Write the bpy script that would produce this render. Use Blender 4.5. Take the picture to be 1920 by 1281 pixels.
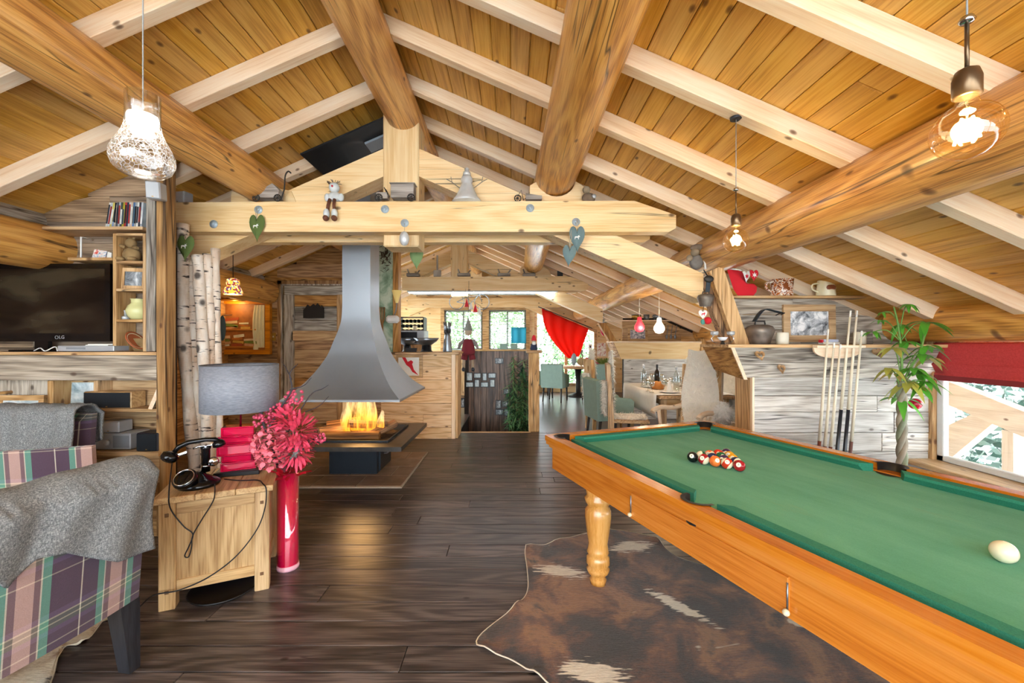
import bpy, math, random
from mathutils import Vector, Matrix
from mathutils.geometry import tessellate_polygon
for o in list(bpy.data.objects): bpy.data.objects.remove(o)
scene = bpy.context.scene
COL = scene.collection
PI = math.pi
H, F = 1.45, 780.0                      # eye height, focal length in pixels of a 1920 wide frame
# ---- camera
cam_d = bpy.data.cameras.new('camera'); cam = bpy.data.objects.new('camera', cam_d); COL.objects.link(cam)
cam.location = (0, 0, H); cam.rotation_euler = (PI/2, 0, 0)
cam_d.sensor_width = 36; cam_d.lens = F/1920*36; cam_d.clip_start = .05
scene.camera = cam
# ---- world: bright overcast daylight
w = bpy.data.worlds.new('daylight'); scene.world = w; w.use_nodes = True
bgn = w.node_tree.nodes['Background']; bgn.inputs[0].default_value = (.85, .94, 1.0, 1); bgn.inputs[1].default_value = 7.5
scene.view_settings.view_transform = 'Standard'; scene.view_settings.look = 'None'
scene.view_settings.gamma = 1; scene.view_settings.use_curve_mapping = False
scene.view_settings.exposure = 0.4
scene.cycles.use_denoising = True
scene.cycles.max_bounces = 5; scene.cycles.diffuse_bounces = 3; scene.cycles.glossy_bounces = 2; scene.cycles.transparent_max_bounces = 12
scene.cycles.caustics_reflective = False; scene.cycles.caustics_refractive = False
scene.cycles.sample_clamp_indirect = 8
scene.cycles.adaptive_threshold = .2

def W(px, py, d): return Vector(((px-960)/F*d, d, H-(py-640)/F*d))
def X(px, d): return (px-960)/F*d
def Z(py, d): return H-(py-640)/F*d
def FL(px, py):
    d = F*H/(py-640); return Vector(((px-960)/F*d, d, 0))
R = math.radians

# ---------------------------------------------------------------- mesh gather
class G:
    def __init__(s): s.v = []; s.f = []; s.sm = []; s.mi = []
    def add(s, vs, fs, smooth=False, mi=0, M=None):
        b = len(s.v)
        for p in vs: s.v.append(tuple(M @ Vector(p)) if M is not None else tuple(p))
        for f in fs: s.f.append([i+b for i in f]); s.sm.append(smooth); s.mi.append(mi)
        return s
    def box(s, x0, x1, y0, y1, z0, z1, ch=0, M=None, mi=0):
        if ch <= 0:
            vs = [(x, y, z) for x in (x0, x1) for y in (y0, y1) for z in (z0, z1)]
            return s.add(vs, [(0,1,3,2),(4,6,7,5),(0,4,5,1),(2,3,7,6),(0,2,6,4),(1,5,7,3)], M=M, mi=mi)
        c = min(ch, (x1-x0)*.45, (y1-y0)*.45, (z1-z0)*.45); vs = []; ix = {}
        lo = (x0, y0, z0); hi = (x1, y1, z1)
        for k in range(8):
            sg = [(k >> a) & 1 for a in range(3)]
            for a in range(3):
                p = [ (hi[b]-c if sg[b] else lo[b]+c) for b in range(3)]
                p[a] = hi[a] if sg[a] else lo[a]
                ix[(k, a)] = len(vs); vs.append(p)
        fs = []
        for a in range(3):
            b, d = (a+1) % 3, (a+2) % 3
            for sgn in (0, 1):
                q = [(sgn << a) | (i << b) | (j << d) for i, j in ((0,0),(1,0),(1,1),(0,1))]
                f = [ix[(k, a)] for k in q]; fs.append(f if sgn else f[::-1])
            for i in (0, 1):
                for j in (0, 1):
                    k0 = (i << b) | (j << d); k1 = k0 | (1 << a)
                    f = [ix[(k0, b)], ix[(k1, b)], ix[(k1, d)], ix[(k0, d)]]
                    fs.append(f if (i ^ j) else f[::-1])
        for k in range(8):
            f = [ix[(k, 0)], ix[(k, 1)], ix[(k, 2)]]
            fs.append(f if bin(k).count('1') % 2 else f[::-1])
        return s.add(vs, fs, M=M, mi=mi)
    def tube(s, pts, r, n=8, cap=True, M=None, mi=0, smooth=True):
        pts = [Vector(p) for p in pts]; m = len(pts)
        rr = r if isinstance(r, (list, tuple)) else [r]*m
        t0 = (pts[1]-pts[0]).normalized()
        up = Vector((0, 0, 1)) if abs(t0.z) < .9 else Vector((1, 0, 0))
        a = t0.cross(up).normalized(); vs = []
        for i, p in enumerate(pts):
            t = (pts[min(i+1, m-1)]-pts[max(i-1, 0)]).normalized()
            a = (a - t*a.dot(t)).normalized(); b = t.cross(a)
            for k in range(n):
                g = 2*PI*k/n; vs.append(p + (a*math.cos(g)+b*math.sin(g))*rr[i])
        fs = [(i*n+k, i*n+(k+1) % n, (i+1)*n+(k+1) % n, (i+1)*n+k) for i in range(m-1) for k in range(n)]
        s.add(vs, fs, smooth, mi, M)
        if cap:
            b = len(s.v)-len(vs)
            s.f.append([b+k for k in range(n)][::-1]); s.sm.append(False); s.mi.append(mi)
            s.f.append([b+(m-1)*n+k for k in range(n)]); s.sm.append(False); s.mi.append(mi)
        return s
    def lathe(s, prof, n=20, c=(0, 0, 0), M=None, mi=0, cap=True, smooth=True):
        vs = [(c[0]+r*math.cos(2*PI*k/n), c[1]+r*math.sin(2*PI*k/n), c[2]+z) for r, z in prof for k in range(n)]
        m = len(prof)
        fs = [(i*n+k, i*n+(k+1) % n, (i+1)*n+(k+1) % n, (i+1)*n+k) for i in range(m-1) for k in range(n)]
        s.add(vs, fs, smooth, mi, M); b = len(s.v)-len(vs)
        if cap:
            if prof[0][0] > 1e-5: s.f.append([b+k for k in range(n)][::-1]); s.sm.append(False); s.mi.append(mi)
            if prof[-1][0] > 1e-5: s.f.append([b+(m-1)*n+k for k in range(n)]); s.sm.append(False); s.mi.append(mi)
        return s
    def ball(s, c, r, n=14, m=8, M=None, mi=0):
        rx, ry, rz = r if isinstance(r, (list, tuple)) else (r, r, r)
        vs = [(c[0], c[1], c[2]-rz)]
        for i in range(1, m):
            t = PI*i/m
            for k in range(n):
                g = 2*PI*k/n; vs.append((c[0]+rx*math.sin(t)*math.cos(g), c[1]+ry*math.sin(t)*math.sin(g), c[2]-rz*math.cos(t)))
        vs.append((c[0], c[1], c[2]+rz)); e = len(vs)-1
        fs = [(0, 1+(k+1) % n, 1+k) for k in range(n)]
        fs += [(1+i*n+k, 1+i*n+(k+1) % n, 1+(i+1)*n+(k+1) % n, 1+(i+1)*n+k) for i in range(m-2) for k in range(n)]
        fs += [(1+(m-2)*n+k, 1+(m-2)*n+(k+1) % n, e) for k in range(n)]
        return s.add(vs, fs, True, mi, M)
    def prism(s, poly, a0, a1, plane='xz', holes=(), M=None, mi=0, smooth=False):
        """2-D outline (with holes) extruded from a0 to a1 along the axis left over"""
        loops = [list(poly)] + [list(h) for h in holes]
        flat = [p for l in loops for p in l]; N = len(flat)
        def P(p, a): return {'xz': (p[0], a, p[1]), 'xy': (p[0], p[1], a), 'yz': (a, p[0], p[1])}[plane]
        tri = tessellate_polygon([[Vector((p[0], p[1], 0)) for p in l] for l in loops])
        vs = [P(p, a0) for p in flat]+[P(p, a1) for p in flat]
        fs = []
        for t in tri:
            A, B, C_ = (flat[i] for i in t)
            ccw = (B[0]-A[0])*(C_[1]-A[1])-(B[1]-A[1])*(C_[0]-A[0]) > 0
            t = list(t) if ccw else list(t)[::-1]
            up = plane != 'xz'                # front normal side
            fs.append([i+N for i in t] if up else list(t)); fs.append(list(t)[::-1] if up else [i+N for i in t][::-1])
        if a1 < a0: fs = [f[::-1] for f in fs]
        s.add(vs, fs, False, mi, M); vb = len(s.v)-len(vs); k = 0
        for l in loops:
            n = len(l)
            for i in range(n):
                j = (i+1) % n
                s.f.append([vb+k+i, vb+k+j, vb+k+j+N, vb+k+i+N]); s.sm.append(smooth); s.mi.append(mi)
            k += n
        return s
    def surf(s, fn, nu, nv, mi=0, M=None, smooth=True, closeu=False):
        vs = [fn(i/nu, j/nv) for j in range(nv+1) for i in range(nu+1)]
        fs = [(j*(nu+1)+i, j*(nu+1)+i+1, (j+1)*(nu+1)+i+1, (j+1)*(nu+1)+i) for j in range(nv) for i in range(nu)]
        return s.add(vs, fs, smooth, mi, M)

def put(name, g, mat, parent=None, loc=None, rot=None, mods=None):
    me = bpy.data.meshes.new(name); me.from_pydata([tuple(v) for v in g.v], [], g.f)
    for m in (mat if isinstance(mat, (list, tuple)) else [mat]): me.materials.append(m)
    me.polygons.foreach_set('use_smooth', g.sm); me.polygons.foreach_set('material_index', g.mi); me.update()
    o = bpy.data.objects.new(name, me); COL.objects.link(o)
    if parent is not None: o.parent = parent
    if loc is not None: o.location = loc
    if rot is not None: o.rotation_euler = rot
    if mods: mods(o)
    return o
def inst(name, me, parent=None, loc=None, rot=None, scale=None):
    o = bpy.data.objects.new(name, me); COL.objects.link(o)
    if parent is not None: o.parent = parent
    if loc is not None: o.location = loc
    if rot is not None: o.rotation_euler = rot
    if scale is not None: o.scale = scale
    return o
def tag(o, label, cat, group=None, kind=None):
    o['label'] = label; o['category'] = cat
    if group: o['group'] = group
    if kind: o['kind'] = kind
    return o
def thing(name, label, cat, loc=(0, 0, 0), rz=0, group=None):
    o = bpy.data.objects.new(name, None); COL.objects.link(o); o.empty_display_size = .1
    o.location = loc; o.rotation_euler = (0, 0, rz)
    return tag(o, label, cat, group)
def struct(o): o['kind'] = 'structure'; return o
def frame(name):
    o = bpy.data.objects.new(name, None); COL.objects.link(o); return struct(o)
def kids(o): return [c for c in bpy.data.objects if c.parent == o]
def copy_tree(o, loc=None, rz=None, label=None, parent=None):
    c = o.copy(); COL.objects.link(c); c.parent = parent
    if loc is not None: c.location = loc
    if rz is not None: c.rotation_euler = (0, 0, rz)
    if label: c['label'] = label
    for k in kids(o): copy_tree(k, parent=c)
    return c
def solid(t, off=0):
    def f(o): m = o.modifiers.new('thick', 'SOLIDIFY'); m.thickness = t; m.offset = off
    return f
def rot(ax, a): return Matrix.Rotation(a, 4, ax)
def mv(x, y, z): return Matrix.Translation((x, y, z))
def heart(w, h, n=24):
    pts = []
    for i in range(n):
        t = 2*PI*i/n
        x = 16*math.sin(t)**3; y = 13*math.cos(t)-5*math.cos(2*t)-2*math.cos(3*t)-math.cos(4*t)
        pts.append((x/32*w, (y+2.5)/29*h))
    return pts[::-1]
def circ(r, n=16, c=(0, 0), a0=0): return [(c[0]+r*math.cos(a0+2*PI*i/n), c[1]+r*math.sin(a0+2*PI*i/n)) for i in range(n)]
def rect(x0, x1, y0, y1): return [(x0, y0), (x1, y0), (x1, y1), (x0, y1)]

# ---------------------------------------------------------------- materials
def hexc(h):
    c = [int(h[i:i+2], 16)/255 for i in (0, 2, 4)]
    return tuple([x/12.92 if x <= .04045 else ((x+.055)/1.055)**2.4 for x in c]+[1])
class N:
    def __init__(s, name):
        s.m = bpy.data.materials.new(name); s.m.use_nodes = True; s.t = s.m.node_tree
        s.b = s.t.nodes['Principled BSDF']; s.out = s.t.nodes['Material Output']
    def n(s, typ, **k):
        nd = s.t.nodes.new('ShaderNode'+typ)
        for a, v in k.items():
            if a.startswith('i_'):
                key = a[2:]; key = int(key) if key.isdigit() else key.replace('_', ' ')
                if isinstance(v, bpy.types.NodeSocket): s.t.links.new(v, nd.inputs[key])
                else: nd.inputs[key].default_value = v
            else: setattr(nd, a, v)
        return nd
    def l(s, a, b): s.t.links.new(a, b)
    def math(s, op, a, b=0.0, c=0.0): return s.n('Math', operation=op, i_0=a, i_1=b, i_2=c).outputs[0]
    def ramp(s, fac, stops, interp='LINEAR'):
        r = s.n('ValToRGB', i_0=fac); e = r.color_ramp; e.interpolation = interp
        while len(e.elements) < len(stops): e.elements.new(.5)
        for k, (p, c) in enumerate(stops): e.elements[k].position = p; e.elements[k].color = hexc(c) if isinstance(c, str) else (c, c, c, 1)
        return r.outputs[0]
    def mix(s, fac, a, b, blend='MIX'):
        m = s.n('Mix', data_type='RGBA', blend_type=blend)
        for k, v in ((0, fac), (6, a), (7, b)):
            if isinstance(v, bpy.types.NodeSocket): s.l(v, m.inputs[k])
            else: m.inputs[k].default_value = hexc(v) if isinstance(v, str) else v
        return m.outputs[2]
    def coord(s, scale=(1, 1, 1), rnd=0, kind='Object'):
        tc = s.n('TexCoord').outputs[kind]
        if rnd:
            r = s.n('ObjectInfo').outputs['Random']
            v = s.n('CombineXYZ', i_0=s.math('MULTIPLY', r, rnd), i_1=s.math('MULTIPLY', r, rnd*.73), i_2=s.math('MULTIPLY', r, rnd*.41)).outputs[0]
            tc = s.n('VectorMath', operation='ADD', i_0=tc, i_1=v).outputs[0]
        return s.n('Mapping', i_0=tc, i_Scale=scale).outputs[0]
    def noise(s, vec, scale=1, detail=3, rough=.5, dist=0): return s.n('TexNoise', i_Vector=vec, i_Scale=scale, i_Detail=detail, i_Roughness=rough, i_Distortion=dist).outputs[0]
    def set(s, **k):
        for a, v in k.items():
            i = s.b.inputs[a.replace('_', ' ')]
            if isinstance(v, bpy.types.NodeSocket): s.l(v, i)
            elif isinstance(v, str): i.default_value = hexc(v)
            else: i.default_value = v
        return s
    def bump(s, h, strength=.3, dist=.01):
        s.l(s.n('Bump', i_Height=h, i_Strength=strength, i_Distance=dist).outputs[0], s.b.inputs['Normal'])
_cache = {}
def plain(name, col, rough=.5, metal=0, trans=0, emit=None, es=0, alpha=1, spec=.5, var=0, ior=1.45, sheen=0):
    if name in _cache: return _cache[name]
    k = N(name)
    k.set(Roughness=rough, Metallic=metal, IOR=ior, Alpha=alpha)
    k.b.inputs['Specular IOR Level'].default_value = spec
    n = k.noise(k.coord(rnd=9), 14, 1.5, .6)
    k.set(Base_Color=k.mix(1.0, col, k.ramp(n, [(.25, 1-var if var else .94), (.75, 1.0)]), 'MULTIPLY'))
    if trans: k.b.inputs['Transmission Weight'].default_value = trans
    if sheen: k.b.inputs['Sheen Weight'].default_value = sheen
    if emit: k.set(Emission_Color=emit); k.b.inputs['Emission Strength'].default_value = es; k.m.cycles.emission_sampling = 'AUTO' if name == 'strip_emit' else 'NONE'
    _cache[name] = k.m; return k.m
def wood(name, light, mid, dark, axis='X', rough=.55, knots=.5, grain=1.0, cracks=0, knot='5a3114', var=.22, bump=.25, coat=0, size=1.0):
    key = (name, axis)
    if key in _cache: return _cache[key]
    k = N(name+'_'+axis.lower())
    perm = {'X': (0, 1, 2), 'Y': (1, 0, 2), 'Z': (2, 1, 0)}[axis]
    def sc(al, ac):
        v = [ac, ac, ac]; v[perm[0]] = al; return tuple(x/size for x in v)
    n1 = k.noise(k.coord(sc(.55, 4.2), 31), 1, 1, .5)
    rings = k.math('SINE', k.math('MULTIPLY', n1, 46*grain))
    fine = k.noise(k.coord(sc(2.5, 70), 17), 1, 1.5, .6)
    low = k.noise(k.coord(sc(.8, 2.4), 23), 1, 1, .55)
    fine2 = k.noise(k.coord(sc(7, 190), 29), 1, .5, .6)
    f = k.math('ADD', k.math('MULTIPLY', rings, .085), k.math('ADD', k.math('MULTIPLY', fine, .45), k.math('ADD', k.math('MULTIPLY', fine2, .30), k.math('MULTIPLY', low, .25))))
    col = k.ramp(f, [(.31, dark), (.48, mid), (.64, light)])
    rnd = k.n('ObjectInfo').outputs['Random']
    hsv = k.n('HueSaturation', i_Color=col, i_Value=k.n('MapRange', i_0=k.math('FRACT', k.math('MULTIPLY', rnd, 7.31)), i_3=1-var, i_4=1+var*.55).outputs[0],
              i_Saturation=k.n('MapRange', i_0=k.math('FRACT', k.math('MULTIPLY', rnd, 3.17)), i_3=1-var*.6, i_4=1+var*.4).outputs[0])
    col = hsv.outputs[0]
    if knots:
        sp_ = k.n('SeparateXYZ', i_0=k.coord((1, 1, 1), 13)).outputs
        oth = [q for q in range(3) if q != perm[0]]
        vo = k.n('TexVoronoi', voronoi_dimensions='2D', i_Vector=k.n('CombineXYZ', i_0=k.math('MULTIPLY', sp_[perm[0]], 3.1), i_1=k.math('MULTIPLY', k.math('ADD', sp_[oth[0]], sp_[oth[1]]), 5.5)).outputs[0], i_Scale=1.0, i_Randomness=1.0)
        kn = k.ramp(vo.outputs['Distance'], [(.02, 1.0), (.035+.03*knots, .8), (.06+.06*knots, 0.0)])
        pick = k.math('GREATER_THAN', k.n('SeparateColor', i_0=vo.outputs['Color']).outputs[0], 1-.55*knots)
        col = k.mix(k.math('MULTIPLY', k.math('MULTIPLY', kn, pick), .85), col, knot)
    if cracks:
        cr = k.noise(k.coord(sc(.5, 13), 19), 1, 1, .5)
        cm = k.ramp(k.math('ABSOLUTE', k.math('SUBTRACT', cr, .5)), [(0, 1.0), (.012*cracks, .5), (.022*cracks, 0.0)])
        ms = k.ramp(k.noise(k.coord(sc(.8, 2), 5), 1, 0), [(.5, 0.0), (.56, 1.0)])
        cm = k.math('MULTIPLY', cm, ms)
        col = k.mix(k.math('MULTIPLY', cm, .85), col, '1c0f08')
    k.set(Base_Color=col, Roughness=rough)
    if coat: k.b.inputs['Coat Weight'].default_value = coat; k.b.inputs['Coat Roughness'].default_value = .15
    if bump > .3: k.bump(fine, bump, .004)
    _cache[key] = k.m; return k.m
def honey(ax): return wood('honey_ceiling_pine', 'e8b558', 'dba244', 'c08832', ax, .5, .5, .8, var=.08)
def pale(ax): return wood('pale_planed_pine', 'f8e2c6', 'f3d6b4', 'e8c49c', ax, .55, .35, .7, var=.10, bump=.12)
def pine(ax): return wood('knotty_white_pine', 'f6d8a6', 'f0cb92', 'e4b87a', ax, .5, .7, .7, cracks=.25, var=.08, bump=.12)
def logw(ax): return wood('varnished_log', 'e9b260', 'd69848', 'a86e30', ax, .38, .6, 1.0, cracks=.7, var=.10, bump=.35, size=.85, coat=.15)
def grey(ax): return wood('weathered_grey_barn_wood', 'cfc6b8', 'ab9f90', '6f6459', ax, .7, .45, 1.2, cracks=1.2, knot='3a2d24', var=.30, size=.65)
def whitegrey(ax): return wood('silvered_barn_wood', 'dedad3', 'c6c0b7', '9c938a', ax, .7, .4, 1.2, cracks=.9, knot='5c5048', var=.24, size=.65)
def brown(ax): return wood('brown_barn_wood', 'c89a63', 'aa7a46', '70482a', ax, .62, .6, 1.2, cracks=1.0, var=.25, size=.7)
def tan(ax): return wood('tan_aged_spruce', 'dcb684', 'c69c68', '946b41', ax, .6, .5, 1.1, cracks=.6, var=.16, size=.7)
def oak(ax): return wood('light_oak', 'dcb888', 'cba574', 'a47c50', ax, .42, .25, .9, var=.12, size=.6)
def orange(ax): return wood('orange_varnished_wood', 'd98a35', 'd07c26', 'b9661a', ax, .25, 0, .5, var=.04, bump=.04, coat=.5)
def darkfl(ax): return wood('dark_stained_oak', '6e5f59', '493d39', '271f1d', ax, .34, .25, 1.1, cracks=.5, knot='150d0a', var=.22, bump=.2, size=.7)
def darkpl(ax): return wood('dark_stair_plank', '8a6a55', '5d4638', '33231b', ax, .4, .3, 1.0, var=.3)
def blackm(): return plain('black_satin', '14151a', .4)
def steel(): return plain('brushed_grey_steel', '8b929a', .34, .85)
def dgrey(): return plain('dark_grey_metal', '3b4048', .5, .4)
def white(): return plain('white_matte', 'f0efec', .6)
def cream(): return plain('cream_ceramic', 'e8dcb8', .35)
def redm(): return plain('red_felt', 'd42536', .8)
def greenf(): return plain('green_felt', '6e8c4c', .9)
def thin(name, tint='ffffff', refl=.10, rough=.02):
    if name in _cache: return _cache[name]
    k = N(name); lw = k.n('LayerWeight', i_0=.25).outputs['Facing']
    mx = k.n('MixShader', i_0=k.math('ADD', k.math('MULTIPLY', k.math('POWER', lw, 2.0), .6), refl))
    k.l(k.n('BsdfTransparent', i_Color=hexc(tint)).outputs[0], mx.inputs[1]); k.l(k.n('BsdfGlossy', i_Color=(1, 1, 1, 1), i_Roughness=rough).outputs[0], mx.inputs[2])
    k.l(mx.outputs[0], k.out.inputs[0]); _cache[name] = k.m; return k.m
def glass(): return thin('clear_thin_glass', 'f4faf8', .08)
def gold(): return plain('brass', 'b98f45', .35, .9)
def blond(ax): return wood('blond_spruce_boards', 'efd0a6', 'e3bd8c', 'c2935f', ax, .6, .6, 1.1, cracks=.5, var=.12, size=.7)
ORD = ['first', 'second', 'third', 'fourth', 'fifth', 'sixth', 'seventh', 'eighth', 'ninth', 'tenth', 'eleventh', 'twelfth', 'thirteenth', 'fourteenth', 'fifteenth', 'sixteenth', 'seventeenth', 'eighteenth']
def whitewash(ax): return wood('whitewashed_timber', 'f4eee4', 'ebe3d7', 'dacfc0', ax, .7, .3, .8, var=.06)
def paper(): return plain('paper_white', 'f3f1ea', .8)
def silver(): return plain('silver_plastic', 'b9bdc2', .35, .3)
# ================================================================ roof
XR, ZP, PT = -.95, 3.685, .44                 # ridge x, plank height at ridge, pitch
ZU = ZP-.12
PA = math.atan(PT)
Y0, Y1 = -2.4, 12.0
XL, XE = -4.3, 3.95                           # eaves
def roof(x): return ZP-PT*abs(x-XR)
random.seed(4)
ceiling = struct(put('ceiling', G().prism([(XL, roof(XL)+.03), (XR, ZP+.03), (XE, roof(XE)+.03), (XE, roof(XE)+.2), (XR, ZP+.22), (XL, roof(XL)+.2)], Y0, Y1), plain('roof_backing', '2a1a0c', .8)))
def slope_piece(name, g_or_me, mat, x, y, z, side, parent):
    o = g_or_me
    return o
pw = .118
meshes = {}
def plank_mesh(L, wd, t, mat, ch=.004, key=None):
    key = (round(L, 3), round(wd, 3), t, mat.name)
    if key not in meshes:
        g = G().box(-L/2, L/2, -wd/2, wd/2, -t/2, t/2, ch)
        me = bpy.data.meshes.new('plank'); me.from_pydata([tuple(v) for v in g.v], [], g.f); me.materials.append(mat); me.update()
        meshes[key] = me
    return meshes[key]
sw = pw/math.cos(PA)
for side in (-1, 1):
    xe = XL if side < 0 else XE
    n = int(abs(xe-XR)/pw)
    for i in range(n):
        xm = XR+side*(i+.5)*pw
        cuts = [Y0, Y0+2.2+random.random()*2.6, Y0+6.4+random.random()*2.8, Y1]
        for a, b in zip(cuts, cuts[1:]):
            L = round((b-a)*4)/4; 
            me = plank_mesh(b-a-.003, sw-.0035, .022, honey('X'), .005)
            o = inst('ceiling_plank', me, ceiling, (xm, (a+b)/2, roof(xm)+.011))
            o.rotation_euler = Matrix.Rotation(side*PA, 3, 'Y').to_euler() if False else (Matrix.Rotation(side*PA, 3, 'Y') @ Matrix.Rotation(PI/2, 3, 'Z')).to_euler()
raf = [2.23+.622*k for k in range(-7, 16)]
for side in (-1, 1):
    xe = XL if side < 0 else XE
    L = abs(xe-XR)/math.cos(PA)
    xm = (xe+XR)/2; zm = roof(xm)-.06
    g = G().box(-L/2, L/2, -.04, .04, -.055, .055, .004)
    me = None
    for d in raf:
        if me is None:
            o = put('rafter', g, pale('X'), ceiling); me = o.data
        else: o = inst('rafter', me, ceiling)
        o.location = (xm, d-.04, zm); o.rotation_euler = (0, side*PA, 0)
# round purlin logs running the whole length of the roof
def log(name, x, z, r, y0, y1, seed, parent, mat=None, label=None, n=28):
    random.seed(seed); ph = [random.random()*6 for _ in range(6)]
    pts = []; m = int((y1-y0)/.3)
    g = G()
    def fn(u, v):
        y = y0+(y1-y0)*v; a = 2*PI*u
        rr = r*(1+.025*math.sin(2*a+ph[0]+y*.3)+.015*math.sin(3*a+ph[1]+y*1.1)+.012*math.sin(y*2.1+ph[2]))
        return (x+.015*math.sin(y*.8+ph[3])+rr*math.cos(a), y, z+.012*math.sin(y*.7+ph[4])+rr*math.sin(a))
    g.surf(lambda u, v: fn(1-u, v), n, m)
    for v in (0, 1):
        c = [fn(k/n, v) for k in range(n)]
        g.add(c, [list(range(n)) if v == 0 else list(range(n))[::-1]])
    return put(name, g, mat or logw('Y'), parent)
log('purlin_log', XR-.01, 3.50, .155, Y0, Y1, 1, ceiling)
log('purlin_log', .40, 2.93, .18, Y0, Y1, 2, ceiling)
log('purlin_log', 1.89, 2.26, .175, Y0, Y1, 3, ceiling)
log('purlin_log', -2.28, 2.87, .17, Y0, 6.2, 4, ceiling)
log('purlin_log', -3.62, 2.17, .17, Y0, 6.2, 5, ceiling)
log('purlin_log', -3.80, 2.37, .12, Y0, 6.2, 15, ceiling, grey('Y'))
log('purlin_log', 3.60, 1.60, .16, Y0, 3.86, 6, ceiling)
log('purlin_log', 3.62, 1.58, .15, 3.98, Y1, 16, ceiling)
put('eave_board', G().box(3.50, 3.56, Y0, 3.9, 1.72, 1.86), pale('Y'), ceiling)
# black flue heat shield under the left slope beside the ridge
hs = tag(put('heat_shield', G().box(-.46, .46, -.42, .42, -.008, .008, .003), plain('black_steel_sheet', '25272b', .45, .5), None,
    (-1.48, 4.15, roof(-1.48)-.135), (0, -PA, 0)), 'black sheet metal heat shield under the rafters above the flue', 'heat shield')
put('vent_box', G().box(.08, .34, -.2, -.02, -.03, -.008, .003), plain('grey_vent', '8a9098', .5), hs)

# ================================================================ trusses
def truss(nm, label, d, parts_full=True, xl=-2.95, led=False):
    t = thing(nm, label, 'truss', (0, d, 0))
    def tie(y0, y1, xr):
        return G().prism([(xl, 2.40), (xr-.06, 2.40), (xr, 2.43), (xr, 2.545), (xr-.36, 2.668), (xl, 2.655)], y0, y1)
    put('tie_beam', tie(0, .12, 1.42), pine('X'), t)
    put('tie_beam', tie(.38, .50, 1.32), pine('X'), t)
    put('king_post', G().box(-1.155, -.835, .12, .38, 2.30, 3.50, .012), pine('Z'), t)
    zt = lambda x: 3.175-.44*abs(x+.995)+.08
    for s in (-1, 1):
        if s > 0: poly = [(-.835, zt(-.835)-.25), (1.72, zt(1.72)-.25), (1.72, zt(1.72)), (-.835, zt(-.835))]
        else: poly = [(xl, zt(xl)-.25), (-1.155, zt(-1.155)-.25), (-1.155, zt(-1.155)), (xl, zt(xl))]
        put('principal_rafter', G().prism(poly, .14, .36), pine('X'), t)
    for x, z, r in ((.40, 2.93, .18), (-2.28, 2.87, .17)):
        arc = [(x+r*math.cos(a), z+r*math.sin(a)) for a in [PI+.25+(PI-.5)*k/10 for k in range(11)]]
        put('saddle_block', G().prism([(x-.24, 2.66), (x+.36, 2.66), (x+.30, 2.80)]+arc[::-1]+[(x-.24, z-.08)], .13, .37), pine('X'), t)
    return t
tr1 = truss('roof_truss', 'nearest knotty pine roof truss with steel bolts and hanging hearts', 3.6)
bolt_g = G().lathe([(.0, 0), (.035, 0), (.035, .005), (.0, .006)], 18, M=rot('X', PI/2)).lathe([(.015, .005), (.015, .016), (.0, .016)], 6, M=rot('X', PI/2))
bm = plain('galvanised_steel', 'b4c3cd', .4, .2)
bo = None
for px, py in ((401, 420), (485, 393), (722, 392), (759, 418), (994, 390), (1080, 416)):
    p = W(px, py, 3.6)
    if bo is None: bo = put('bolt', bolt_g, bm, tr1, (p.x, 0, p.z)); bme = bo.data
    else: inst('bolt', bme, tr1, (p.x, 0, p.z))
tr2 = truss('roof_truss', 'second pine roof truss with a lit strip beneath, above the stairwell', 7.75, xl=-2.05)
tr3 = truss('roof_truss', 'farthest roof truss above the kitchen windows', 11.55, xl=-2.9)
# light strip and soffit under the second truss
ls = thing('strip_light', 'long white strip light under the second roof truss', 'light', (-.5, 7.74, 2.36))
put('housing', G().box(-1.45, 1.35, 0, .5, .012, .035), plain('strip_housing', 'c8cdd0', .4), ls)
put('tube', G().tube([(-1.42, .02, 0), (1.3, .02, 0)], .011, 8), plain('strip_emit', 'ffffff', .5, emit='e8f4ff', es=40), ls)

# ================================================================ floor
floor = struct(put('floor', G().box(XL, -.85, Y0, 12, -.08, -.022).box(-.85, .30, Y0, 6.66, -.08, -.022).box(.30, 4.2, Y0, 12, -.08, -.022), plain('subfloor', '1d1512', .9)))
random.seed(11)
y = 1.0; row = 0
def lay(x0, x1, y0, y1):
    x = x0-random.random()*1.4
    while x < x1:
        L = 1.7+random.random()*1.3
        a, b = max(x, x0), min(x+L, x1)
        if b-a > .05:
            me = plank_mesh(b-a-.003, y1-y0-.004, .022, darkfl('X'), .003)
            inst('floor_plank', me, floor, ((a+b)/2, (y0+y1)/2, -.011))
        x += L
while y < 6.62:
    wd = .158 if row % 3 else .175
    y2 = min(y+wd, 6.65)
    lay(XL+.1, 3.7, y, y2); y = y2; row += 1
def floor_mat():
    k = N('far_floor_boards'); v = k.coord((1, 1, 1))
    b = k.n('TexBrick', i_Vector=v, i_Color1=hexc('54433a'), i_Color2=hexc('3c2f29'), i_Mortar=hexc('120c0a'), i_Scale=1.0)
    b.inputs['Mortar Size'].default_value = .004; b.inputs['Brick Width'].default_value = 1.9; b.inputs['Row Height'].default_value = .16
    n = k.noise(k.coord((1.5, 40, 40)), 1, 3)
    k.set(Base_Color=k.mix(.5, b.outputs[0], k.mix(n, '2e231e', '6b584c')), Roughness=.3); return k.m
fm = floor_mat()
put('floor_far_boards', G().box(XL, -.85, 6.65, 12, -.022, 0).box(.30, 4.2, 6.65, 12, -.022, 0).box(3.7, 4.2, 1, 6.65, -.022, 0).box(XL, 4.2, Y0, 1.0, -.022, 0), fm, floor)
put('stair_nosing', G().box(-.85, .30, 6.62, 6.68, -.05, .004, .004), tan('X'), floor)

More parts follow.
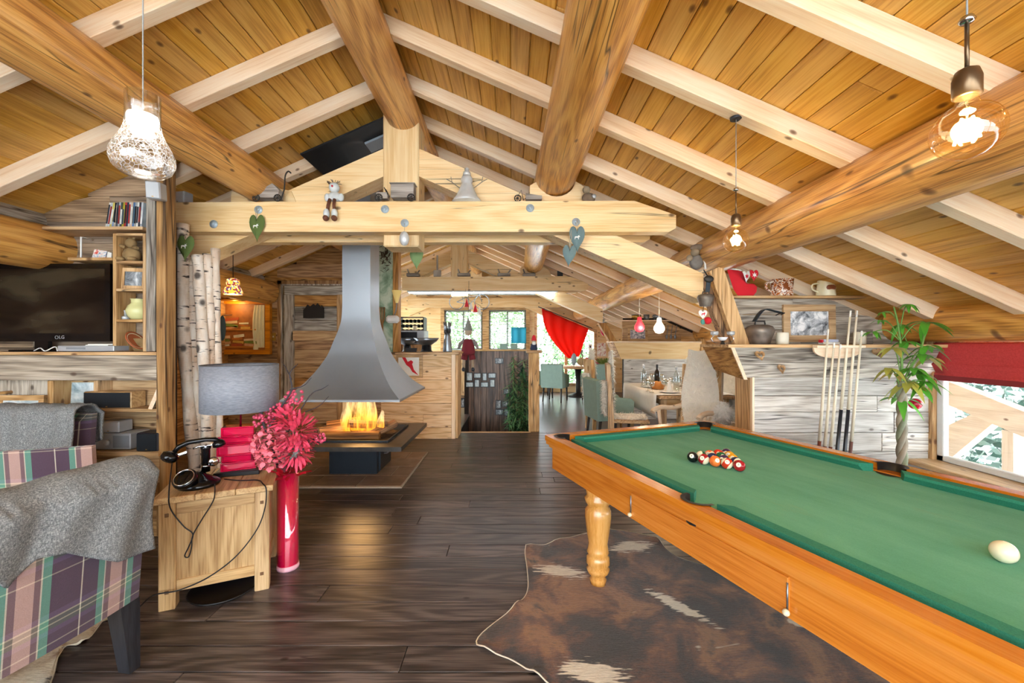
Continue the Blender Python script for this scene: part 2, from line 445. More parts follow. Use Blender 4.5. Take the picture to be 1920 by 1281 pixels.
# ================================================================ plank cladding helper
def clad(name, parent, x0, x1, y, zs, matf, t=.02, seed=0, top=None, brk=1.6, axis='x', d=1):
    """horizontal boards in the plane y (or x when axis='y'), rows between successive zs; top(x) limits the row to the roof"""
    random.seed(seed)
    for za, zb in zip(zs, zs[1:]):
        x = x0-random.random()*brk*.7
        while x < x1:
            L = brk*(.7+.8*random.random()); a, b = max(x, x0), min(x+L, x1); x += L
            if b-a < .03: continue
            dt = random.random()*.006
            if top and (top(a) < zb or top(b) < zb):
                poly = []
                lo = [(a, za), (b, za)]
                if top(a) <= za and top(b) <= za: continue
                n = 8; pts = []
                for k in range(n+1):
                    xx = a+(b-a)*k/n; pts.append((xx, max(za, min(zb, top(xx)))))
                pts = [p for p in pts if p[1] > za+.0005]
                if len(pts) < 2: continue
                poly = [(pts[0][0], za), (pts[-1][0], za)]+pts[::-1]
                g = G().prism(poly, y-dt, y+t) if axis == 'x' else G().prism(poly, y-t*0-dt, y+t, 'yz')
                put(name, g, matf('X' if axis == 'x' else 'Y'), parent); continue
            me = plank_mesh(round(b-a-.003, 3), zb-za-.004, t, matf('X'), .003)
            if axis == 'x': inst(name, me, parent, ((a+b)/2, y+t/2-dt, (za+zb)/2), (PI/2, 0, 0))
            else: inst(name, me, parent, (y+t/2-dt, (a+b)/2, (za+zb)/2), (PI/2, 0, PI/2))
def rows(z0, z1, hs, seed=0):
    random.seed(seed); zs = [z0]
    while zs[-1] < z1-.04:
        zs.append(min(z1, zs[-1]+random.choice(hs)))
    zs[-1] = z1
    return zs
def roofline(x): return roof(x)-.004
backing = plain('wall_backing', '2b2019', .9)

# ---- far left wall and wall behind the camera (glazed gable)
wl = struct(put('wall_left', G().box(-4.36, -4.3, Y0, 6.4, 0, 2.3), brown('Y')))
wb = frame('wall_rear')
for x in (-4.2, -2.1, 0, 2.1, 3.8):
    put('mullion', G().box(x-.06, x+.06, Y0-.1, Y0, 0, roof(x)), pale('Z'), wb)
put('transom', G().box(-4.3, 3.95, Y0-.1, Y0, 0, .25), pale('X'), wb)

# ---- TV wall
wt = struct(put('wall_back_left', G().box(-4.3, -2.72, 3.325, 3.38, 0, roof(-4.3)), backing))
clad('wall_board', wt, -4.3, -2.70, 3.30, rows(0, 2.95, (.17, .2, .22), 3), lambda a: wood('brown_grey_barn_wood', 'b79c80', '927a62', '5d4a3a', a, .65, .5, 1.1, cracks=1.2, var=.25), .02, 5, roofline, 1.3)
# ---- door wall behind the fireplace
wd_ = struct(put('wall_back', G().prism([(-4.3, 0), (-1.75, 0), (-1.75, roofline(-1.75)), (-4.3, roofline(-4.3))], 6.32, 6.4), backing))
clad('wall_board', wd_, -4.3, -1.75, 6.30, rows(0, 3.4, (.2, .24, .27), 8), brown, .022, 9, roofline, 1.9)
# ---- gable end wall at the far end
DZ = 11.9
kit_hole = rect(-1.95, .42, 1.18, 2.37)
din_hole = [(.66, .2), (2.4, .2), (2.4, 1.75), (1.2, 2.25), (.66, 2.3)]
wf = struct(put('wall_far', G().prism([(-4.3, 0), (XE+.2, 0), (XE+.2, roofline(XE+.2)), (XR, roofline(XR)), (-4.3, roofline(-4.3))], DZ, DZ+.08, holes=[kit_hole, din_hole]), pine('X')))
# ---- right side wall with the large low window
wr = frame('wall_right')
wrm = pale('Y')
put('wall_panel', G().box(3.64, 3.74, Y0, 3.9, 0, .42), tan('Y'), wr)
put('wall_panel', G().box(3.64, 3.74, 3.66, 3.9, .42, 1.9), tan('Z'), wr)
put('wall_panel', G().box(3.64, 3.74, Y0, 3.9, 1.46, 1.9), tan('Y'), wr)
put('wall_panel', G().box(3.66, 3.74, 3.9, 5.0, 0, 1.7).box(3.66, 3.74, 9.3, 12, 0, 1.7).box(3.66, 3.74, 5.0, 9.3, 0, .5).box(3.66, 3.74, 5.0, 9.3, 1.28, 1.7), tan('Y'), wr)
win = struct(put('window_1', G().box(3.60, 3.70, 3.56, 3.66, .42, 1.46, .006).box(3.62, 3.70, Y0, 3.66, .38, .44, .006).box(3.62, 3.70, Y0, 3.66, 1.42, 1.47, .006), tan('Z')))
put('window_sash', G().box(3.63, 3.68, 3.50, 3.56, .44, 1.42, .006).box(3.63, 3.68, Y0, 3.56, .44, .49, .006), plain('white_sash', 'e4e6e6', .4), win)
put('pane', G().box(3.652, 3.658, Y0, 3.52, .47, 1.42), thin('window_pane', 'ffffff', .03), win)
put('window_sill', G().box(3.40, 3.64, 1.2, 3.6, .40, .44, .006), oak('Y'), win)
# ================================================================ stairwell
sw_ = struct(put('wall_stair', G().box(-.95, .45, 8.30, 8.36, -2.6, 1.27).box(-.93, -.87, 6.66, 8.3, -2.6, -.08).box(.32, .38, 6.66, 8.3, -2.6, -.08).box(-.9, .35, 6.60, 6.64, -2.6, -.1), backing))
random.seed(21); x = -.86
while x < .32:
    wdt = .10+.05*random.random()
    put('stair_board', G().box(x, min(x+wdt, .33)-.004, 8.27+random.random()*.01, 8.30, -2.6, 1.26, .003), darkpl('Z'), sw_); x += wdt
put('stair_cap', G().box(-.95, .45, 8.24, 8.40, 1.26, 1.29, .004), tan('X'), sw_)
put('stair_floor', G().box(-.95, .45, 6.6, 8.4, -2.66, -2.6), plain('stair_dark', '4a3a30', .6), sw_)
for i in range(7):
    put('stair_tread', G().box(-.87, .32, 6.70+i*.23, 6.97+i*.23, -.22-i*.2, -.18-i*.2, .004), darkpl('X'), sw_)
np_ = thing('newel_post', 'tan wooden newel post with a flat cap at the stair opening', 'post', (.355, 6.75, 0))
put('shaft', G().box(-.085, .085, -.085, .085, 0, 1.26, .008), tan('Z'), np_)
put('cap', G().box(-.125, .125, -.125, .125, 1.26, 1.31, .01), tan('X'), np_)
# ---- bar counter between hearth and stairs
bar = thing('bar_counter', 'tan planked bar counter between the fireplace and the stairs', 'counter', (0, 0, 0))
clad('front_board', bar, -1.95, -.90, 6.19, [0, .17, .36, .53, .74, .88, 1.08, 1.255], blond, .03, 31, None, 1.9)
put('end_board', G().box(-.905, -.875, 6.19, 6.5, 0, 1.255, .004), tan('Z'), bar)
put('corner_post', G().box(-.90, -.845, 6.185, 6.22, 0, 1.255, .004), pale('Z'), bar)
put('end_panel', G().box(-.875, -.81, 6.22, 6.62, 0, 1.25, .004), blond('Z'), bar)
put('counter_top', G().box(-1.735, -.79, 6.15, 6.75, 1.257, 1.29, .006), tan('X'), bar)
# ---- door wall
dr = struct(put('door_1', G().box(-3.53, -3.46, 6.25, 6.30, 0, 2.37, .004).box(-3.53, -2.4, 6.25, 6.30, 2.31, 2.37, .004).box(-2.46, -2.40, 6.25, 6.30, 0, 2.31, .004), brown('Z')))
put('door_edge', G().box(-3.46, -3.44, 6.22, 6.26, 0, 2.31).box(-3.46, -2.46, 6.22, 6.26, 2.29, 2.31), grey('Z'), dr)
for i, (za, zb) in enumerate(zip([0, .22, .44, .68, .9, 1.12, 1.33, 1.55, 1.77, 1.98, 2.15], [.22, .44, .68, .9, 1.12, 1.33, 1.55, 1.77, 1.98, 2.15, 2.29])):
    put('door_board', G().box(-3.43, -2.47, 6.262-.004*(i % 2), 6.292, za, zb-.004, .003), (grey if i > 6 else tan)('X') if i % 3 else brown('X'), dr)
put('door_stile', G().box(-3.41, -3.27, 6.215, 6.26, 0, 2.15, .005), grey('Z'), dr)
put('door_stile', G().box(-2.62, -2.48, 6.215, 6.26, 0, 2.15, .005), tan('Z'), dr)
put('door_rail', G().box(-3.30, -2.6, 6.215, 6.26, 1.46, 1.61, .005), tan('X'), dr)
pk = [(-.15, 0), (.15, 0), (.15, .14), (.125, .19), (.10, .16), (.06, .22), (.03, .18), (0, .21), (-.05, .17), (-.09, .2), (-.12, .15), (-.15, .12)]
tag(put('door_ornament', G().prism(pk, -.012, .012), plain('black_iron', '1d1a1d', .55, .3), None, (X(588, 6.2), 6.20, Z(596, 6.2))), 'black jagged iron plate hung on the plank door', 'ornament')
sb = thing('switch_plate', 'small brass switch plate on the wall beside the plank door', 'switch', (X(513, 6.28), 6.285, Z(631, 6.28)))
put('plate', G().box(-.03, .03, -.008, .008, -.06, .06, .003), gold(), sb); put('toggle', G().box(-.008, .008, -.02, -.008, -.012, .012), cream(), sb)
# ---- painted stone column beside the flue
k = N('painted_mural'); n = k.noise(k.coord((2.2, 2.2, 1.6)), 2.2, 5, .6, .8)
k.set(Base_Color=k.ramp(n, [(.25, '4f6b52'), (.42, '8fa58b'), (.55, 'c3cdb8'), (.7, '7d9a95'), (.82, 'd9d4bd')]), Roughness=.8); mural = k.m
mp = struct(put('trim_1', G().box(-2.0, -1.76, 6.12, 6.30, 1.29, 3.15, .01), mural))
put('mural_post', G().box(-1.76, -1.68, 6.14, 6.30, 1.29, 3.1, .006), brown('Z'), mp)
# ---- kitchen half wall behind
# ================================================================ fireplace
fp = thing('fireplace', 'suspended grey steel fireplace hood above a square raised hearth', 'fireplace', (-1.72, 4.75, 0))
def curve2(pts, n):
    out = []; m = len(pts); P_ = [Vector((p[0], p[1], 0)) for p in pts]
    for i in range(m-1):
        p0, p1, p2, p3 = P_[max(i-1, 0)], P_[i], P_[i+1], P_[min(i+2, m-1)]
        for s in range(n):
            t = s/n; out.append(.5*((2*p1)+(p2-p0)*t+(2*p0-5*p1+4*p2-p3)*t*t+(3*p1-p0-3*p2+p3)*t**3))
    return out+[P_[-1]]
hp = [(.60, .845), (.60, .865), (.54, .912), (.474, .973), (.405, 1.06), (.343, 1.156), (.27, 1.3), (.224, 1.45), (.185, 1.58), (.162, 1.70), (.155, 1.85), (.155, 3.42)]
g = G()
for a in range(4):
    M_ = rot('Z', a*PI/2)
    hq = [(p_.x, p_.y) for p_ in curve2(hp[1:-1], 5)]
    hq = [hp[0]]+hq+[hp[-1]]
    vs = [(s*w_, -w_, z) for w_, z in hq for s in (-1, 1)]
    g.add(vs, [(2*i, 2*i+1, 2*i+3, 2*i+2) for i in range(len(hq)-1)], True, 0, M_)
    g.add([(-.60, -.60, .845), (.60, -.60, .845), (.50, -.50, .875), (-.50, -.50, .875)], [(0, 3, 2, 1)], False, 0, M_)
    vs = [(s*(w_-.012), -(w_-.012), z) for w_, z in [(.512, .875)]+hp[3:8] for s in (-1, 1)]
    g.add(vs, [(2*i, 2*i+2, 2*i+3, 2*i+1) for i in range(5)], False, 1, M_)
k = N('hood_steel'); n = k.noise(k.coord((1, 1, 1)), 1.2, 3)
k.set(Base_Color=k.ramp(n, [(.3, '949ba2'), (.7, 'a9b0b7')]), Metallic=.6, Roughness=.45); hood = k.m
put('hood', g, [hood, plain('soot', '1a1715', .9)], fp)
g = G()
g.prism(rect(-.62, .62, -.62, .62), .355, .40, 'xy', holes=[rect(-.42, .42, -.42, .42)])
put('hearth_slab', g, plain('dark_stone_slab', '55524f', .35, .15, var=.3), fp)
put('fire_tray', G().box(-.42, .42, -.42, .42, .335, .35).prism(rect(-.43, .43, -.43, .43), .345, .42, 'xy', holes=[rect(-.415, .415, -.415, .415)]), dgrey(), fp)
ped = put('pedestal', G().box(-.26, .26, -.25, .27, 0, .345, .004), plain('blue_black_steel', '2c343d', .4, .5), fp)
put('ash_drawer', G().box(.255, .275, -.18, .2, .03, .31, .004), plain('blue_black_steel2', '343d47', .4, .5), ped)
put('handle', G().tube([(.275, -.06, .19), (.31, -.05, .19), (.31, .07, .19), (.275, .08, .19)], .008, 6), steel(), ped)
put('vent_slot', G().box(.272, .278, -.16, .17, .245, .26).box(.272, .278, -.16, .17, .275, .29), blackm(), ped)
put('ember_bed', G().surf(lambda u, v: (-.40+.8*u, -.40+.8*v, .355+.045*math.exp(-((u-.5)**2+(v-.5)**2)*9)+.008*math.sin(37*u+29*v)+.008*math.sin(23*u-41*v)), 26, 26), plain('ash', '6a5646', .95, var=.6), fp)
# logs in the fire: things of their own
bark = wood('split_firewood', 'c08d5a', '8d6038', '40281a', 'X', .8, .2, 1.2, cracks=1.5, bump=.6)
for i, (x, y, z, a, L, r, tl) in enumerate([(-.02, -.27, .43, .05, .62, .055, 0), (-.28, -.12, .45, 1.1, .4, .06, .1), (.25, -.02, .45, 1.25, .46, .05, -.1), (.02, .10, .44, -.2, .5, .055, 0), (.10, -.08, .52, .5, .42, .045, .15), (-.22, .05, .50, .3, .36, .05, -.1)]):
    random.seed(i); pr = [(r*(.8+.35*random.random())*math.cos(2*PI*k_/9), r*(.8+.35*random.random())*math.sin(2*PI*k_/9)) for k_ in range(9)]
    o = put('fire_log', G().prism(pr, -L/2, L/2, 'yz'), bark, None, (-1.72+x, 4.75+y, z), (0, tl, a))
    tag(o, ['split log lying across the front of the hearth', 'thick log pointing to the left corner of the hearth', 'slim log pointing to the right corner of the hearth', 'log lying at the back of the hearth behind the flames', 'topmost log crossing the flames to the right', 'topmost log crossing the flames to the left'][i], 'firewood', 'logs burning on the hearth')
k = N('flame'); z_ = k.n('SeparateXYZ', i_0=k.n('TexCoord').outputs['Generated']).outputs[2]
n = k.noise(k.coord((9, 9, 2.2)), 1.6, 3, .6, .6)
em = k.n('Emission', i_Color=k.ramp(z_, [(0, 'ff8a1c'), (.35, 'ffb347'), (.8, 'ffd9a0')]), i_Strength=k.n('MapRange', i_0=n, i_1=.35, i_2=.75, i_3=.7, i_4=2.6).outputs[0])
tr = k.n('BsdfTransparent'); mx = k.n('MixShader', i_0=k.math('MULTIPLY', k.ramp(n, [(.42, 0.0), (.60, .75)]), k.ramp(z_, [(0, .85), (.5, .65), (.85, .3), (1, .0)])))
k.l(tr.outputs[0], mx.inputs[1]); k.l(em.outputs[0], mx.inputs[2]); k.l(mx.outputs[0], k.out.inputs[0]); flame_m = k.m; flame_m.cycles.emission_sampling = 'NONE'
fl = thing('fire', 'tall orange flames rising from the hearth logs into the hood', 'fire', (-1.70, 4.70, .44))
for i, (x, y, h, r) in enumerate([(-.14, -.08, .40, .045), (-.05, -.12, .52, .055), (.05, -.10, .56, .055), (.13, -.06, .44, .045), (.0, .06, .58, .065), (-.20, .02, .26, .035), (.22, .0, .24, .035), (-.09, .04, .5, .05), (.10, .05, .5, .05)]):
    g = G(); ph = i*1.7
    pts = [(x+.02*math.sin(ph+5*t)*t, y+.015*math.cos(ph*2+4*t)*t, h*t) for t in [j/9 for j in range(10)]]
    g.tube(pts, [r*(.55+.9*math.sin(min(1, t*1.6+.1)*PI*.62))*(1-t)**.55+.004 for t in [j/9 for j in range(10)]], 10)
    put('flame', g, flame_m, fl)
ld = bpy.data.lights.new('fire_glow', 'POINT'); ld.energy = 28; ld.color = (1, .55, .2); ld.shadow_soft_size = .16
lo = bpy.data.objects.new('fire_glow', ld); COL.objects.link(lo); lo.location = (0, -.02, .28); lo.parent = fl
# hearth tiles on the floor
hb = struct(put('trim_2', G().box(-2.9, -1.09, 4.11, 5.42, 0, .010), plain('tile_grout', 'b5a897', .9)))
random.seed(5); tm = plain('brown_stone_tile', '8f6f55', .45, var=.35)
k = N('hearth_tile'); rnd = k.n('ObjectInfo').outputs['Random']; n = k.noise(k.coord(rnd=20), 6, 5, .6)
k.set(Base_Color=k.mix(rnd, k.ramp(n, [(.3, '7d5f49'), (.7, 'a3836a')]), k.ramp(n, [(.3, '6b5142'), (.7, '94765f')])), Roughness=.4); tm = k.m
yy = 4.12
for j, hh in enumerate((.33, .33, .33, .29)):
    x = -2.9; xo = -.2*(j % 2)
    while x < -1.12:
        b = min(x+.45+(xo if x == -2.9 else 0), -1.10)
        if b-x > .04: inst('hearth_tile', plank_mesh(round(b-x-.014, 3), hh-.014, .012, tm, .002), hb, ((x+b)/2, yy+hh/2, .012))
        x = b
    yy += hh
# ================================================================ grey bar wall on the right
gw = struct(put('wall_right_back', G().box(2.12, 3.66, 3.63, 3.87, 0, 1.15).box(2.25, 3.66, 3.88, 3.94, 1.15, 1.62), backing))
clad('grey_board', gw, 2.085, 3.66, 3.60, [0, .16, .33, .50, .66, .84, .98, 1.14], whitegrey, .025, 41, None, .95)
put('end_board', G().box(2.075, 2.095, 3.592, 3.63, 0, 1.14, .003), pale('Z'), gw)
put('end_post', G().box(2.085, 2.12, 3.63, 3.89, 0, 1.14, .003), tan('Z'), gw)
clad('upper_board', gw, 2.0, 3.7, 3.862, [1.42, 1.56, 1.70, 1.845], grey, .02, 44, lambda x: roof(x)-.125, .8)
# slanted front panel, three boards, with a mitred left cheek
def lerp(a, b, t): return tuple(a[i]+(b[i]-a[i])*t for i in range(3))
TL, TR, BL, BR = (1.81, 3.42, 1.40), (3.66, 3.42, 1.40), (2.017, 3.60, 1.135), (3.66, 3.60, 1.135)
for i in range(2):
    t0, t1 = i/2, (i+1)/2-.008
    a, b, c_, d_ = lerp(TL, BL, t0), lerp(TR, BR, t0), lerp(TR, BR, t1), lerp(TL, BL, t1)
    off = lambda p: (p[0]+.0, p[1]+.025, p[2]+.015)
    put('slanted_board', G().add([a, b, c_, d_, off(a), off(b), off(c_), off(d_)], [(0, 3, 2, 1), (4, 5, 6, 7), (0, 1, 5, 4), (3, 7, 6, 2), (0, 4, 7, 3), (1, 2, 6, 5)]), grey('X'), gw)
e = (.02, -.008, .0)
put('panel_edge', G().add([(1.795, 3.41, 1.40), (1.825, 3.41, 1.40), (2.035, 3.592, 1.12), (2.005, 3.592, 1.12), (1.795, 3.44, 1.41), (1.825, 3.44, 1.41), (2.035, 3.625, 1.13), (2.005, 3.625, 1.13)],
    [(0, 3, 2, 1), (4, 5, 6, 7), (0, 1, 5, 4), (3, 7, 6, 2), (0, 4, 7, 3), (1, 2, 6, 5)]), pale('Z'), gw)
put('cheek_panel', G().add([(1.80, 3.43, 1.40), (2.01, 3.61, 1.12), (1.88, 3.87, 1.19), (1.775, 3.87, 1.40), (1.83, 3.43, 1.40), (2.03, 3.61, 1.12), (1.90, 3.87, 1.19), (1.80, 3.87, 1.40)],
    [(0, 3, 2, 1), (4, 5, 6, 7), (0, 1, 5, 4), (1, 2, 6, 5), (2, 3, 7, 6), (3, 0, 4, 7)]), brown('Y'), gw)
put('bar_shelf', G().prism([(1.75, 3.87), (1.77, 3.40), (3.62, 3.38), (3.62, 3.87)], 1.40, 1.425, 'xy'), tan('X'), gw)
put('ledge', G().box(1.95, 3.40, 3.78, 3.95, 1.845, 1.868, .004), tan('X'), gw)
def pxprism(pts, d0, d1): return G().prism([(X(a, d0), Z(b, d0)) for a, b in pts], d0, d1)
stt = thing('slanted_strut', 'slanted rough timber strut standing on the right bar shelf', 'strut')
put('front_timber', pxprism([(1379, 646), (1406, 646), (1355, 497), (1331, 508)], 3.66, 3.72), tan('Z'), stt)
put('rear_timber', pxprism([(1362, 647), (1380, 647), (1335, 520), (1312, 520)], 3.76, 3.85), brown('Z'), stt)
# ================================================================ TV wall built-ins
gb = lambda a: wood('grey_brown_barn_beam', 'c3b6a4', 'a39583', '6b5f54', a, .65, .6, 1.2, cracks=1.3, knot='4a3526', var=.1)
mc = thing('media_cabinet', 'rustic built-in media cabinet below the television', 'cabinet')
CF = 3.10; CR = X(303, CF)
put('top_shelf', G().prism([(-4.28, CF), (CR, CF), (CR, 3.2), (-2.72, 3.29), (-4.28, 3.29)], 1.348, 1.372, 'xy'), tan('X'), mc)
put('front_beam', G().box(-4.28, CR-.004, 3.115, 3.17, 1.158, 1.346, .006), gb('X'), mc)
put('side_panel', G().box(CR-.028, CR, 3.11, 3.2, .64, 1.156, .004), grey('Z'), mc)
put('divider', G().box(X(88, 3.13), X(99, 3.13), 3.13, 3.29, .64, 1.156, .004), tan('Z'), mc)
put('shelf', G().prism([(X(150, 3.12), 3.12), (CR-.03, 3.12), (CR-.03, 3.2), (-2.72, 3.29), (X(150, 3.12), 3.29)], .922, .945, 'xy'), tan('X'), mc)
put('divider', G().box(X(172, 3.15), X(180, 3.15), 3.16, 3.29, .947, 1.156, .004), tan('Z'), mc)
put('bottom_shelf', G().prism([(-4.28, 3.06), (CR+.01, 3.06), (CR+.01, 3.2), (-2.72, 3.29), (-4.28, 3.29)], .605, .637, 'xy'), tan('X'), mc)
put('recess_board', G().box(-4.28, X(86, 3.22), 3.24, 3.27, .64, 1.156), grey('Z'), mc)
clad('base_board', mc, -4.28, CR, 3.09, [0, .2, .4, .603], tan, .03, 51, None, 1.2)
put('wood_back', G().box(-3.4, -2.74, 3.283, 3.293, .645, 1.15), tan('X'), mc)
pst = thing('corner_post', 'tall rough timber post at the right end of the media wall', 'post')
put('post', G().box(X(290, 3.08), X(307, 3.08), 3.085, 3.2, 0, roof(-2.5)-.16, .010), wood('rough_hewn_post', 'cfa36d', 'b08350', '6d4a2b', 'Z', .7, .3, 1.6, cracks=1.8), pst)
put('grey_board', G().box(X(272, 3.09), X(289, 3.09), 3.095, 3.2, 1.376, Z(335, 3.09), .005), grey('Z'), pst)
tw = thing('shelf_tower', 'narrow pine shelf tower beside the television', 'shelf')
TD = 3.12
for px, yb in ((214, 3.29), (270, 3.24)): put('side_board', G().box(X(px, TD)-.012, X(px, TD)+.012, TD, yb, 1.374, Z(437, TD), .003), tan('Z'), tw)
for py in (439, 491, 543, 601): put('shelf_board', G().box(X(214, TD)+.013, X(270, TD)-.013, TD, 3.27, Z(py, TD)-.01, Z(py, TD)+.01, .003), tan('X'), tw)
us = tag(put('upper_shelf', G().box(X(78, 3.08), X(271, 3.1), 3.08, 3.295, Z(427, 3.08)-.012, Z(427, 3.08)+.012, .003), tan('X')), 'long wall shelf holding upright discs above the television', 'shelf')
ss = thing('wall_shelf', 'short wall shelf above the right end of the television', 'shelf')
put('board', G().box(X(126, TD), X(210, TD), TD, 3.29, Z(485, TD)-.011, Z(485, TD)+.011, .003), tan('X'), ss)
put('bracket', G().tube([(X(152, 3.2), 3.2, Z(485, TD)+.011), (X(152, 3.2), 3.2, Z(444, 3.2)), (X(152, 3.2), 3.29, Z(444, 3.2))], .006, 6), white(), ss)
# ================================================================ pool table
ua = math.atan2(-.9338, .3578)
C0 = Vector((.2235, 2.905, 0)); U = Vector((.3578, -.9338, 0)); V_ = Vector((.9338, .3578, 0))
PL, PW = 2.62, 1.46
ctr = C0+U*(PL/2)+V_*(PW/2)
pt = thing('pool_table', 'orange varnished wooden pool table with faded green cloth', 'pool table', ctr, ua)
hl, hw = PL/2, PW/2
IN = .115                                         # rail width
k = N('pool_cloth'); n1 = k.noise(k.coord((1.2, 4, 1)), 1.6, 4, .6); n2 = k.noise(k.coord((1, 1, 1)), 240, 2)
stain = k.ramp(k.noise(k.coord((1.0, 3, 1)), 2.1, 5, .65), [(.60, 0.0), (.78, .5)])
c_ = k.mix(stain, k.ramp(n1, [(.3, '4d9a78'), (.7, '68b08e')]), '7a9a6c')
k.set(Base_Color=k.mix(.12, c_, k.ramp(n2, [(.3, '357a5e'), (.7, '7abf9e')])), Roughness=.95); k.b.inputs['Sheen Weight'].default_value = .05
cloth = k.m
k = N('cushion_cloth'); n2 = k.noise(k.coord((1, 1, 1)), 260, 2)
k.set(Base_Color=k.ramp(n2, [(.3, '1e7058'), (.7, '2c8468')]), Roughness=.9); cush = k.m
pk_c = [(-hl+IN-.01, -hw+IN-.01), (hl-IN+.01, -hw+IN-.01), (hl-IN+.01, hw-IN+.01), (-hl+IN-.01, hw-IN+.01)]
pk_s = [(0, -hw+IN-.03), (0, hw-IN+.03)]
PR = .062
def inner():
    a = hl-IN; b = hw-IN; pts = []
    def arc(c, a0, a1, n=10, r=PR):
        for i in range(n+1):
            t = a0+(a1-a0)*i/n; pts.append((c[0]+r*math.cos(t), c[1]+r*math.sin(t)))
    q = PI/4
    arc(pk_c[0], PI*1.25+2.0-PI*2, PI*1.25-2.0, 12) if False else None
    # counter-clockwise from the lower left corner
    def corner(c, mid): arc(c, mid-1.9, mid+1.9, 14)
    corner(pk_c[0], PI*1.25)
    arc(pk_s[0], PI*1.5-1.25, PI*1.5+1.25)
    corner(pk_c[1], PI*1.75)
    corner(pk_c[2], PI*.25)
    arc(pk_s[1], PI*.5-1.25, PI*.5+1.25)
    corner(pk_c[3], PI*.75)
    return pts
def rrect(a, b, r, n=5):
    o = []
    for cx, cy, t0 in ((a-r, -b+r, -PI/2), (a-r, b-r, 0), (-a+r, b-r, PI/2), (-a+r, -b+r, PI)):
        for i in range(n+1): t = t0+PI/2*i/n; o.append((cx+r*math.cos(t), cy+r*math.sin(t)))
    return o
ring_in = inner()
put('rail_top', G().prism(rrect(hl, hw, .02), .765, .80, 'xy', holes=[ring_in[::-1]]), orange('X'), pt)
put('rail_moulding', G().prism(rrect(hl-.006, hw-.006, .018), .742, .763, 'xy', holes=[rrect(hl-.1, hw-.1, .02)[::-1]]).prism(rrect(hl-.022, hw-.022, .016), .722, .742, 'xy', holes=[rrect(hl-.1, hw-.1, .02)[::-1]]), orange('X'), pt)
put('apron', G().prism(rrect(hl-.04, hw-.04, .012), .575, .722, 'xy', holes=[rrect(hl-.075, hw-.075, .01)[::-1]]), orange('X'), pt)
put('bed_cloth', G().box(-hl+.07, hl-.07, -hw+.07, hw-.07, .72, .757), cloth, pt)
# cushions: wedge section, mitred ends
def cushion(p0, p1, nrm, name='cushion'):
    p0, p1, nrm = Vector(p0), Vector(p1), Vector(nrm); t = (p1-p0).normalized(); wdt = .05
    g = G(); vs = []
    for p, s in ((p0, 1), (p1, -1)):
        for off, z in ((0, .757), (0, .799), (wdt, .797), (wdt+.004, .785), (wdt-.014, .757)):
            q = p+nrm*off+t*s*off*.75; vs.append((q.x, q.y, z))
    g.add(vs, [(0, 1, 2, 3, 4)[::-1], (5, 6, 7, 8, 9), (1, 6, 7, 2), (2, 7, 8, 3), (3, 8, 9, 4), (0, 5, 6, 1), (4, 9, 5, 0)])
    put(name, g, cush, pt)
a, b = hl-IN, hw-IN; gp = .085; gs = .07
for s in (-1, 1):
    cushion((-a+gp-.02, s*b), (-gs+.01, s*b), (0, -s)); cushion((gs-.01, s*b), (a-gp+.02, s*b), (0, -s))
    cushion((s*a, -b+gp-.02), (s*a, b-gp+.02), (-s, 0))
pkm = plain('black_pocket_rubber', '17181c', .45)
for i, c in enumerate(pk_c+pk_s):
    mid = [1.25, 1.75, .25, .75, 1.5, .5][i]*PI; sp = 1.95 if i < 4 else 1.65
    g = G(); n = 16; vs = []
    for kk in range(n+1):
        t = mid-sp+2*sp*kk/n
        for r_, z in ((PR+.012, .803), (PR-.006, .803), (PR-.010, .70)): vs.append((c[0]+r_*math.cos(t), c[1]+r_*math.sin(t), z))
    g.add(vs, [(3*kk+j, 3*kk+j+1, 3*kk+4+j, 3*kk+3+j) for kk in range(n) for j in range(2)], True)
    g.add([(c[0]+.058*math.cos(2*PI*q/14), c[1]+.058*math.sin(2*PI*q/14), .7585) for q in range(14)], [list(range(14))])
    put('pocket', g, pkm, pt)
# long side flap with knobs
g = G()
fx0, fx1 = -hl+.93, -hl+1.72
flap = put('side_flap', G().box(fx0, fx1, -hw+.032, -hw+.045, .588, .705, .002), orange('X'), pt)
for xk in (fx0, fx1):
    put('flap_rod', G().tube([(xk, -hw+.03, .69), (xk, -hw+.03, .60)], .003, 6), steel(), flap)
    put('knob', G().ball((xk, -hw+.024, .598), .011, 10, 6), plain('cream_knob', 'e9d9b5', .4), flap)
lp = [(.045, 0), (.05, .03), (.038, .045), (.062, .07), (.068, .09), (.055, .105), (.07, .125), (.066, .16), (.055, .175), (.066, .19), (.06, .205), (.056, .24), (.07, .33), (.078, .40), (.076, .44), (.06, .465), (.075, .485), (.08, .51), (.066, .525), (.072, .55), (.075, .576)]
lme = None
legm = wood('turned_leg_wood', 'dca35c', 'd2954b', 'bb7c36', 'Z', .25, .1, .6, var=.03, coat=.5)
for sx, sy in ((-1, -1), (-1, 1), (1, -1), (1, 1)):
    if lme is None: o = put('turned_leg', G().lathe(lp, 24), legm, pt); lme = o.data
    else: o = inst('turned_leg', lme, pt)
    o.location = (sx*(hl-.505), sy*(hw-.115), 0.012)
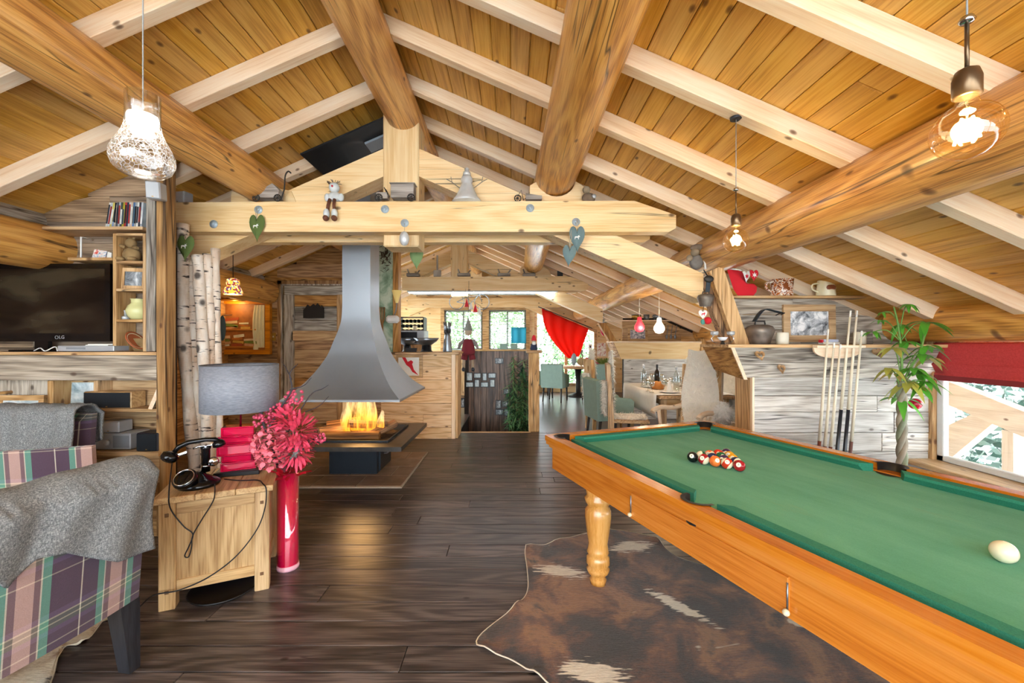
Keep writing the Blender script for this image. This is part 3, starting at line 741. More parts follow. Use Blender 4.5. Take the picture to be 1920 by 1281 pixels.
# ---- balls
BR_ = .0300; BZ = .757+BR_
def ballmat(nm, col, stripe):
    k = N('ball_'+nm); z_ = k.n('SeparateXYZ', i_0=k.n('TexCoord').outputs['Object']).outputs[2]
    if stripe: k.set(Base_Color=k.mix(k.math('LESS_THAN', k.math('ABSOLUTE', z_), .0155), 'f1e6c8', col))
    else: k.set(Base_Color=col)
    k.set(Roughness=.12); return k.m
cols = {'yellow': 'e8a51e', 'blue': '28325e', 'red': 'd63a22', 'purple': '432a55', 'orange': 'f07a38', 'green': '1d6a45', 'maroon': 'a31f26', 'black': '101216'}
e1 = Vector((.733, -.68, 0)); e2 = Vector((.955, .295, 0)); st = Vector((1.036, 2.386, BZ)); D_ = BR_*2.02
lay_ = {(0, 0): ('black', 0, '8'), (1, 0): ('maroon', 1, '15'), (2, 0): ('orange', 0, '5'), (3, 0): ('red', 1, '11'), (4, 0): ('maroon', 0, '7'),
        (0, 1): ('green', 1, '14'), (1, 1): ('blue', 0, '2'), (2, 1): ('purple', 0, '4'), (3, 1): ('blue', 1, '10'),
        (0, 2): ('orange', 1, '13'), (1, 2): ('green', 0, '6'), (2, 2): ('yellow', 1, '9'), (0, 3): ('red', 0, '3'), (1, 3): ('yellow', 0, '1'), (0, 4): ('purple', 1, '12')}
ballg = G().ball((0, 0, 0), BR_, 28, 18)
disc = G().lathe([(.0, .0302), (.006, .0298), (.011, .0281), (.0122, .0275)], 18, cap=False)
def textmesh(name, s, size, mat, parent, M=None, ext=.0003, align='CENTER'):
    cu = bpy.data.curves.new(name, 'FONT'); cu.body = s; cu.size = size; cu.extrude = ext; cu.align_x = align; cu.align_y = 'CENTER'; cu.resolution_u = 3
    t = bpy.data.objects.new(name, cu); COL.objects.link(t)
    bpy.context.view_layer.update()
    me = bpy.data.meshes.new_from_object(t.evaluated_get(bpy.context.evaluated_depsgraph_get())); bpy.data.objects.remove(t)
    me.materials.clear(); me.materials.append(mat)
    o = bpy.data.objects.new(name, me); COL.objects.link(o); o.parent = parent
    if M is not None: o.matrix_local = M
    return o
def look_rot(v, up=Vector((0, 0, 1))):
    z = v.normalized(); x = up.cross(z).normalized(); y = z.cross(x)
    return Matrix((x, y, z)).transposed().to_4x4()
place = {(0, 0): 'at the left corner of the rack', (1, 0): 'in the front row beside the black ball', (2, 0): 'in the middle of the front row', (3, 0): 'in the front row of the rack', (4, 0): 'at the right end of the front row',
    (0, 1): 'just behind the black ball', (1, 1): 'in the second row of the rack', (2, 1): 'in the second row behind the striped red ball', (3, 1): 'at the right of the second row', (0, 2): 'at the far left of the rack',
    (1, 2): 'in the heart of the rack', (2, 2): 'on the right side of the rack', (0, 3): 'far back on the left of the rack', (1, 3): 'far back on the right of the rack', (0, 4): 'at the far point of the rack'}
for (i, j), (cn, stp, num) in lay_.items():
    p = st+e1*D_*i+e2*D_*j
    t = thing('billiard_ball', ('white and ' if stp else '')+cn+(' striped' if stp else '')+' pool ball numbered '+num+' '+place[(i, j)], 'pool ball', p, 0, 'racked pool balls')
    rnd = random.Random(i*7+j)
    b_ = put('ball', ballg, ballmat(cn+num, cols[cn], stp), t, None, (rnd.uniform(.9, 1.5), rnd.uniform(-.6, .6), rnd.random()*6))
    d = (Vector((0, 0, H))-p).normalized(); d = (d+Vector((rnd.uniform(-.5, .5), rnd.uniform(-.3, .3), rnd.uniform(.1, .5)))).normalized()
    sp = put('number_spot', disc, plain('ball_ivory', 'f3ecd8', .2), t); sp.matrix_local = look_rot(d)
    textmesh('number', num, .014 if len(num) == 1 else .0115, blackm(), sp, mv(0, 0, .0302))
tag(put('cue_ball', G().ball((0, 0, 0), .033, 32, 20), plain('cue_ball_ivory', 'ece3c3', .15), None, (1.543, 1.305, .757+.033)), 'plain ivory cue ball alone near the edge of the pool table', 'pool ball')
# ================================================================ cow hide rugs
def hide_mat(name, stops, sc, spots=()):
    k = N(name); v = k.coord((1, 1, 1))
    n = k.noise(v, sc, 5, .62, .5); w_ = k.noise(k.coord((1, 1.6, 1)), sc*.8, 3, .5, 1.0)
    hair = k.noise(k.n('Mapping', i_0=v, i_Rotation=(0, 0, .6), i_Scale=(30, 240, 30)).outputs[0], 1, 3, .7)
    c_ = k.ramp(k.math('ADD', k.math('MULTIPLY', n, .85), k.math('MULTIPLY', hair, .16)), stops)
    wm = k.ramp(w_, [(.66, 0.0), (.69, 1.0)], 'LINEAR')
    for (mx_, my_, ra, rb, an_) in spots:                       # the hide's own pale markings
        dv = k.n('VectorMath', operation='SUBTRACT', i_0=v, i_1=(mx_, my_, 0)).outputs[0]
        dv = k.n('Mapping', vector_type='POINT', i_0=k.n('VectorRotate', rotation_type='Z_AXIS', i_0=dv, i_Angle=an_).outputs[0], i_Scale=(1/ra, 1/rb, 0)).outputs[0]
        ln = k.n('VectorMath', operation='LENGTH', i_0=dv).outputs['Value']
        streak = k.noise(k.n('Mapping', i_0=v, i_Rotation=(0, 0, .6), i_Scale=(9, 60, 9)).outputs[0], 1, 3, .6)
        sm = k.ramp(k.math('ADD', ln, k.math('MULTIPLY', k.math('SUBTRACT', streak, .5), 2.4)), [(.75, 1.0), (.95, 0.0)])
        wm = k.math('MAXIMUM', wm, sm)
    c_ = k.mix(wm, c_, k.mix(hair, 'cbb191', 'f3e7d2'))
    k.set(Base_Color=k.mix(.35, c_, k.mix(1.0, c_, k.ramp(hair, [(.3, .35), (.7, 1.0)]), 'MULTIPLY')), Roughness=.75); k.b.inputs['Sheen Weight'].default_value = .3
    k.bump(hair, .6, .008); return k.m
def hide_centre(pts):
    n = len(pts); acc = Vector((0, 0)); m = 0
    for i in range(n):
        p0, p1, p2, p3 = (Vector(pts[(i+q) % n]) for q in (-1, 0, 1, 2))
        for q in range(8):
            t = q/8; acc += .5*((2*p1)+(p2-p0)*t+(2*p0-5*p1+4*p2-p3)*t*t+(3*p1-p0-3*p2+p3)*t**3); m += 1
    return acc/m
def hide(name, pts, mat, label, z=.0, curl=None, edge='d9cdb8', seed=1):
    # smooth the outline, lay a domed sheet with a pale raw edge
    ring = []; n = len(pts)
    for i in range(n):
        p0, p1, p2, p3 = (Vector(pts[(i+q) % n]) for q in (-1, 0, 1, 2))
        for s in range(8):
            t = s/8; ring.append(.5*((2*p1)+(p2-p0)*t+(2*p0-5*p1+4*p2-p3)*t*t+(3*p1-p0-3*p2+p3)*t**3))
    c = sum(ring, Vector((0, 0)))/len(ring); m = len(ring); vs = []; fs = []
    rings = (1, .985, .95, .8, .6, .4, .2)
    for ri, s in enumerate(rings):
        for i, p in enumerate(ring):
            q = c+(p-c)*s
            zz = [.004, .010, .012, .012, .012, .012, .012][ri]+(.004*math.sin(q.x*9+q.y*7) if ri > 1 else 0)+(.018*max(0, math.sin(i*.55+seed))**3 if ri < 2 else 0)
            if curl: zz += curl(q)*(1 if ri < 3 else 0)
            vs.append((q.x, q.y, z+max(.003, zz)))
    k_ = len(rings)
    for r_ in range(k_-1):
        for i in range(m): fs.append((r_*m+i, r_*m+(i+1) % m, (r_+1)*m+(i+1) % m, (r_+1)*m+i))
    fs.append([(k_-1)*m+i for i in range(m)])
    A = sum(ring[i].x*ring[(i+1) % m].y-ring[(i+1) % m].x*ring[i].y for i in range(m))
    if A < 0: fs = [f[::-1] for f in fs]
    t = thing(name, label, 'rug', (c.x, c.y, 0))
    g = G().add([(x-c.x, y-c.y, zz) for x, y, zz in vs], fs, True)
    put('hide', g, mat, t)
    g = G().tube([(x-c.x, y-c.y, zz) for x, y, zz in vs[:m]]+[(vs[0][0]-c.x, vs[0][1]-c.y, vs[0][2])], .0035, 6, cap=False)
    put('raw_edge', g, plain('raw_hide_edge', edge, .8), t)
    return t
HCX, HCY = 0, 0
hp_ = [FL(a, b) for a, b in ((986, 1026), (1023, 1022), (1096, 1001), (1141, 993), (1222, 1008))]
pts = [(p.x, p.y) for p in hp_]+[(1.15, 2.75), (1.75, 2.45), (2.05, 2.25), (1.98, 1.9), (2.25, 1.45), (2.05, 1.15), (1.5, 1.25), (.95, 1.2), (.5, 1.42)]
pts += [(p.x, p.y) for p in (FL(1023, 1281), FL(962, 1240), FL(893, 1204), FL(966, 1138), FL(990, 1102))]
HCX, HCY = hide_centre(pts)                            # the pale markings sit relative to the hide's origin
hsp = [(FL(a, b).x-HCX, FL(a, b).y-HCY, ra, rb, an_) for a, b, ra, rb, an_ in ((1272, 1140, .20, .045, .9), (1050, 1075, .17, .07, .2), (1185, 1028, .17, .08, -.3), (1110, 1265, .14, .07, .1))]
hm = hide_mat('brindle_cowhide', [(.34, '0f0a0a'), (.45, '2c1a14'), (.53, '6b3f26'), (.60, '96653c'), (.68, '2c1d18')], 3.2, hsp)
hide('cowhide_rug', pts, hm, 'brindle brown cowhide rug under the pool table', seed=2)
hm2 = hide_mat('pale_cowhide', [(.30, '3a281f'), (.38, 'a67c54'), (.48, 'dcc5a2'), (.60, 'f0e4cf'), (.66, '2a1d18')], 4.2)
pts2 = [(p.x, p.y) for p in (FL(248, 1118), FL(205, 1150), FL(160, 1205), FL(120, 1215), FL(95, 1281), FL(60, 1360))]+[(-1.7, 1.0), (-2.4, .9), (-3.0, 1.2), (-3.2, 1.8), (-2.9, 2.4), (-2.35, 2.5), (-2.05, 2.2)]
hide('cowhide_rug', pts2, hm2, 'pale cowhide rug with dark flecks under the plaid armchair', seed=5)
# ================================================================ oak side table
# front edge from left to right in plan
fa, fb = Vector((-1.90, 2.19, 0)), Vector((-1.40, 2.42, 0))
ta = math.atan2(fb.y-fa.y, fb.x-fa.x); TW = .56; TDp = .52; TH = .615
dirx = Vector((math.cos(ta), math.sin(ta), 0)); diry = Vector((-math.sin(ta), math.cos(ta), 0))
tc = fa+dirx*TW/2+diry*TDp/2
tb = thing('side_table', 'square light oak side table with pegged panels', 'side table', tc, ta)
put('table_top', G().box(-TW/2, -.095, -TDp/2, TDp/2, TH-.035, TH, .004).box(-.093, .093, -TDp/2, TDp/2, TH-.035, TH, .004).box(.095, TW/2, -TDp/2, TDp/2, TH-.035, TH, .004), oak('Y'), tb)
lw = .075; ex = TW/2-.022; ey = TDp/2-.022
for sx in (-1, 1):
    for sy in (-1, 1):
        x0 = -ex if sx < 0 else ex-lw; y0 = -ey if sy < 0 else ey-lw
        L_ = put('leg', G().box(x0, x0+lw, y0, y0+lw, 0, TH-.037, .005), oak('Z'), tb)
        if sy < 0:
            for zz in (TH-.10, .10): put('peg', G().box(x0+lw/2-.009, x0+lw/2+.009, -ey-.002, -ey+.002, zz-.009, zz+.009), plain('dark_peg', '6d4b2b', .6), L_)
for r_ in range(4):
    M_ = rot('Z', r_*PI/2); a_, b_ = (ex, ey) if r_ % 2 == 0 else (ey, ex)
    nm = 'panel'
    put('panel', G().box(-a_+lw, a_-lw, -b_+.022, -b_+.036, .135, TH-.10, M=M_), oak('Z'), tb)
    put('rail', G().box(-a_+lw, a_-lw, -b_+.012, -b_+.05, TH-.105, TH-.037, .003, M=M_), oak('X' if r_ % 2 == 0 else 'Y'), tb)
    put('rail', G().box(-a_+lw, a_-lw, -b_+.012, -b_+.05, .09, .15, .003, M=M_), oak('X' if r_ % 2 == 0 else 'Y'), tb)
put('shelf_bottom', G().box(-ex+lw, ex-lw, -ey+.05, ey-.05, .10, .115), oak('X'), tb)
# coiled tray under the table
tag(put('black_tray', G().lathe([(.0, .004), (.16, .004), (.175, .012), (.18, .02), (.172, .022), (.16, .012), (0, .011)], 32), plain('black_plastic', '14161a', .35), None, tc+dirx*.02-diry*.13, None), 'round black tray on the floor under the oak side table', 'tray')
# ================================================================ candlestick telephone
ph = thing('telephone', 'black vintage candlestick telephone on the oak side table', 'telephone', tc-dirx*.11-diry*.09+Vector((0, 0, TH)), ta+.15)
bk = plain('black_bakelite', '0c0d11', .15); chrome = plain('chrome', 'c9ccd1', .12, 1)
put('base', G().lathe([(0, 0), (.10, 0), (.105, .012), (.10, .026), (.075, .038), (.055, .05), (.035, .062), (.024, .08), (0, .08)], 32), bk, ph)
stem = put('stem', G().lathe([(.022, .07), (.022, .20), (.026, .205), (.026, .222), (0, .222)], 20, c=(.03, .02, 0)), bk, ph)
put('collar', G().lathe([(.024, .10), (.026, .105), (.024, .11)], 20, c=(.03, .02, 0)), chrome, stem)
g = G(); 
dl = put('dial', G().lathe([(0, 0), (.055, 0), (.06, .012), (.058, .03), (.05, .036), (0, .036)], 28, M=mv(-.055, -.05, .05) @ rot('Z', -.4) @ rot('X', .75)), bk, ph)
put('finger_ring', G().lathe([(.045, .036), (.046, .039), (.050, .039), (.051, .036)], 28, M=mv(-.055, -.05, .05) @ rot('Z', -.4) @ rot('X', .75), cap=False), chrome, dl)
put('cradle', G().tube([(-.03, .02, .212), (.0, .02, .222), (.06, .02, .222), (.09, .02, .212)], .006, 8).tube([(.03, -.01, .222), (.03, .05, .222)], .006, 8), chrome, ph)
hs_ = put('handset', G().tube([(-.115, .02, .205), (-.095, .02, .232), (-.05, .02, .252), (.03, .02, .258), (.075, .02, .252), (.095, .02, .24)], [.012, .014, .014, .013, .014, .013], 12), bk, ph)
put('earpiece', G().lathe([(.02, 0), (.042, -.012), (.044, -.035), (.036, -.05), (.026, -.055), (0, -.055)], 22, M=mv(-.12, .02, .205) @ rot('Y', .5)), bk, hs_)
put('mouthpiece', G().lathe([(.018, .01), (.032, -.005), (.034, -.025), (.02, -.032), (0, -.032)], 22, M=mv(.09, .02, .238) @ rot('Y', -.25)), bk, hs_)
put('ringer_bell', G().lathe([(0, 0), (.024, .002), (.028, .012), (.02, .02), (0, .024)], 18, M=mv(.068, .0, .13) @ rot('X', PI/2)), chrome, ph)
# cords: handset cord hanging down the front of the table and power cord swinging to the floor
fr = lambda u, z, o=.008: (tc+dirx*u+diry*(-TDp/2-o)+Vector((0, 0, z)))
def curve(pts, n=8):
    out = []; m = len(pts); P_ = [Vector(p) for p in pts]
    for i in range(m-1):
        p0, p1, p2, p3 = P_[max(i-1, 0)], P_[i], P_[i+1], P_[min(i+2, m-1)]
        for s in range(n):
            t = s/n; out.append(.5*((2*p1)+(p2-p0)*t+(2*p0-5*p1+4*p2-p3)*t*t+(3*p1-p0-3*p2+p3)*t**3))
    return out+[P_[-1]]
phl = ph.location
c1 = [Vector((phl.x, phl.y, 0))+dirx*-.12-diry*.02+Vector((0, 0, TH+.15)), fr(-.20, TH+.03, .02), fr(-.195, TH-.06), fr(-.14, TH-.16), fr(-.10, TH-.21), fr(-.115, TH-.27), fr(-.135, TH-.32), fr(-.118, TH-.33), fr(-.105, TH-.28), fr(-.10, TH-.22), fr(-.06, TH-.14), fr(-.01, TH-.05), fr(.0, TH+.006, .01), Vector((phl.x, phl.y, 0))+dirx*.07+diry*.02+Vector((0, 0, TH+.012))]
tag(put('handset_cord', G().tube(curve(c1), .0032, 6), blackm()), 'thin black handset cord dangling in a loop down the oak table front', 'cord')
c2 = [Vector((phl.x, phl.y, 0))+dirx*.115+diry*.04+Vector((0, 0, TH+.008)), Vector((phl.x, phl.y, 0))+dirx*.2-diry*.02+Vector((0, 0, TH+.006)), tc+dirx*.19-diry*.15+Vector((0, 0, TH+.006)), fr(.225, TH+.008, -.02), fr(.245, TH-.02), fr(.24, TH-.12), fr(.20, TH-.24, .012), fr(.10, TH-.37, .016), fr(-.03, TH-.46, .012), fr(-.16, TH-.5, .008), fr(-.27, TH-.5, .01), tc-dirx*.36-diry*.2+Vector((0, 0, .03)), tc-dirx*.48-diry*.1+Vector((0, 0, .004))]
tag(put('power_cord', G().tube(curve(c2), .0036, 6), blackm()), 'black cable swinging across the oak table front to the floor', 'cord')
# ================================================================ table lamp of stacked glass books
lpz = Vector((-1.735, 2.66, 0))
lm = thing('table_lamp', 'table lamp with grey drum shade on a stack of red glass books', 'lamp', lpz+Vector((0, 0, TH)), ta-.12)
put('base', G().box(-.125, .125, -.085, .085, 0, .026, .003).box(-.11, .11, -.072, .072, .026, .028), blackm(), lm)
k = N('red_glass_book'); k.set(Base_Color='e8174f', Roughness=.08); k.b.inputs['Transmission Weight'].default_value = .25; k.b.inputs['Coat Weight'].default_value = 1.0; rg = k.m
zb = .028; random.seed(3)
for i, (lx, ly, hh, a_) in enumerate([(.095, .06, .052, .15), (.085, .06, .045, -.12), (.115, .07, .068, .1), (.10, .062, .045, -.1), (.09, .055, .06, .08)]):
    M_ = mv(random.uniform(-.008, .008), random.uniform(-.006, .006), zb) @ rot('Z', a_)
    bk_ = put('glass_book', G().box(-lx, lx, -ly, ly, 0, .007, .003, M=M_).box(-lx+.008, lx-.004, -ly+.005, ly-.005, .007, hh-.007, .004, M=M_).box(-lx, lx, -ly, ly, hh-.007, hh, .003, M=M_).box(-lx-.001, -lx+.01, -ly, ly, 0, hh, .004, M=M_), rg, lm)
    zb += hh+.0005
put('stem', G().tube([(0, 0, zb), (0, 0, zb+.24)], .006, 10), chrome, lm)
k = N('grey_lampshade'); n = k.noise(k.coord((40, 40, 160)), 1, 3); k.set(Base_Color=k.ramp(n, [(.3, '777a84'), (.7, '8f929b')]), Roughness=.7); k.bump(n, .3, .003)
zs = zb+.10
put('shade', G().lathe([(.212, zs), (.215, zs), (.215, zs+.285), (.212, zs+.285), (.212, zs)], 40, cap=False), k.m, lm)
put('shade_ring', G().tube([(.213*math.cos(t), .213*math.sin(t), zs+.286) for t in [2*PI*i/40 for i in range(41)]], .003, 6, cap=False).tube([(-.213, 0, zs+.27), (.213, 0, zs+.27)], .0025, 6), plain('shade_rim', '55585e', .5), lm)
put('bulb', G().ball((0, 0, zs+.13), .03, 12, 8), plain('frosted_bulb', 'f4f0e6', .4), lm)
put('lamp_socket', G().lathe([(.012, zs+.05), (.016, zs+.055), (.016, zs+.10), (.01, zs+.105)], 12), dgrey(), lm)
put('pull_chain', G().tube([(.12, -.06, zs), (.12, -.06, zs-.05)], .0015, 5).ball((.12, -.06, zs-.055), .005, 8, 5), chrome, lm)
# ================================================================ tall red vase with flowers
vz = FL(540, 1064)
va = thing('flower_vase', 'tall bright pink glass cylinder vase on the dark floor', 'vase', (vz.x, vz.y, 0))
k = N('pink_vase'); k.set(Base_Color='f7207c', Roughness=.12); k.b.inputs['Coat Weight'].default_value = 1.0
put('inner_cylinder', G().lathe([(0, .012), (.058, .012), (.060, .03), (.060, .60), (0, .60)], 32), k.m, va)
put('glass_foot', G().lathe([(0, 0), (.064, 0), (.066, .01), (.064, .03), (.060, .031), (0, .012)], 32), plain('pale_pink_glass', 'f7b9c8', .1), va)
put('glass_wall', G().lathe([(.0645, .031), (.0645, .70), (.062, .70), (.062, .031)], 32, cap=False), thin('pink_thin_glass', 'ffdfe6', .10), va)
bq = thing('flower_bouquet', 'bouquet of pink blossoms with dark twigs standing in the tall vase', 'flowers', (vz.x, vz.y, .62)); bq.scale = (1.25, 1.25, 1.25)
random.seed(17)
pet = plain('pink_petal', 'f95575', .55, var=.25); pet2 = plain('coral_petal', 'fb8292', .6, var=.2); twig = plain('dark_twig', '3a3439', .8)
def petal(g, c, d, L, wd, cup=.3):
    M_ = Matrix.Translation(c) @ look_rot(d, Vector((random.random()-.5, random.random()-.5, 1)))
    vs = [(0, 0, 0), (-wd, 0, L*.45), (wd, 0, L*.45), (0, wd*cup, L*.5), (-wd*.55, wd*.5*cup, L*.9), (wd*.55, wd*.5*cup, L*.9), (0, -wd*cup, L)]
    g.add(vs, [(0, 1, 3), (0, 3, 2), (1, 4, 3), (3, 5, 2), (4, 6, 3), (3, 6, 5)], True, 0, M_)
def bloom(c, r, n, mat, L, wd, name, flat=.8):
    g = G()
    for i in range(n):
        t = math.acos(1-2*(i+.5)/n*flat); a_ = i*2.39996
        d = Vector((math.sin(t)*math.cos(a_), math.sin(t)*math.sin(a_), math.cos(t)))
        petal(g, Vector(c)+d*r*.45, d+Vector((random.uniform(-.35, .35), random.uniform(-.35, .35), random.uniform(-.35, .35))), L*random.uniform(.8, 1.2), wd)
    put(name, g, mat, bq)
bloom((.055, -.02, .20), .11, 150, pet, .065, .009, 'spider_bloom', .95)
bloom((.06, -.04, .11), .09, 110, pet, .06, .008, 'spider_bloom', .95)
bloom((.0, -.02, .27), .07, 60, pet, .05, .012, 'spider_bloom', .9)
def hydr(c, r, n, nm='hydrangea'):
    g = G()
    for i in range(n):
        t = math.acos(1-2*(i+.5)/n*.85); a_ = i*2.39996
        d = Vector((math.sin(t)*math.cos(a_), math.sin(t)*math.sin(a_), math.cos(t)))
        p = Vector(c)+d*r; Q = look_rot(d)
        for q in range(4):
            petal(g, p, (Q @ Vector((math.cos(q*PI/2), math.sin(q*PI/2), .5))), .03, .014, .3)
    put(nm, g, pet2, bq)
hydr((-.06, -.05, .15), .07, 34); hydr((-.045, -.07, .09), .055, 24)
def berries(c, r, n):
    g = G()
    for i in range(n):
        d = Vector((random.gauss(0, 1), random.gauss(0, 1), random.gauss(0, 1))).normalized()*r*random.uniform(.5, 1)
        g.ball(Vector(c)+d, .008, 7, 5)
    put('berry_cluster', g, plain('pink_berry', 'd5516f', .4), bq)
berries((-.11, -.02, .27), .05, 40); berries((.02, .02, .37), .05, 40); berries((-.12, -.06, .13), .04, 30); berries((.15, .02, .17), .035, 22); berries((-.06, .0, .31), .04, 26)
def twigs(p0, pts, r):
    put('twig', G().tube(curve([p0]+pts, 5), [r*(1-.7*i/(len(pts)*5)) for i in range(len(pts)*5+1)], 6), twig, bq)
twigs((0, 0, -.2), [(-.06, -.03, .12), (-.11, -.04, .28), (-.09, -.04, .38), (-.15, -.04, .46), (-.17, -.04, .50)], .007)
twigs((-.11, -.04, .30), [(-.17, -.03, .37), (-.21, -.03, .40)], .005)
twigs((-.09, -.04, .2), [(-.02, -.03, .33), (.03, -.02, .42), (.02, -.02, .50), (.06, -.02, .55)], .006)
twigs((.02, -.02, .42), [(.09, -.02, .44), (.13, -.02, .48)], .004)
twigs((.0, .0, .2), [(.10, .02, .38), (.17, .02, .42), (.20, .02, .44)], .004)
twigs((.08, .02, .3), [(.15, .02, .33), (.20, .02, .38)], .003)
twigs((.03, -.02, .47), [(.0, -.02, .53), (-.02, -.02, .56)], .003)
g = G()
for i in range(26):
    a_ = random.random()*6.28; petal(g, Vector((.03*math.cos(a_), .03*math.sin(a_), random.uniform(-.01, .07))), Vector((math.cos(a_)*.5, math.sin(a_)*.5, 1)), .06, .012)
put('grey_leaves', g, plain('silver_leaf', 'aeb2b0', .6, var=.4), bq)
g = G()
for i in range(18):
    a_ = random.random()*6.28; petal(g, Vector((.045*math.cos(a_), .045*math.sin(a_), random.uniform(-.02, .0))), Vector((math.cos(a_)*.9, math.sin(a_)*.9, random.uniform(-.2, .9))), .07, .016)
put('red_leaves', g, plain('red_leaf', 'c3102a', .4), bq)
# ================================================================ plaid armchairs
def plaid(axis):
    k = N('plaid_wool_'+axis); sx = k.n('SeparateXYZ', i_0=k.n('TexCoord').outputs['Object'])
    u = k.math('FRACT', k.math('MULTIPLY', sx.outputs[{'x': 0, 'y': 1}[axis]], 1/.30)); v = k.math('FRACT', k.math('MULTIPLY', sx.outputs[2], 1/.26))
    st = [(0, '4a3340'), (.22, 'd8cdb4'), (.235, '4a3340'), (.42, '5f9f86'), (.50, 'd8cdb4'), (.515, '7d5f5c'), (.58, 'd0a898'), (.74, '7d5f5c'), (.80, 'd8cdb4'), (.815, '5f9f86'), (.90, '4a3340')]
    a_ = k.ramp(u, st, 'CONSTANT')
    b_ = k.ramp(v, [(0, '4e3a52'), (.30, 'c9c0a8'), (.32, '4e3a52'), (.45, '6d5a80'), (.52, '55705e'), (.58, 'd8d0b0'), (.60, '55705e'), (.66, 'd8d0b0'), (.68, '6d5a80'), (.76, '4e3a52')], 'CONSTANT')
    fine = k.noise(k.coord((1, 1, 1)), 330, 2)
    c_ = k.mix(.36, a_, b_)
    k.set(Base_Color=k.mix(.25, c_, k.mix(1.0, c_, k.ramp(fine, [(.3, .35), (.7, 1.0)]), 'MULTIPLY')), Roughness=.9); k.b.inputs['Sheen Weight'].default_value = .3
    k.bump(fine, .3, .003); return k.m
plx, ply = plaid('x'), plaid('y')
k = N('grey_wool_throw'); f1 = k.noise(k.coord((130, 130, 330)), 1, 3, .7); f2 = k.noise(k.coord((300, 300, 90)), 1, 3, .7)
k.set(Base_Color=k.ramp(k.math('MULTIPLY', k.math('ADD', f1, f2), .5), [(.34, '4b4d4f'), (.5, '7d7f80'), (.66, 'bdbdba')]), Roughness=.95); k.bump(f1, .5, .006); wool = k.m
blk = wood('black_worn_leg', '2b2b30', '1d1d22', '101014', 'Z', .45, 0, 1, var=.02)
def armchair(label, loc, rz, wd=.62, ht=.92, dp=.60, arm=.62, seat=.46):
    t = thing('armchair', label, 'armchair', loc, rz)
    hw_ = wd/2; yb = -dp/2
    # back: gently bowed padded slab
    def bk(u, v, s):
        x = -hw_+wd*u; z = .31+(ht-.31)*v
        y = yb-.02-.05*(v)+.02*math.cos((u-.5)*PI)*-1
        e = min(u, 1-u, (1-v))*14; r_ = min(1, max(.35, math.sqrt(max(0, 1-(1-min(1, e))**2))+.3))
        return (x, y+(.0 if s < 0 else .10*r_), z)
    g = G().surf(lambda u, v: bk(u, v, -1), 10, 10).surf(lambda u, v: bk(1-u, v, 1), 10, 10)
    g.surf(lambda u, v: bk(u, 1, -1 if v < .5 else 1), 10, 1)
    for e in (0, 1): g.surf(lambda u, v: bk(e, u if e else 1-u, -1 if v < .5 else 1), 10, 1)
    put('backrest', g, plx, t)
    put('seat', G().box(-hw_+.05, hw_-.05, yb+.09, dp/2, .31, seat, .04), plx, t)
    put('seat_frame', G().box(-hw_+.01, hw_-.01, yb+.02, dp/2-.01, .29, .34, .01), ply, t)
    for s in (-1, 1):
        x0 = s*hw_-(.075 if s > 0 else 0)
        put('armrest', G().prism([(yb+.05, .31), (dp/2, .31), (dp/2, arm-.06), (dp/2-.04, arm), (yb+.09, arm+.06)], x0, x0+.075, 'yz'), ply, t)
        for yy, lean in ((yb+.02, -.035), (dp/2-.09, .0)):
            a_, b_ = .04, .022
            xc = s*(hw_-.035); pts_ = [(-a_/1, 0), (a_, 0)]
            vs = [(xc-a_, yy-.04, .31), (xc+a_, yy-.04, .31), (xc+a_, yy+.04, .31), (xc-a_, yy+.04, .31), (xc-b_, yy-.03+lean, 0.013), (xc+b_, yy-.03+lean, 0.013), (xc+b_, yy+.03+lean, 0.013), (xc-b_, yy+.03+lean, 0.013)]
            put('leg', G().add(vs, [(0, 1, 2, 3), (7, 6, 5, 4), (0, 4, 5, 1), (1, 5, 6, 2), (2, 6, 7, 3), (3, 7, 4, 0)]), blk, t)
    return t
def throw(label, chair, wd, ht, dp, drops, fold, inner=.25, x0=0.0, x1=1.0):
    """cloth draped over a chair back: inner side, over the top, down the outside with an uneven hem"""
    yb = -dp/2; t = thing('throw_blanket', label, 'blanket', chair.location, chair.rotation_euler.z)
    def fn(u, v):
        x = -wd/2-.01+(wd+.02)*(x0+(x1-x0)*u)
        k_ = u*(len(drops)-1); i = min(int(k_), len(drops)-2); dr_ = drops[i]+(drops[i+1]-drops[i])*(k_-i)
        tot = inner+.13+dr_; s = v*tot
        w_ = .5+.5*math.sin(u*fold+1.1); ww = .010*w_+.006*math.sin(u*fold*2.3+v*5)
        if s < inner: y, z = yb+.095+ww, ht-inner+s
        elif s < inner+.13:
            a_ = (s-inner)/.13*PI; y, z = yb+.012+.085*math.cos(a_), ht+.012+.045*math.sin(a_)+ww*.6
        else:
            q = s-inner-.13; y, z = yb-.083-.012+ .05*(q/(ht-.31)) - ww*1.6-.014, ht-q
        return (x+.012*math.sin(v*9+u*4), y, z)
    g = G().surf(fn, 48, 40)
    put('cloth', g, wool, t, mods=solid(.012)); return t
ch1 = armchair('plaid wool armchair nearest the camera, black legs, turned away', (-2.03, 1.60, 0), R(81), .62, .875)
throw('grey wool throw hanging over the back of the nearest plaid armchair', ch1, .62, .875, .60, [.12, .15, .24, .18, .20, .26, .32, .34, .35], 9)
ch2 = armchair('smaller plaid armchair with a bare straight back in the middle', (-2.62, 2.50, 0), R(17), .44, .87, .40, .55)
ch3 = armchair('plaid armchair facing the room in front of the media cabinet', (-3.12, 2.56, 0), R(180), .54, .96, .46, .60)
throw('grey wool throw bunched over the armchair before the media cabinet', ch3, .54, .97, .46, [.2, .25, .3, .3, .25], 13, .50)
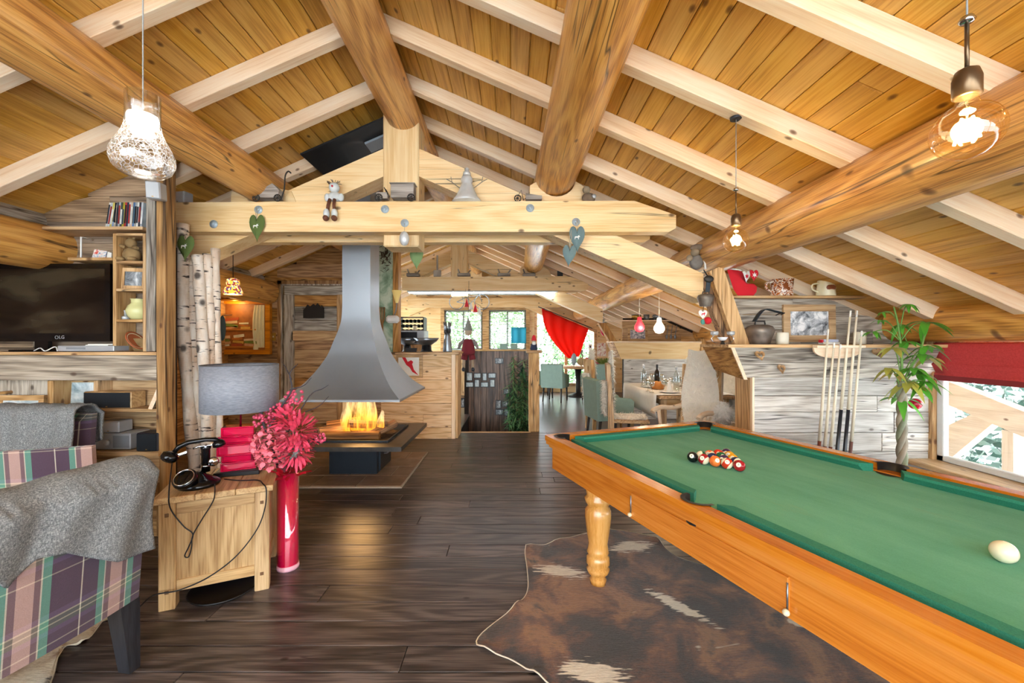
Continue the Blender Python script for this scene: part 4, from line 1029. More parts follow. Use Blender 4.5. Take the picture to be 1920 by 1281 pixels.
# ================================================================ birch trunks
def birch_mat():
    k = N('birch_bark'); n = k.noise(k.coord((9, 9, 3), 9), 1, 4, .6)
    d1 = k.noise(k.coord((6, 6, 40), 13), 1, 3, .65); d2 = k.noise(k.coord((10, 10, 7), 5), 1, 2)
    c_ = k.ramp(n, [(.3, 'c9a88a'), (.5, 'ddcbb8'), (.7, 'efe8de')])
    c_ = k.mix(k.math('MULTIPLY', k.ramp(d1, [(.57, 0.0), (.63, 1.0)]), k.ramp(d2, [(.42, 0.0), (.52, 1.0)])), c_, '3a2e28')
    vo = k.n('TexVoronoi', i_Vector=k.coord((7, 7, 4.5), 3), i_Scale=1.0)
    c_ = k.mix(k.ramp(vo.outputs['Distance'], [(.12, .9), (.2, 0.0)]), c_, '2f2420')
    k.set(Base_Color=c_, Roughness=.75); k.bump(d1, .5, .01); return k.m
bmat = birch_mat()
trk = [('thickest birch trunk, the leftmost, reaching up past the tie beam', (343, 420), (346, 640), (366, 880), .047, 3.46), ('slim brownish birch trunk second from the corner post', (362, 480), (363, 640), (385, 880), .034, 3.50),
       ('white barked birch trunk in the middle of the bundle', (370, 478), (379, 620), (392, 880), .040, 3.44), ('peeling birch trunk second from the right of the bundle', (388, 476), (394, 620), (398, 880), .036, 3.50), ('pale straight birch trunk at the right of the bundle', (404, 466), (406, 620), (413, 880), .032, 3.54)]
for lb, a_, b_, c_, r_, d in trk:
    p = [W(*a_, d), W(*b_, d), W(*c_, d)]; q = p[2]+(p[2]-p[1])*.4; q.z = 0.001
    q.x = p[2].x+.02
    cp = curve(p+[q], 8); random.seed(len(lb))
    o = put('birch_trunk', G().tube(cp, [r_*(1+.10*math.sin(i*1.3+d*50)) for i in range(len(cp))], 14), bmat)
    tag(o, lb, 'trunk', 'birch trunks bundled beside the corner post')
# ================================================================ television and shelf contents
def screen_mat():
    k = N('tv_screen'); n = k.noise(k.n('Mapping', i_0=k.coord((1, 1, 3.2)), i_Rotation=(0, .35, 0)).outputs[0], 1.6, 2)
    k.set(Base_Color=k.ramp(n, [(.35, '060405'), (.5, '160f0d'), (.62, '3a3226')]), Roughness=.16); return k.m
tv = thing('television', 'large black flat screen television on the media cabinet', 'television', (X(207, 3.18)-.54, 3.19, 1.3735)); tv.scale = (1.03, 1, 1.02)
put('bezel', G().prism(rect(-.54, .54, .075, .655), -.03, .03, holes=[rect(-.50, .50, .135, .62)[::-1]]).box(-.53, .53, 0, .04, .08, .65), plain('gloss_black', '0a0b0f', .12), tv)
put('screen', G().box(-.505, .505, -.022, 0, .13, .625), screen_mat(), tv)
put('stand', G().box(-.25, .25, -.0, .08, 0, .012, .004).box(-.05, .05, .0, .03, .012, .09), plain('gloss_black', '0a0b0f', .12), tv)
lg = textmesh('logo', 'LG', .034, silver(), tv, mv(.185, -.031, .106) @ rot('X', PI/2))
ring = put('logo_ring', G().lathe([(.010, 0), (.013, 0), (.013, .001), (.010, .001), (.010, 0)], 16, M=mv(.148, -.031, .106) @ rot('X', PI/2), cap=False), silver(), tv)
dp_ = thing('disc_player', 'slim silver disc player in front of the television', 'player', (X(160, 3.1), 3.17, 1.3735))
put('case', G().box(-.21, .21, -.07, .06, .004, .045, .004), silver(), dp_); put('tray_door', G().box(-.14, .0, -.074, -.07, .018, .034), plain('silver_dark', '8b9096', .4), dp_); put('feet', G().box(-.18, .19, -.06, .05, 0, .004), blackm(), dp_)
tag(put('magazine_stack', G().box(-.1, .07, -.06, .05, 0, .006).box(-.09, .08, -.05, .06, .006, .012, M=rot('Z', .1)), paper(), None, (X(188, 3.12), 3.17, 1.419)), 'thin white booklets lying on the silver disc player', 'booklet')
tag(put('cable', G().tube(curve([(-3.62, 3.15, 1.379), (-3.55, 3.13, 1.40), (-3.5, 3.12, 1.379), (-3.45, 3.14, 1.41), (-3.42, 3.13, 1.379)]), .004, 6), white()), 'loose white cable lying beneath the television', 'cable')
# discs
random.seed(8); zsh = Z(427, 3.08)+.0125
dc = ['e8e6df', 'cfd6dc', 'e9d76a', '7f9ac0', 'd8cfc0', '4d545e', 'b9c2c8', '3d4a44', 'c8b73e', 'c23a3a', '2f3b58', 'd9d9d9', 'e4c9b0', '5a7ca8', 'a8b0b5', 'f0efe8', '39404c', 'c9d2da']
dcn = ['off-white', 'pale blue', 'yellow', 'steel blue', 'beige', 'charcoal', 'light grey', 'dark green', 'mustard', 'red', 'navy', 'white', 'peach', 'mid blue', 'grey', 'ivory', 'slate', 'silvery']
x = X(199, 3.11)
for i in range(18):
    wdt = .0145; lean = .16 if i < 4 else .07
    k = plain('disc_case_%d' % i, dc[i], .35, var=.5)
    o = thing('disc_case', dcn[i]+' disc case, '+ORD[i]+' from the left on the long shelf', 'disc case', (x, 3.11, zsh+.003), 0, 'disc cases on the long shelf'); o.rotation_euler = (0, lean, 0)
    put('case', G().box(-.007, .007, 0, .13, 0, .185, .001), k, o)
    put('spine_label', G().box(-.0055, .0055, -.001, 0, .02+.02*random.random(), .12+.05*random.random()), plain('spine_%d' % (i % 5), ['2b3440', 'b03a34', 'f2f2ee', '46606c', '1d1d20'][i % 5], .4, var=.6), o)
    x += .0152
def photo_mat(name, a_, b_, c_, sc=9):
    k = N(name); n = k.noise(k.coord((1, 1, 1)), sc, 4, .65, .6); k.set(Base_Color=k.ramp(n, [(.35, a_), (.5, b_), (.62, c_)]), Roughness=.35); return k.m
bw = photo_mat('bw_photo', '23272c', '8f969c', 'eef1f3'); blueph = photo_mat('blue_photo', '7f98a3', 'c3d2d6', 'eef4f5', 6); mtn = photo_mat('mountain_photo', '3e444d', 'b9bfc5', 'fbfcfd', 11)
def framed(name, label, loc, w_, h_, rz=0, lean=0, fw=.025, fm=None, pm=None, cat='picture', roll=0, mat_border=0):
    t = thing(name, label, cat, loc); t.rotation_euler = (lean, roll, rz)
    put('frame', G().prism(rect(-w_/2, w_/2, 0, h_), -.012, .012, holes=[rect(-w_/2+fw, w_/2-fw, fw, h_-fw)[::-1]]), fm or tan('X'), t)
    if mat_border: put('mount', G().prism(rect(-w_/2+fw, w_/2-fw, fw, h_-fw), -.002, .006), paper(), t); fw += mat_border
    put('photo', G().box(-w_/2+fw, w_/2-fw, -.004, .004, fw, h_-fw), pm or bw, t)
    return t
shz = lambda py: Z(py, TD)+.0105
# bunny figure, photo, jar, basket in the tower
straw = plain('woven_straw', 'a8895c', .9, var=.55)
bn = thing('straw_figure', 'woven straw rabbit figure on the top tower shelf', 'figurine', (X(246, 3.18), 3.185, shz(491)))
put('body', G().ball((0, 0, .055), (.062, .045, .058), 18, 12), straw, bn); put('head', G().ball((0, -.005, .145), (.036, .034, .038), 16, 10), straw, bn)
for s in (-1, 1):
    put('ear', G().tube([(s*.012, 0, .17), (s*.02, 0, .20), (s*.022, .0, .225)], [.008, .012, .006], 8), straw, bn)
    put('arm', G().tube([(s*.03, -.02, .11), (s*.075, -.035, .10 if s > 0 else .125)], [.014, .011], 8), straw, bn); put('foot', G().ball((s*.045, -.045, .018), (.03, .03, .018), 12, 8), straw, bn)
framed('photo_frame', 'wooden frame with black and white portrait in the shelf tower', (X(246, 3.17), 3.19, shz(543)), .17, .165, .25, -.08, .028, tan('Z'), bw, 'photo frame')
jg = thing('ceramic_jug', 'pale yellow-green ceramic jug in the shelf tower', 'jug', (X(258, 3.18), 3.19, shz(601)), .9)
put('body', G().lathe([(0, 0), (.045, 0), (.068, .03), (.078, .07), (.066, .105), (.045, .125), (.045, .15), (.054, .158), (.048, .158), (.040, .148), (0, .12)], 28), plain('pale_celadon', 'd6d59a', .25), jg)
put('handle', G().tube(curve([(.045, 0, .145), (.085, 0, .14), (.095, 0, .10), (.07, 0, .06)]), .008, 8), plain('pale_celadon', 'd6d59a', .25), jg)
ob = thing('oil_lamp', 'small grey ceramic bottle beside the jug', 'bottle', (X(233, 3.15), 3.16, shz(601)))
put('cup', G().lathe([(0, 0), (.022, 0), (.025, .02), (.02, .026), (0, .026)], 16), silver(), ob); put('neck', G().lathe([(.009, .026), (.009, .06), (.012, .065), (.009, .072), (0, .072)], 12), silver(), ob)
bs = thing('terracotta_bowl', 'terracotta dish tipped against a wicker basket in the shelf tower', 'dish', (X(252, 3.15), 3.155, 1.374+.078)); bs.rotation_euler = (.25, 1.0, .3)
put('dish', G().lathe([(0, -.01), (.04, -.01), (.075, .005), (.08, .012), (.074, .014), (.04, .0), (0, .0)], 28), plain('terracotta', 'b4623a', .5), bs); put('rim_pattern', G().lathe([(.060, .0075), (.066, .0105), (.066, .0115), (.060, .0085)], 28, cap=False), cream(), bs)
tag(put('wicker_basket', G().lathe([(0, 0), (.05, 0), (.06, .05), (.065, .10), (.058, .10), (.05, .02), (0, .015)], 24), straw, None, (X(264, 3.2), 3.215, 1.374)), 'wicker basket behind the terracotta dish', 'basket')
cdm = photo_mat('postcard_print', '3c6fb0', 'f0efe9', 'd9574a', 30)
for lb, px, hh, wv in (('colourful greeting card leaning on the short wall shelf', 184, .075, .10), ('small folded white card on the short wall shelf', 204, .055, .035)):
    cd = thing('greeting_card', lb, 'card', (X(px, 3.2), 3.2, Z(485, TD)+.0118)); cd.rotation_euler = (-.15, .14 if hh > .06 else 0, 0)
    put('front', G().box(-wv/2, wv/2, -.001, .001, 0, hh), cdm if hh > .06 else paper(), cd); put('back', G().box(-wv/2, wv/2, .02, .022, 0, hh, M=None), paper(), cd)
# satellite speakers
def speaker(label, loc, w_, d_, h_, m, rz=0, rx=0):
    t = thing('speaker', label, 'speaker', loc, rz); t.rotation_euler = (rx, 0, rz)
    put('cabinet', G().box(-w_/2, w_/2, -d_/2, d_/2, 0, h_, .006), m, t); put('grille', G().box(-w_/2+.006, w_/2-.006, -d_/2-.005, -d_/2, .006, h_-.006, .002), plain('speaker_cloth', 'c4c8cc', .8) if h_ < .13 and m is silver() else plain('black_cloth', '1b2026', .85), t)
    put('badge', G().box(-.006, .006, -d_/2-.007, -d_/2-.004, .012, .017), gold(), t); return t
sp1 = speaker('pale grey satellite speaker fixed high on the corner post', (X(285, 2.98), 3.02, Z(371, 2.98)), .09, .10, .12, silver(), .3, .12)
sp2 = speaker('grey satellite speaker standing on the left end of the tie beam', (X(339, 3.66), 3.68, 2.660), .13, .09, .105, silver(), -.15)
speaker('black centre speaker with oak sides on the cabinet shelf', (X(207, 3.16), 3.20, .9455), .36, .13, .125, oak('X'))
speaker('dark square speaker on the bottom shelf beside the corner post', (X(281, 3.1), 3.14, .6375), .16, .13, .135, plain('dark_speaker', '2c2a33', .5))
av = thing('audio_receiver', 'silver audio receiver on the bottom shelf', 'receiver', (X(226, 3.16), 3.20, .6375))
put('case', G().box(-.16, .13, -.10, .07, .008, .125, .004), silver(), av); put('display', G().box(-.155, -.10, -.103, -.10, .07, .10), blackm(), av); put('volume_knob', G().lathe([(.022, 0), (.02, .018), (0, .018)], 18, M=mv(-.04, -.10, .06) @ rot('X', PI/2)), silver(), av); put('tuner', G().box(.0, .12, -.101, -.099, .02, .11), plain('silver_dark', '8b9096', .4), av)
sp5 = speaker('small silver box on top of the audio receiver', (X(211, 3.16), 3.19, .763), .15, .12, .085, silver())
framed('photo_frame', 'framed pale print leaning at the back of the cabinet', (X(136, 3.22), 3.24, .642), .30, .50, 0, -.06, .012, tan('X'), blueph, 'photo frame')
framed('photo_frame', 'triangular looking frame tilted against the cabinet side', (X(287, 3.16), 3.15, .947), .15, .19, -1.0, -.32, .018, pale('X'), blueph, 'photo frame')
framed('photo_frame', 'wooden framed snowy print in the left recess of the cabinet', (X(30, 3.16), 3.17, .638), .36, .40, .0, -.08, .04, tan('X'), blueph, 'photo frame')
tag(put('wooden_peg', G().tube([(X(10, 3.2), 3.24, Z(736, 3.2)), (X(10, 3.2), 3.15, Z(736, 3.2))], .012, 8), tan('Y')), 'small wooden peg on the grey boards in the cabinet recess', 'peg')
# ================================================================ pendant lamps
def cord(name, x, y, z0, z1, r, m, p): return put(name, G().tube([(x, y, z0), (x, y, z1)], r, 6), m, p)
def glow(parent, loc, e, col=(1, .78, .45), r=.03):
    ld = bpy.data.lights.new('bulb_light', 'POINT'); ld.energy = e; ld.color = col; ld.shadow_soft_size = r
    o = bpy.data.objects.new('bulb_light', ld); COL.objects.link(o); o.parent = parent; o.location = loc
def crackle():
    k = N('crackle_glass'); vo = k.n('TexVoronoi', feature='DISTANCE_TO_EDGE', i_Vector=k.coord((1, 1, 1)), i_Scale=75.0)
    z_ = k.n('SeparateXYZ', i_0=k.n('TexCoord').outputs['Object']).outputs[2]
    band = k.ramp(z_, [(.02, 0.0), (.05, 1.0), (.17, 1.0), (.21, 0.0)])
    fac = k.math('MULTIPLY', k.ramp(vo.outputs[0], [(.03, .6), (.07, .02)]), band)
    lw_ = k.n('LayerWeight', i_0=.35).outputs['Facing']
    mx = k.n('MixShader', i_0=k.math('ADD', k.math('MULTIPLY', lw_, .5), .12)); k.l(k.n('BsdfTransparent').outputs[0], mx.inputs[1]); k.l(k.n('BsdfGlossy', i_Roughness=.05).outputs[0], mx.inputs[2])
    m2 = k.n('MixShader', i_0=fac); k.l(mx.outputs[0], m2.inputs[1])
    df = k.n('MixShader', i_0=.5); k.l(k.n('BsdfDiffuse', i_Color=(.95, .95, .95, 1)).outputs[0], df.inputs[1]); k.l(k.n('BsdfTranslucent', i_Color=(.95, .95, .95, 1)).outputs[0], df.inputs[2])
    k.l(df.outputs[0], m2.inputs[2]); k.l(m2.outputs[0], k.out.inputs[0]); return k.m
p0 = W(268, 334, 1.5)
pl = thing('pendant_lamp', 'bulb-shaped crackled glass pendant lamp near the left log', 'pendant lamp', p0)
put('glass_shade', G().lathe([(0, 0), (.03, .002), (.06, .012), (.083, .032), (.094, .06), (.093, .085), (.082, .115), (.066, .145), (.055, .175), (.051, .20), (.051, .30), (.049, .30), (.049, .20)], 40, cap=False), crackle(), pl)
put('light_disc', G().lathe([(0, .205), (.044, .205), (.046, .215), (.044, .225), (0, .225)], 24), plain('led_disc', 'ffffff', .4, emit='fff6e8', es=6), pl)
cord('cord', 0, 0, .225, roof(p0.x)-.1-p0.z, .0022, plain('grey_cord', '9a9a98', .6), pl); glow(pl, (0, 0, .18), 1.2, (1, .93, .82), .04)
amber = thin('amber_thin_glass', 'fff3d6', .08)
def globe(label, p, rz_ceiling, rod, thick=1.0, e=18, clear=False):
    t = thing('pendant_bulb', label, 'pendant lamp', p)
    r_ = .0625
    put('globe', G().lathe([(0, -r_)]+[(r_*math.sin(a_), -r_*math.cos(a_)) for a_ in [PI*i/14 for i in range(1, 12)]]+[(.022, .058), (.018, .075), (.0165, .085)], 36, cap=False), amber, t)
    fl_ = put('filament', G(), plain('x', 'ffffff'), t) if False else None
    g = G()
    for i in range(4):
        a_ = i*PI/2; g.tube([(.012*math.cos(a_), .012*math.sin(a_), .028), (.022*math.cos(a_+.3), .022*math.sin(a_+.3), -.022)], .0028, 6)
    put('filament', g, plain('filament_glow', 'fff2cc', .5, emit='ffdf9a', es=120), t)
    put('stem_glass', G().tube([(0, 0, .03), (0, 0, .08)], .004, 6), glass(), t)
    put('socket', G().lathe([(.020, .076), (.025, .079), (.025, .118), (.02, .135), (.008, .142), (0, .142)], 24), plain('bronze_socket', '6e5a44', .3, .8), t)
    put('rod', G().tube([(0, 0, .142), (0, 0, .142+rod)], .0042*thick, 8), plain('bronze_socket', '6e5a44', .3, .8), t)
    put('clamp', G().lathe([(.0, 0), (.011, 0), (.015, .006), (.011, .014), (0, .014)], 16, c=(0, 0, .142+rod)), chrome, t)
    cord('cord', 0, 0, .155+rod, rz_ceiling-p.z, .002, plain('grey_cord', '9a9a98', .6), t)
    put('ceiling_rose', G().lathe([(.028, -.012), (.03, 0), (0, 0)], 18, c=(0, 0, rz_ceiling-p.z)), dgrey(), t)
    glow(t, (0, 0, -.005), e); return t
pA = W(1813, 246, .93); globe('glowing amber globe bulb hanging large at the upper right', pA, roof(pA.x)-.115, .10, 1.0, 9)
pB = W(1380, 451, 2.19); globe('smaller looking lit globe bulb hanging above the bar shelf', pB, roof(pB.x)-.118, .12, .8, 9)
# ================================================================ ornaments on and under the first tie beam
BT = 2.667                                         # top of the front beam
def puff(outline, th, n=5):
    g = G(); m = len(outline); cx = sum(p[0] for p in outline)/m; cz = sum(p[1] for p in outline)/m; vs = []; fs = []
    for s in (-1, 1):
        b = len(vs)
        for r_ in range(n):
            q = 1-r_/n; y = s*th/2*math.sqrt(1-q*q) if r_ else 0
            for p in outline: vs.append((cx+(p[0]-cx)*q, y, cz+(p[1]-cz)*q))
        vs.append((cx, s*th/2, cz)); e = len(vs)-1
        for r_ in range(n-1):
            for i in range(m):
                f = [b+r_*m+i, b+r_*m+(i+1) % m, b+(r_+1)*m+(i+1) % m, b+(r_+1)*m+i]; fs.append(f if s < 0 else f[::-1])
        for i in range(m):
            f = [b+(n-1)*m+i, b+(n-1)*m+(i+1) % m, e]; fs.append(f if s < 0 else f[::-1])
    return g.add(vs, fs, True)
deer = [(-.5, .1), (-.42, .1), (-.36, .45), (.12, .45), (.18, .1), (.26, .1), (.26, .55), (.5, .62), (.5, .72), (.32, .78), (.45, 1.05), (.25, .85), (.15, 1.0), (.16, .72), (-.38, .72), (-.5, .62)]
def felt_heart(label, px, py, d, w_, h_, mat, rope, motif=True, tilt=0, ropetop=None):
    p = W(px, py, d)
    t = thing('felt_heart', label, 'heart', p); t.rotation_euler = (0, tilt, 0)
    hp2 = [(x_, z_) for x_, z_ in heart(w_, h_, 28)]
    put('cushion', puff(hp2, .035), mat, t)
    put('cord', G().tube([(0, -.008, h_*.33), (-.008, -.01, h_*.33+rope*.6), (0, -.004, h_*.33+rope), (.008, -.01, h_*.33+rope*.6), (.003, -.008, h_*.33)], .0022, 5), plain('linen_cord', 'b8aa90', .8), t)
    if motif: put('deer_motif', G().prism([(x_*.045, z_*.04-.005) for x_, z_ in deer], -.0195, -.016), white(), t)
gf = plain('moss_green_felt', '5d6f3a', .95, var=.12); bf = plain('slate_blue_felt', '6d8488', .95, var=.12); gf2 = plain('sage_felt', '7f9a68', .95)
felt_heart('moss green felt heart with a white deer hanging at the leftmost birch trunk', 348, 466, 3.37, .14, .215, gf, .04, True, .05)
felt_heart('moss green felt heart with a deer hanging from a beam bolt', 482, 428, 3.575, .135, .24, gf, .10)
felt_heart('sage green felt heart hanging below the king post', 781, 485, 4.15, .135, .225, gf2, .10, False)
felt_heart('slate blue felt heart with a deer, the larger of the pair on the beam', 1082, 449, 3.57, .135, .235, bf, .10)
felt_heart('slate blue felt heart, the smaller lower one of the pair on the beam', 1067, 480, 3.53, .115, .19, bf, .16, False, .08)
eg = thing('silver_bauble', 'silver egg-shaped bauble hanging from a beam bolt', 'bauble', W(758, 447, 3.57))
put('body', G().ball((0, 0, 0), (.042, .036, .062), 20, 14), plain('silver_white', 'd9dcde', .35, .3, var=.3), eg); put('cord', G().tube([(0, 0, .06), (0, .01, .135)], .002, 5), plain('linen_cord', 'b8aa90', .8), eg)
gwood = lambda a: wood('silvered_toy_wood', 'b9afa6', '9c9289', '6d645c', a, .75, .1, 1.2)
iron = plain('dark_iron', '3f3c3a', .55, .6)
def wheel(c, r_):
    g = G().tube([(c[0]+r_*math.cos(2*PI*i/20), c[1], c[2]+r_*math.sin(2*PI*i/20)) for i in range(21)], .005, 6, cap=False)
    for i in range(4): g.tube([(c[0]-r_*math.cos(i*PI/4), c[1], c[2]-r_*math.sin(i*PI/4)), (c[0]+r_*math.cos(i*PI/4), c[1], c[2]+r_*math.sin(i*PI/4))], .003, 5)
    return g
c1 = thing('toy_cart', 'grey wooden toy pram cart with a tall curved handle on the tie beam', 'toy cart', (X(505, 3.66), 3.66, BT))
put('box', G().prism([(-.10, .035), (.10, .035), (.11, .10), (.05, .16), (.0, .13), (-.10, .115)], -.045, .045), gwood('X'), c1)
for x_ in (-.085, .10): put('wheel', wheel((x_, -.052, .03), .028), iron, c1)
put('handle', G().tube(curve([(.10, 0, .03), (.13, 0, .12), (.14, 0, .24), (.165, 0, .28), (.19, 0, .265)]), .006, 7), iron, c1)
wf_ = plain('whitewashed_resin', 'dfe3e2', .6, var=.3); bt_ = plain('brown_boot', '6a3f2c', .7)
sn = thing('snowman_figure', 'white snowman figure with straw hair sitting on the tie beam, legs dangling', 'figurine', (X(622, 3.58), 3.64, BT))
put('body', G().ball((0, 0, .045), (.055, .045, .05), 16, 10), wf_, sn); put('head', G().ball((.0, -.01, .125), (.045, .042, .045), 16, 10), wf_, sn)
g = G(); random.seed(2)
for i in range(30):
    a_ = random.random()*6.28; g.tube([(0, -.01, .15), (.06*math.cos(a_), -.01+.05*math.sin(a_), .16+.02*random.random())], .0025, 4)
put('straw_hair', g, plain('straw_brown', '8a7a66', .9), sn); put('nose', G().ball((.0, -.052, .125), .009, 8, 6), redm(), sn)
for s in (-1, 1):
    put('arm', G().ball((s*.06, -.01, .04), (.025, .022, .035), 10, 8), wf_, sn); put('leg', G().tube([(s*.02, -.05, .01), (s*.025, -.075, -.05), (s*.03, -.075, -.10)], .014, 8), bt_, sn)
    L_ = put('boot', G().ball((s*.034, -.085, -.125), (.026, .03, .045), 12, 8), wf_, sn); put('boot_sole', G().ball((s*.036, -.095, -.165), (.024, .03, .026), 12, 8), bt_, L_)
tk = thing('toy_truck', 'grey wooden toy delivery truck on the tie beam by the king post', 'toy truck', (X(750, 3.64), 3.64, BT))
put('cargo_box', G().box(-.07, .13, -.045, .045, .03, .15, .004).box(-.08, .14, -.05, .05, .15, .158, .002), gwood('X'), tk); put('bonnet', G().box(-.20, -.10, -.035, .035, .025, .08, .006), gwood('X'), tk); put('windscreen', G().tube([(-.10, -.03, .06), (-.13, -.03, .12), (-.13, .03, .12), (-.10, .03, .06)], .004, 5), iron, tk)
for x_ in (-.17, .11): put('wheel', wheel((x_, -.055, .025), .03), iron, tk)
sv = thing('silver_snowman', 'silver glazed snowman with twig arms on the tie beam', 'figurine', (X(875, 3.64), 3.655, BT))
put('body', G().lathe([(0, 0), (.125, 0), (.13, .012), (.10, .05), (.075, .10), (.055, .15), (.045, .17), (.052, .19), (.05, .215), (.038, .235), (.03, .24), (.036, .245), (.03, .27), (.018, .275), (.02, .30), (.0, .315)], 30), plain('silver_glaze', 'dcdedd', .25, .2, var=.2), sv)
for s in (-1, 1): put('twig_arm', G().tube([(s*.06, 0, .13), (s*.14, 0, .19), (s*.18, 0, .21)], .004, 5).tube([(s*.13, 0, .185), (s*.14, 0, .23)], .003, 5), plain('grey_twig', '8b8274', .8), sv)
c2_ = thing('toy_cart', 'small silvered toy hand cart beside the round purlin on the tie beam', 'toy cart', (X(990, 3.64), 3.645, BT))
put('box', G().prism([(-.02, .02), (.12, .02), (.12, .05), (-.02, .07)], -.035, .035), gwood('X'), c2_); put('wheel', wheel((-.09, -.03, .028), .028), iron, c2_); put('handle', G().tube([(-.10, 0, .03), (-.06, 0, .11), (-.04, 0, .02), (-.02, 0, .04)], .004, 5), iron, c2_)
an = thing('gnome_figure', 'small grey straw gnome figure behind the tie beam end', 'figurine', (X(1103, 3.68), 3.665, BT))
put('body', G().ball((0, 0, .045), (.06, .04, .048), 14, 9), plain('dusty_brown', '877462', .9, var=.4), an); put('head', G().ball((-.02, -.01, .115), (.035, .032, .034), 14, 9), plain('dusty_tan', 'a8957c', .9, var=.4), an); put('bow', G().ball((.04, -.04, .05), (.02, .01, .02), 8, 6), silver(), an)
# ================================================================ beaded lantern, trompe l'oeil painting, fish-shaped board
bl = thing('beaded_lantern', 'glowing beaded lantern hanging in the left corner', 'lantern', W(437, 552, 4.6))
k = N('lit_beads'); vo = k.n('TexVoronoi', i_Vector=k.coord((1, 1, 1)), i_Scale=60.0); c_ = k.ramp(k.n('SeparateColor', i_0=vo.outputs['Color']).outputs[0], [(0, '7a2a2a'), (.3, 'e0a43a'), (.55, '4b4a6c'), (.75, 'f3d58c')], 'CONSTANT')
k.set(Base_Color=c_, Emission_Color=c_, Roughness=.3); k.b.inputs['Emission Strength'].default_value = 1.6; k.m.cycles.emission_sampling = 'NONE'
put('beads', G().lathe([(.09, 0), (.095, .025), (.075, .075), (.058, .09), (.066, .125), (.058, .165), (.025, .18), (0, .18)], 26), k.m, bl)
put('cord', G().tube([(0, 0, .18), (0, 0, roof(bl.location.x)-.005-bl.location.z)], .004, 5), blackm(), bl); glow(bl, (0, 0, -.05), 8, (1, .72, .35), .05)
pb = thing('picture_light', 'brass picture light bar above the painted bookshelf', 'light', W(440, 562, 6.15))
put('bar', G().tube([(-.25, 0, 0), (.16, 0, 0)], .018, 10), gold(), pb); put('bracket', G().tube([(-.02, 0, 0), (-.02, .12, 0)], .008, 6), gold(), pb); glow(pb, (0, -.06, -.08), 3, (1, .7, .32), .05)
d = 6.24
pf = thing('painting', 'painting of a bookshelf with a gathered curtain in an orange frame', 'painting', (X(440, d), d, Z(664, d)))
pw_, phh = (508-372)/F*d, (664-562)/F*d
put('frame', G().prism(rect(-pw_/2, pw_/2, 0, phh), -.03, .03, holes=[rect(-pw_/2+.07, pw_/2-.07, .07, phh-.06)[::-1]]), wood('amber_frame', 'dd8f30', 'c87a22', '94541a', 'X', .35, .1, .8), pf)
put('canvas', G().box(-pw_/2+.05, pw_/2-.05, .0, .02, .05, phh-.05), plain('painted_brown', 'a8642c', .6, var=.35), pf)
random.seed(31)
for zz in (.12, .38): put('painted_shelf', G().box(-pw_/2+.06, pw_/2-.2, -.012, 0, zz-.02, zz), plain('painted_shelf', 'c07a2f', .6), pf)
for zz in (.12, .38):
    x_ = -pw_/2+.20; i = 0
    while x_ < pw_/2-.30:
        L_ = .12+.1*random.random(); zq = zz
        for q in range(random.choice((2, 3, 4))):
            h_ = .025+.02*random.random(); put('painted_book', G().box(-L_/2, L_/2, -.008, 0, 0, h_, M=mv(x_+L_/2+random.uniform(-.02, .02), 0, zq) @ rot('Y', random.uniform(-.15, .15))), plain('pb_%d' % (i % 7), ['e2b24e', 'c9762d', 'efe0b8', 'd9a070', '7d8a3c', 'e8c79a', 'b2522c'][i % 7], .6, var=.3), pf); zq += h_+.004; i += 1
        x_ += L_+.03
put('painted_curtain', G().surf(lambda u, v: (pw_/2-.24+.15*u-.03*v*(1-v)*4*(1-u), -.012-.008*math.sin(u*22), .10+v*(phh-.18)), 24, 6), plain('painted_cream', 'ded2a4', .7), pf)
put('curtain_tie', G().ball((pw_/2-.22, -.012, .09), (.04, .01, .06), 10, 8), plain('painted_cream', 'ded2a4', .7), pf)
fb_ = thing('blue_fish_board', 'slate blue oval wall board beside the painting', 'wall board', W(417, 615, 5.9))
put('board', puff([(x_*.05, z_*.18) for x_, z_ in circ(1, 20)], .02), plain('slate_blue', '4f6f80', .6), fb_); put('hook', G().tube([(0, 0, .18), (0, .2, .2)], .005, 5), iron, fb_)
# ================================================================ right bar wall contents
SH = 1.4255
pic = framed('picture', 'wood framed black and white mountain photograph above the bar shelf', (X(1517, 3.84), 3.838, Z(641, 3.84)), .48, .345, 0, -.02, .062, tan('X'), mtn)
bellm = plain('aged_bell_metal', '8d8278', .5, .6, var=.5); strap = plain('black_leather', '24303a', .5)
def bell(label, p, s, lean=0, st_=True):
    t = thing('cow_bell', label, 'bell', p); t.scale = (s, s, s); t.rotation_euler = (0, lean, 0)
    put('body', G().lathe([(.075, 0), (.078, .005), (.088, .045), (.108, .10), (.112, .125), (.098, .155), (.06, .17), (0, .172)], 26, cap=True), bellm, t)
    put('hanger', G().tube([(-.045, 0, .165), (-.04, 0, .20), (.04, 0, .20), (.045, 0, .165)], .008, 7), iron, t)
    return t
b1 = bell('large dented cow bell with a leather strap standing on the bar shelf', W(1425, 646, 3.62)*1, 1.0); b1.location.z = SH
sg = G().surf(lambda u, v: ((-.05+.17*u) if u < .6 else (.052+.11*(u-.6)/.4*1.2), -.03+.06*v, .20+.075*math.sin(min(1, u*1.3)*PI*.62)+.03*math.sin(u*3)), 14, 2)
put('strap', sg, strap, b1, mods=solid(.006)); put('buckle', G().tube([(.16, -.035, .255), (.19, -.035, .27), (.19, .035, .27), (.16, .035, .255)], .005, 6), iron, b1)
cdl = thing('pillar_candle', 'white pillar candle on the bar shelf beside the mountain picture', 'candle', (X(1467, 3.6), 3.6, SH))
put('wax', G().lathe([(0, 0), (.046, 0), (.048, .004), (.048, .098), (.044, .103), (.03, .098), (0, .096)], 26), plain('cream_wax', 'efe9d6', .45), cdl); put('wick', G().tube([(0, 0, .096), (.002, 0, .108)], .0015, 5), blackm(), cdl)
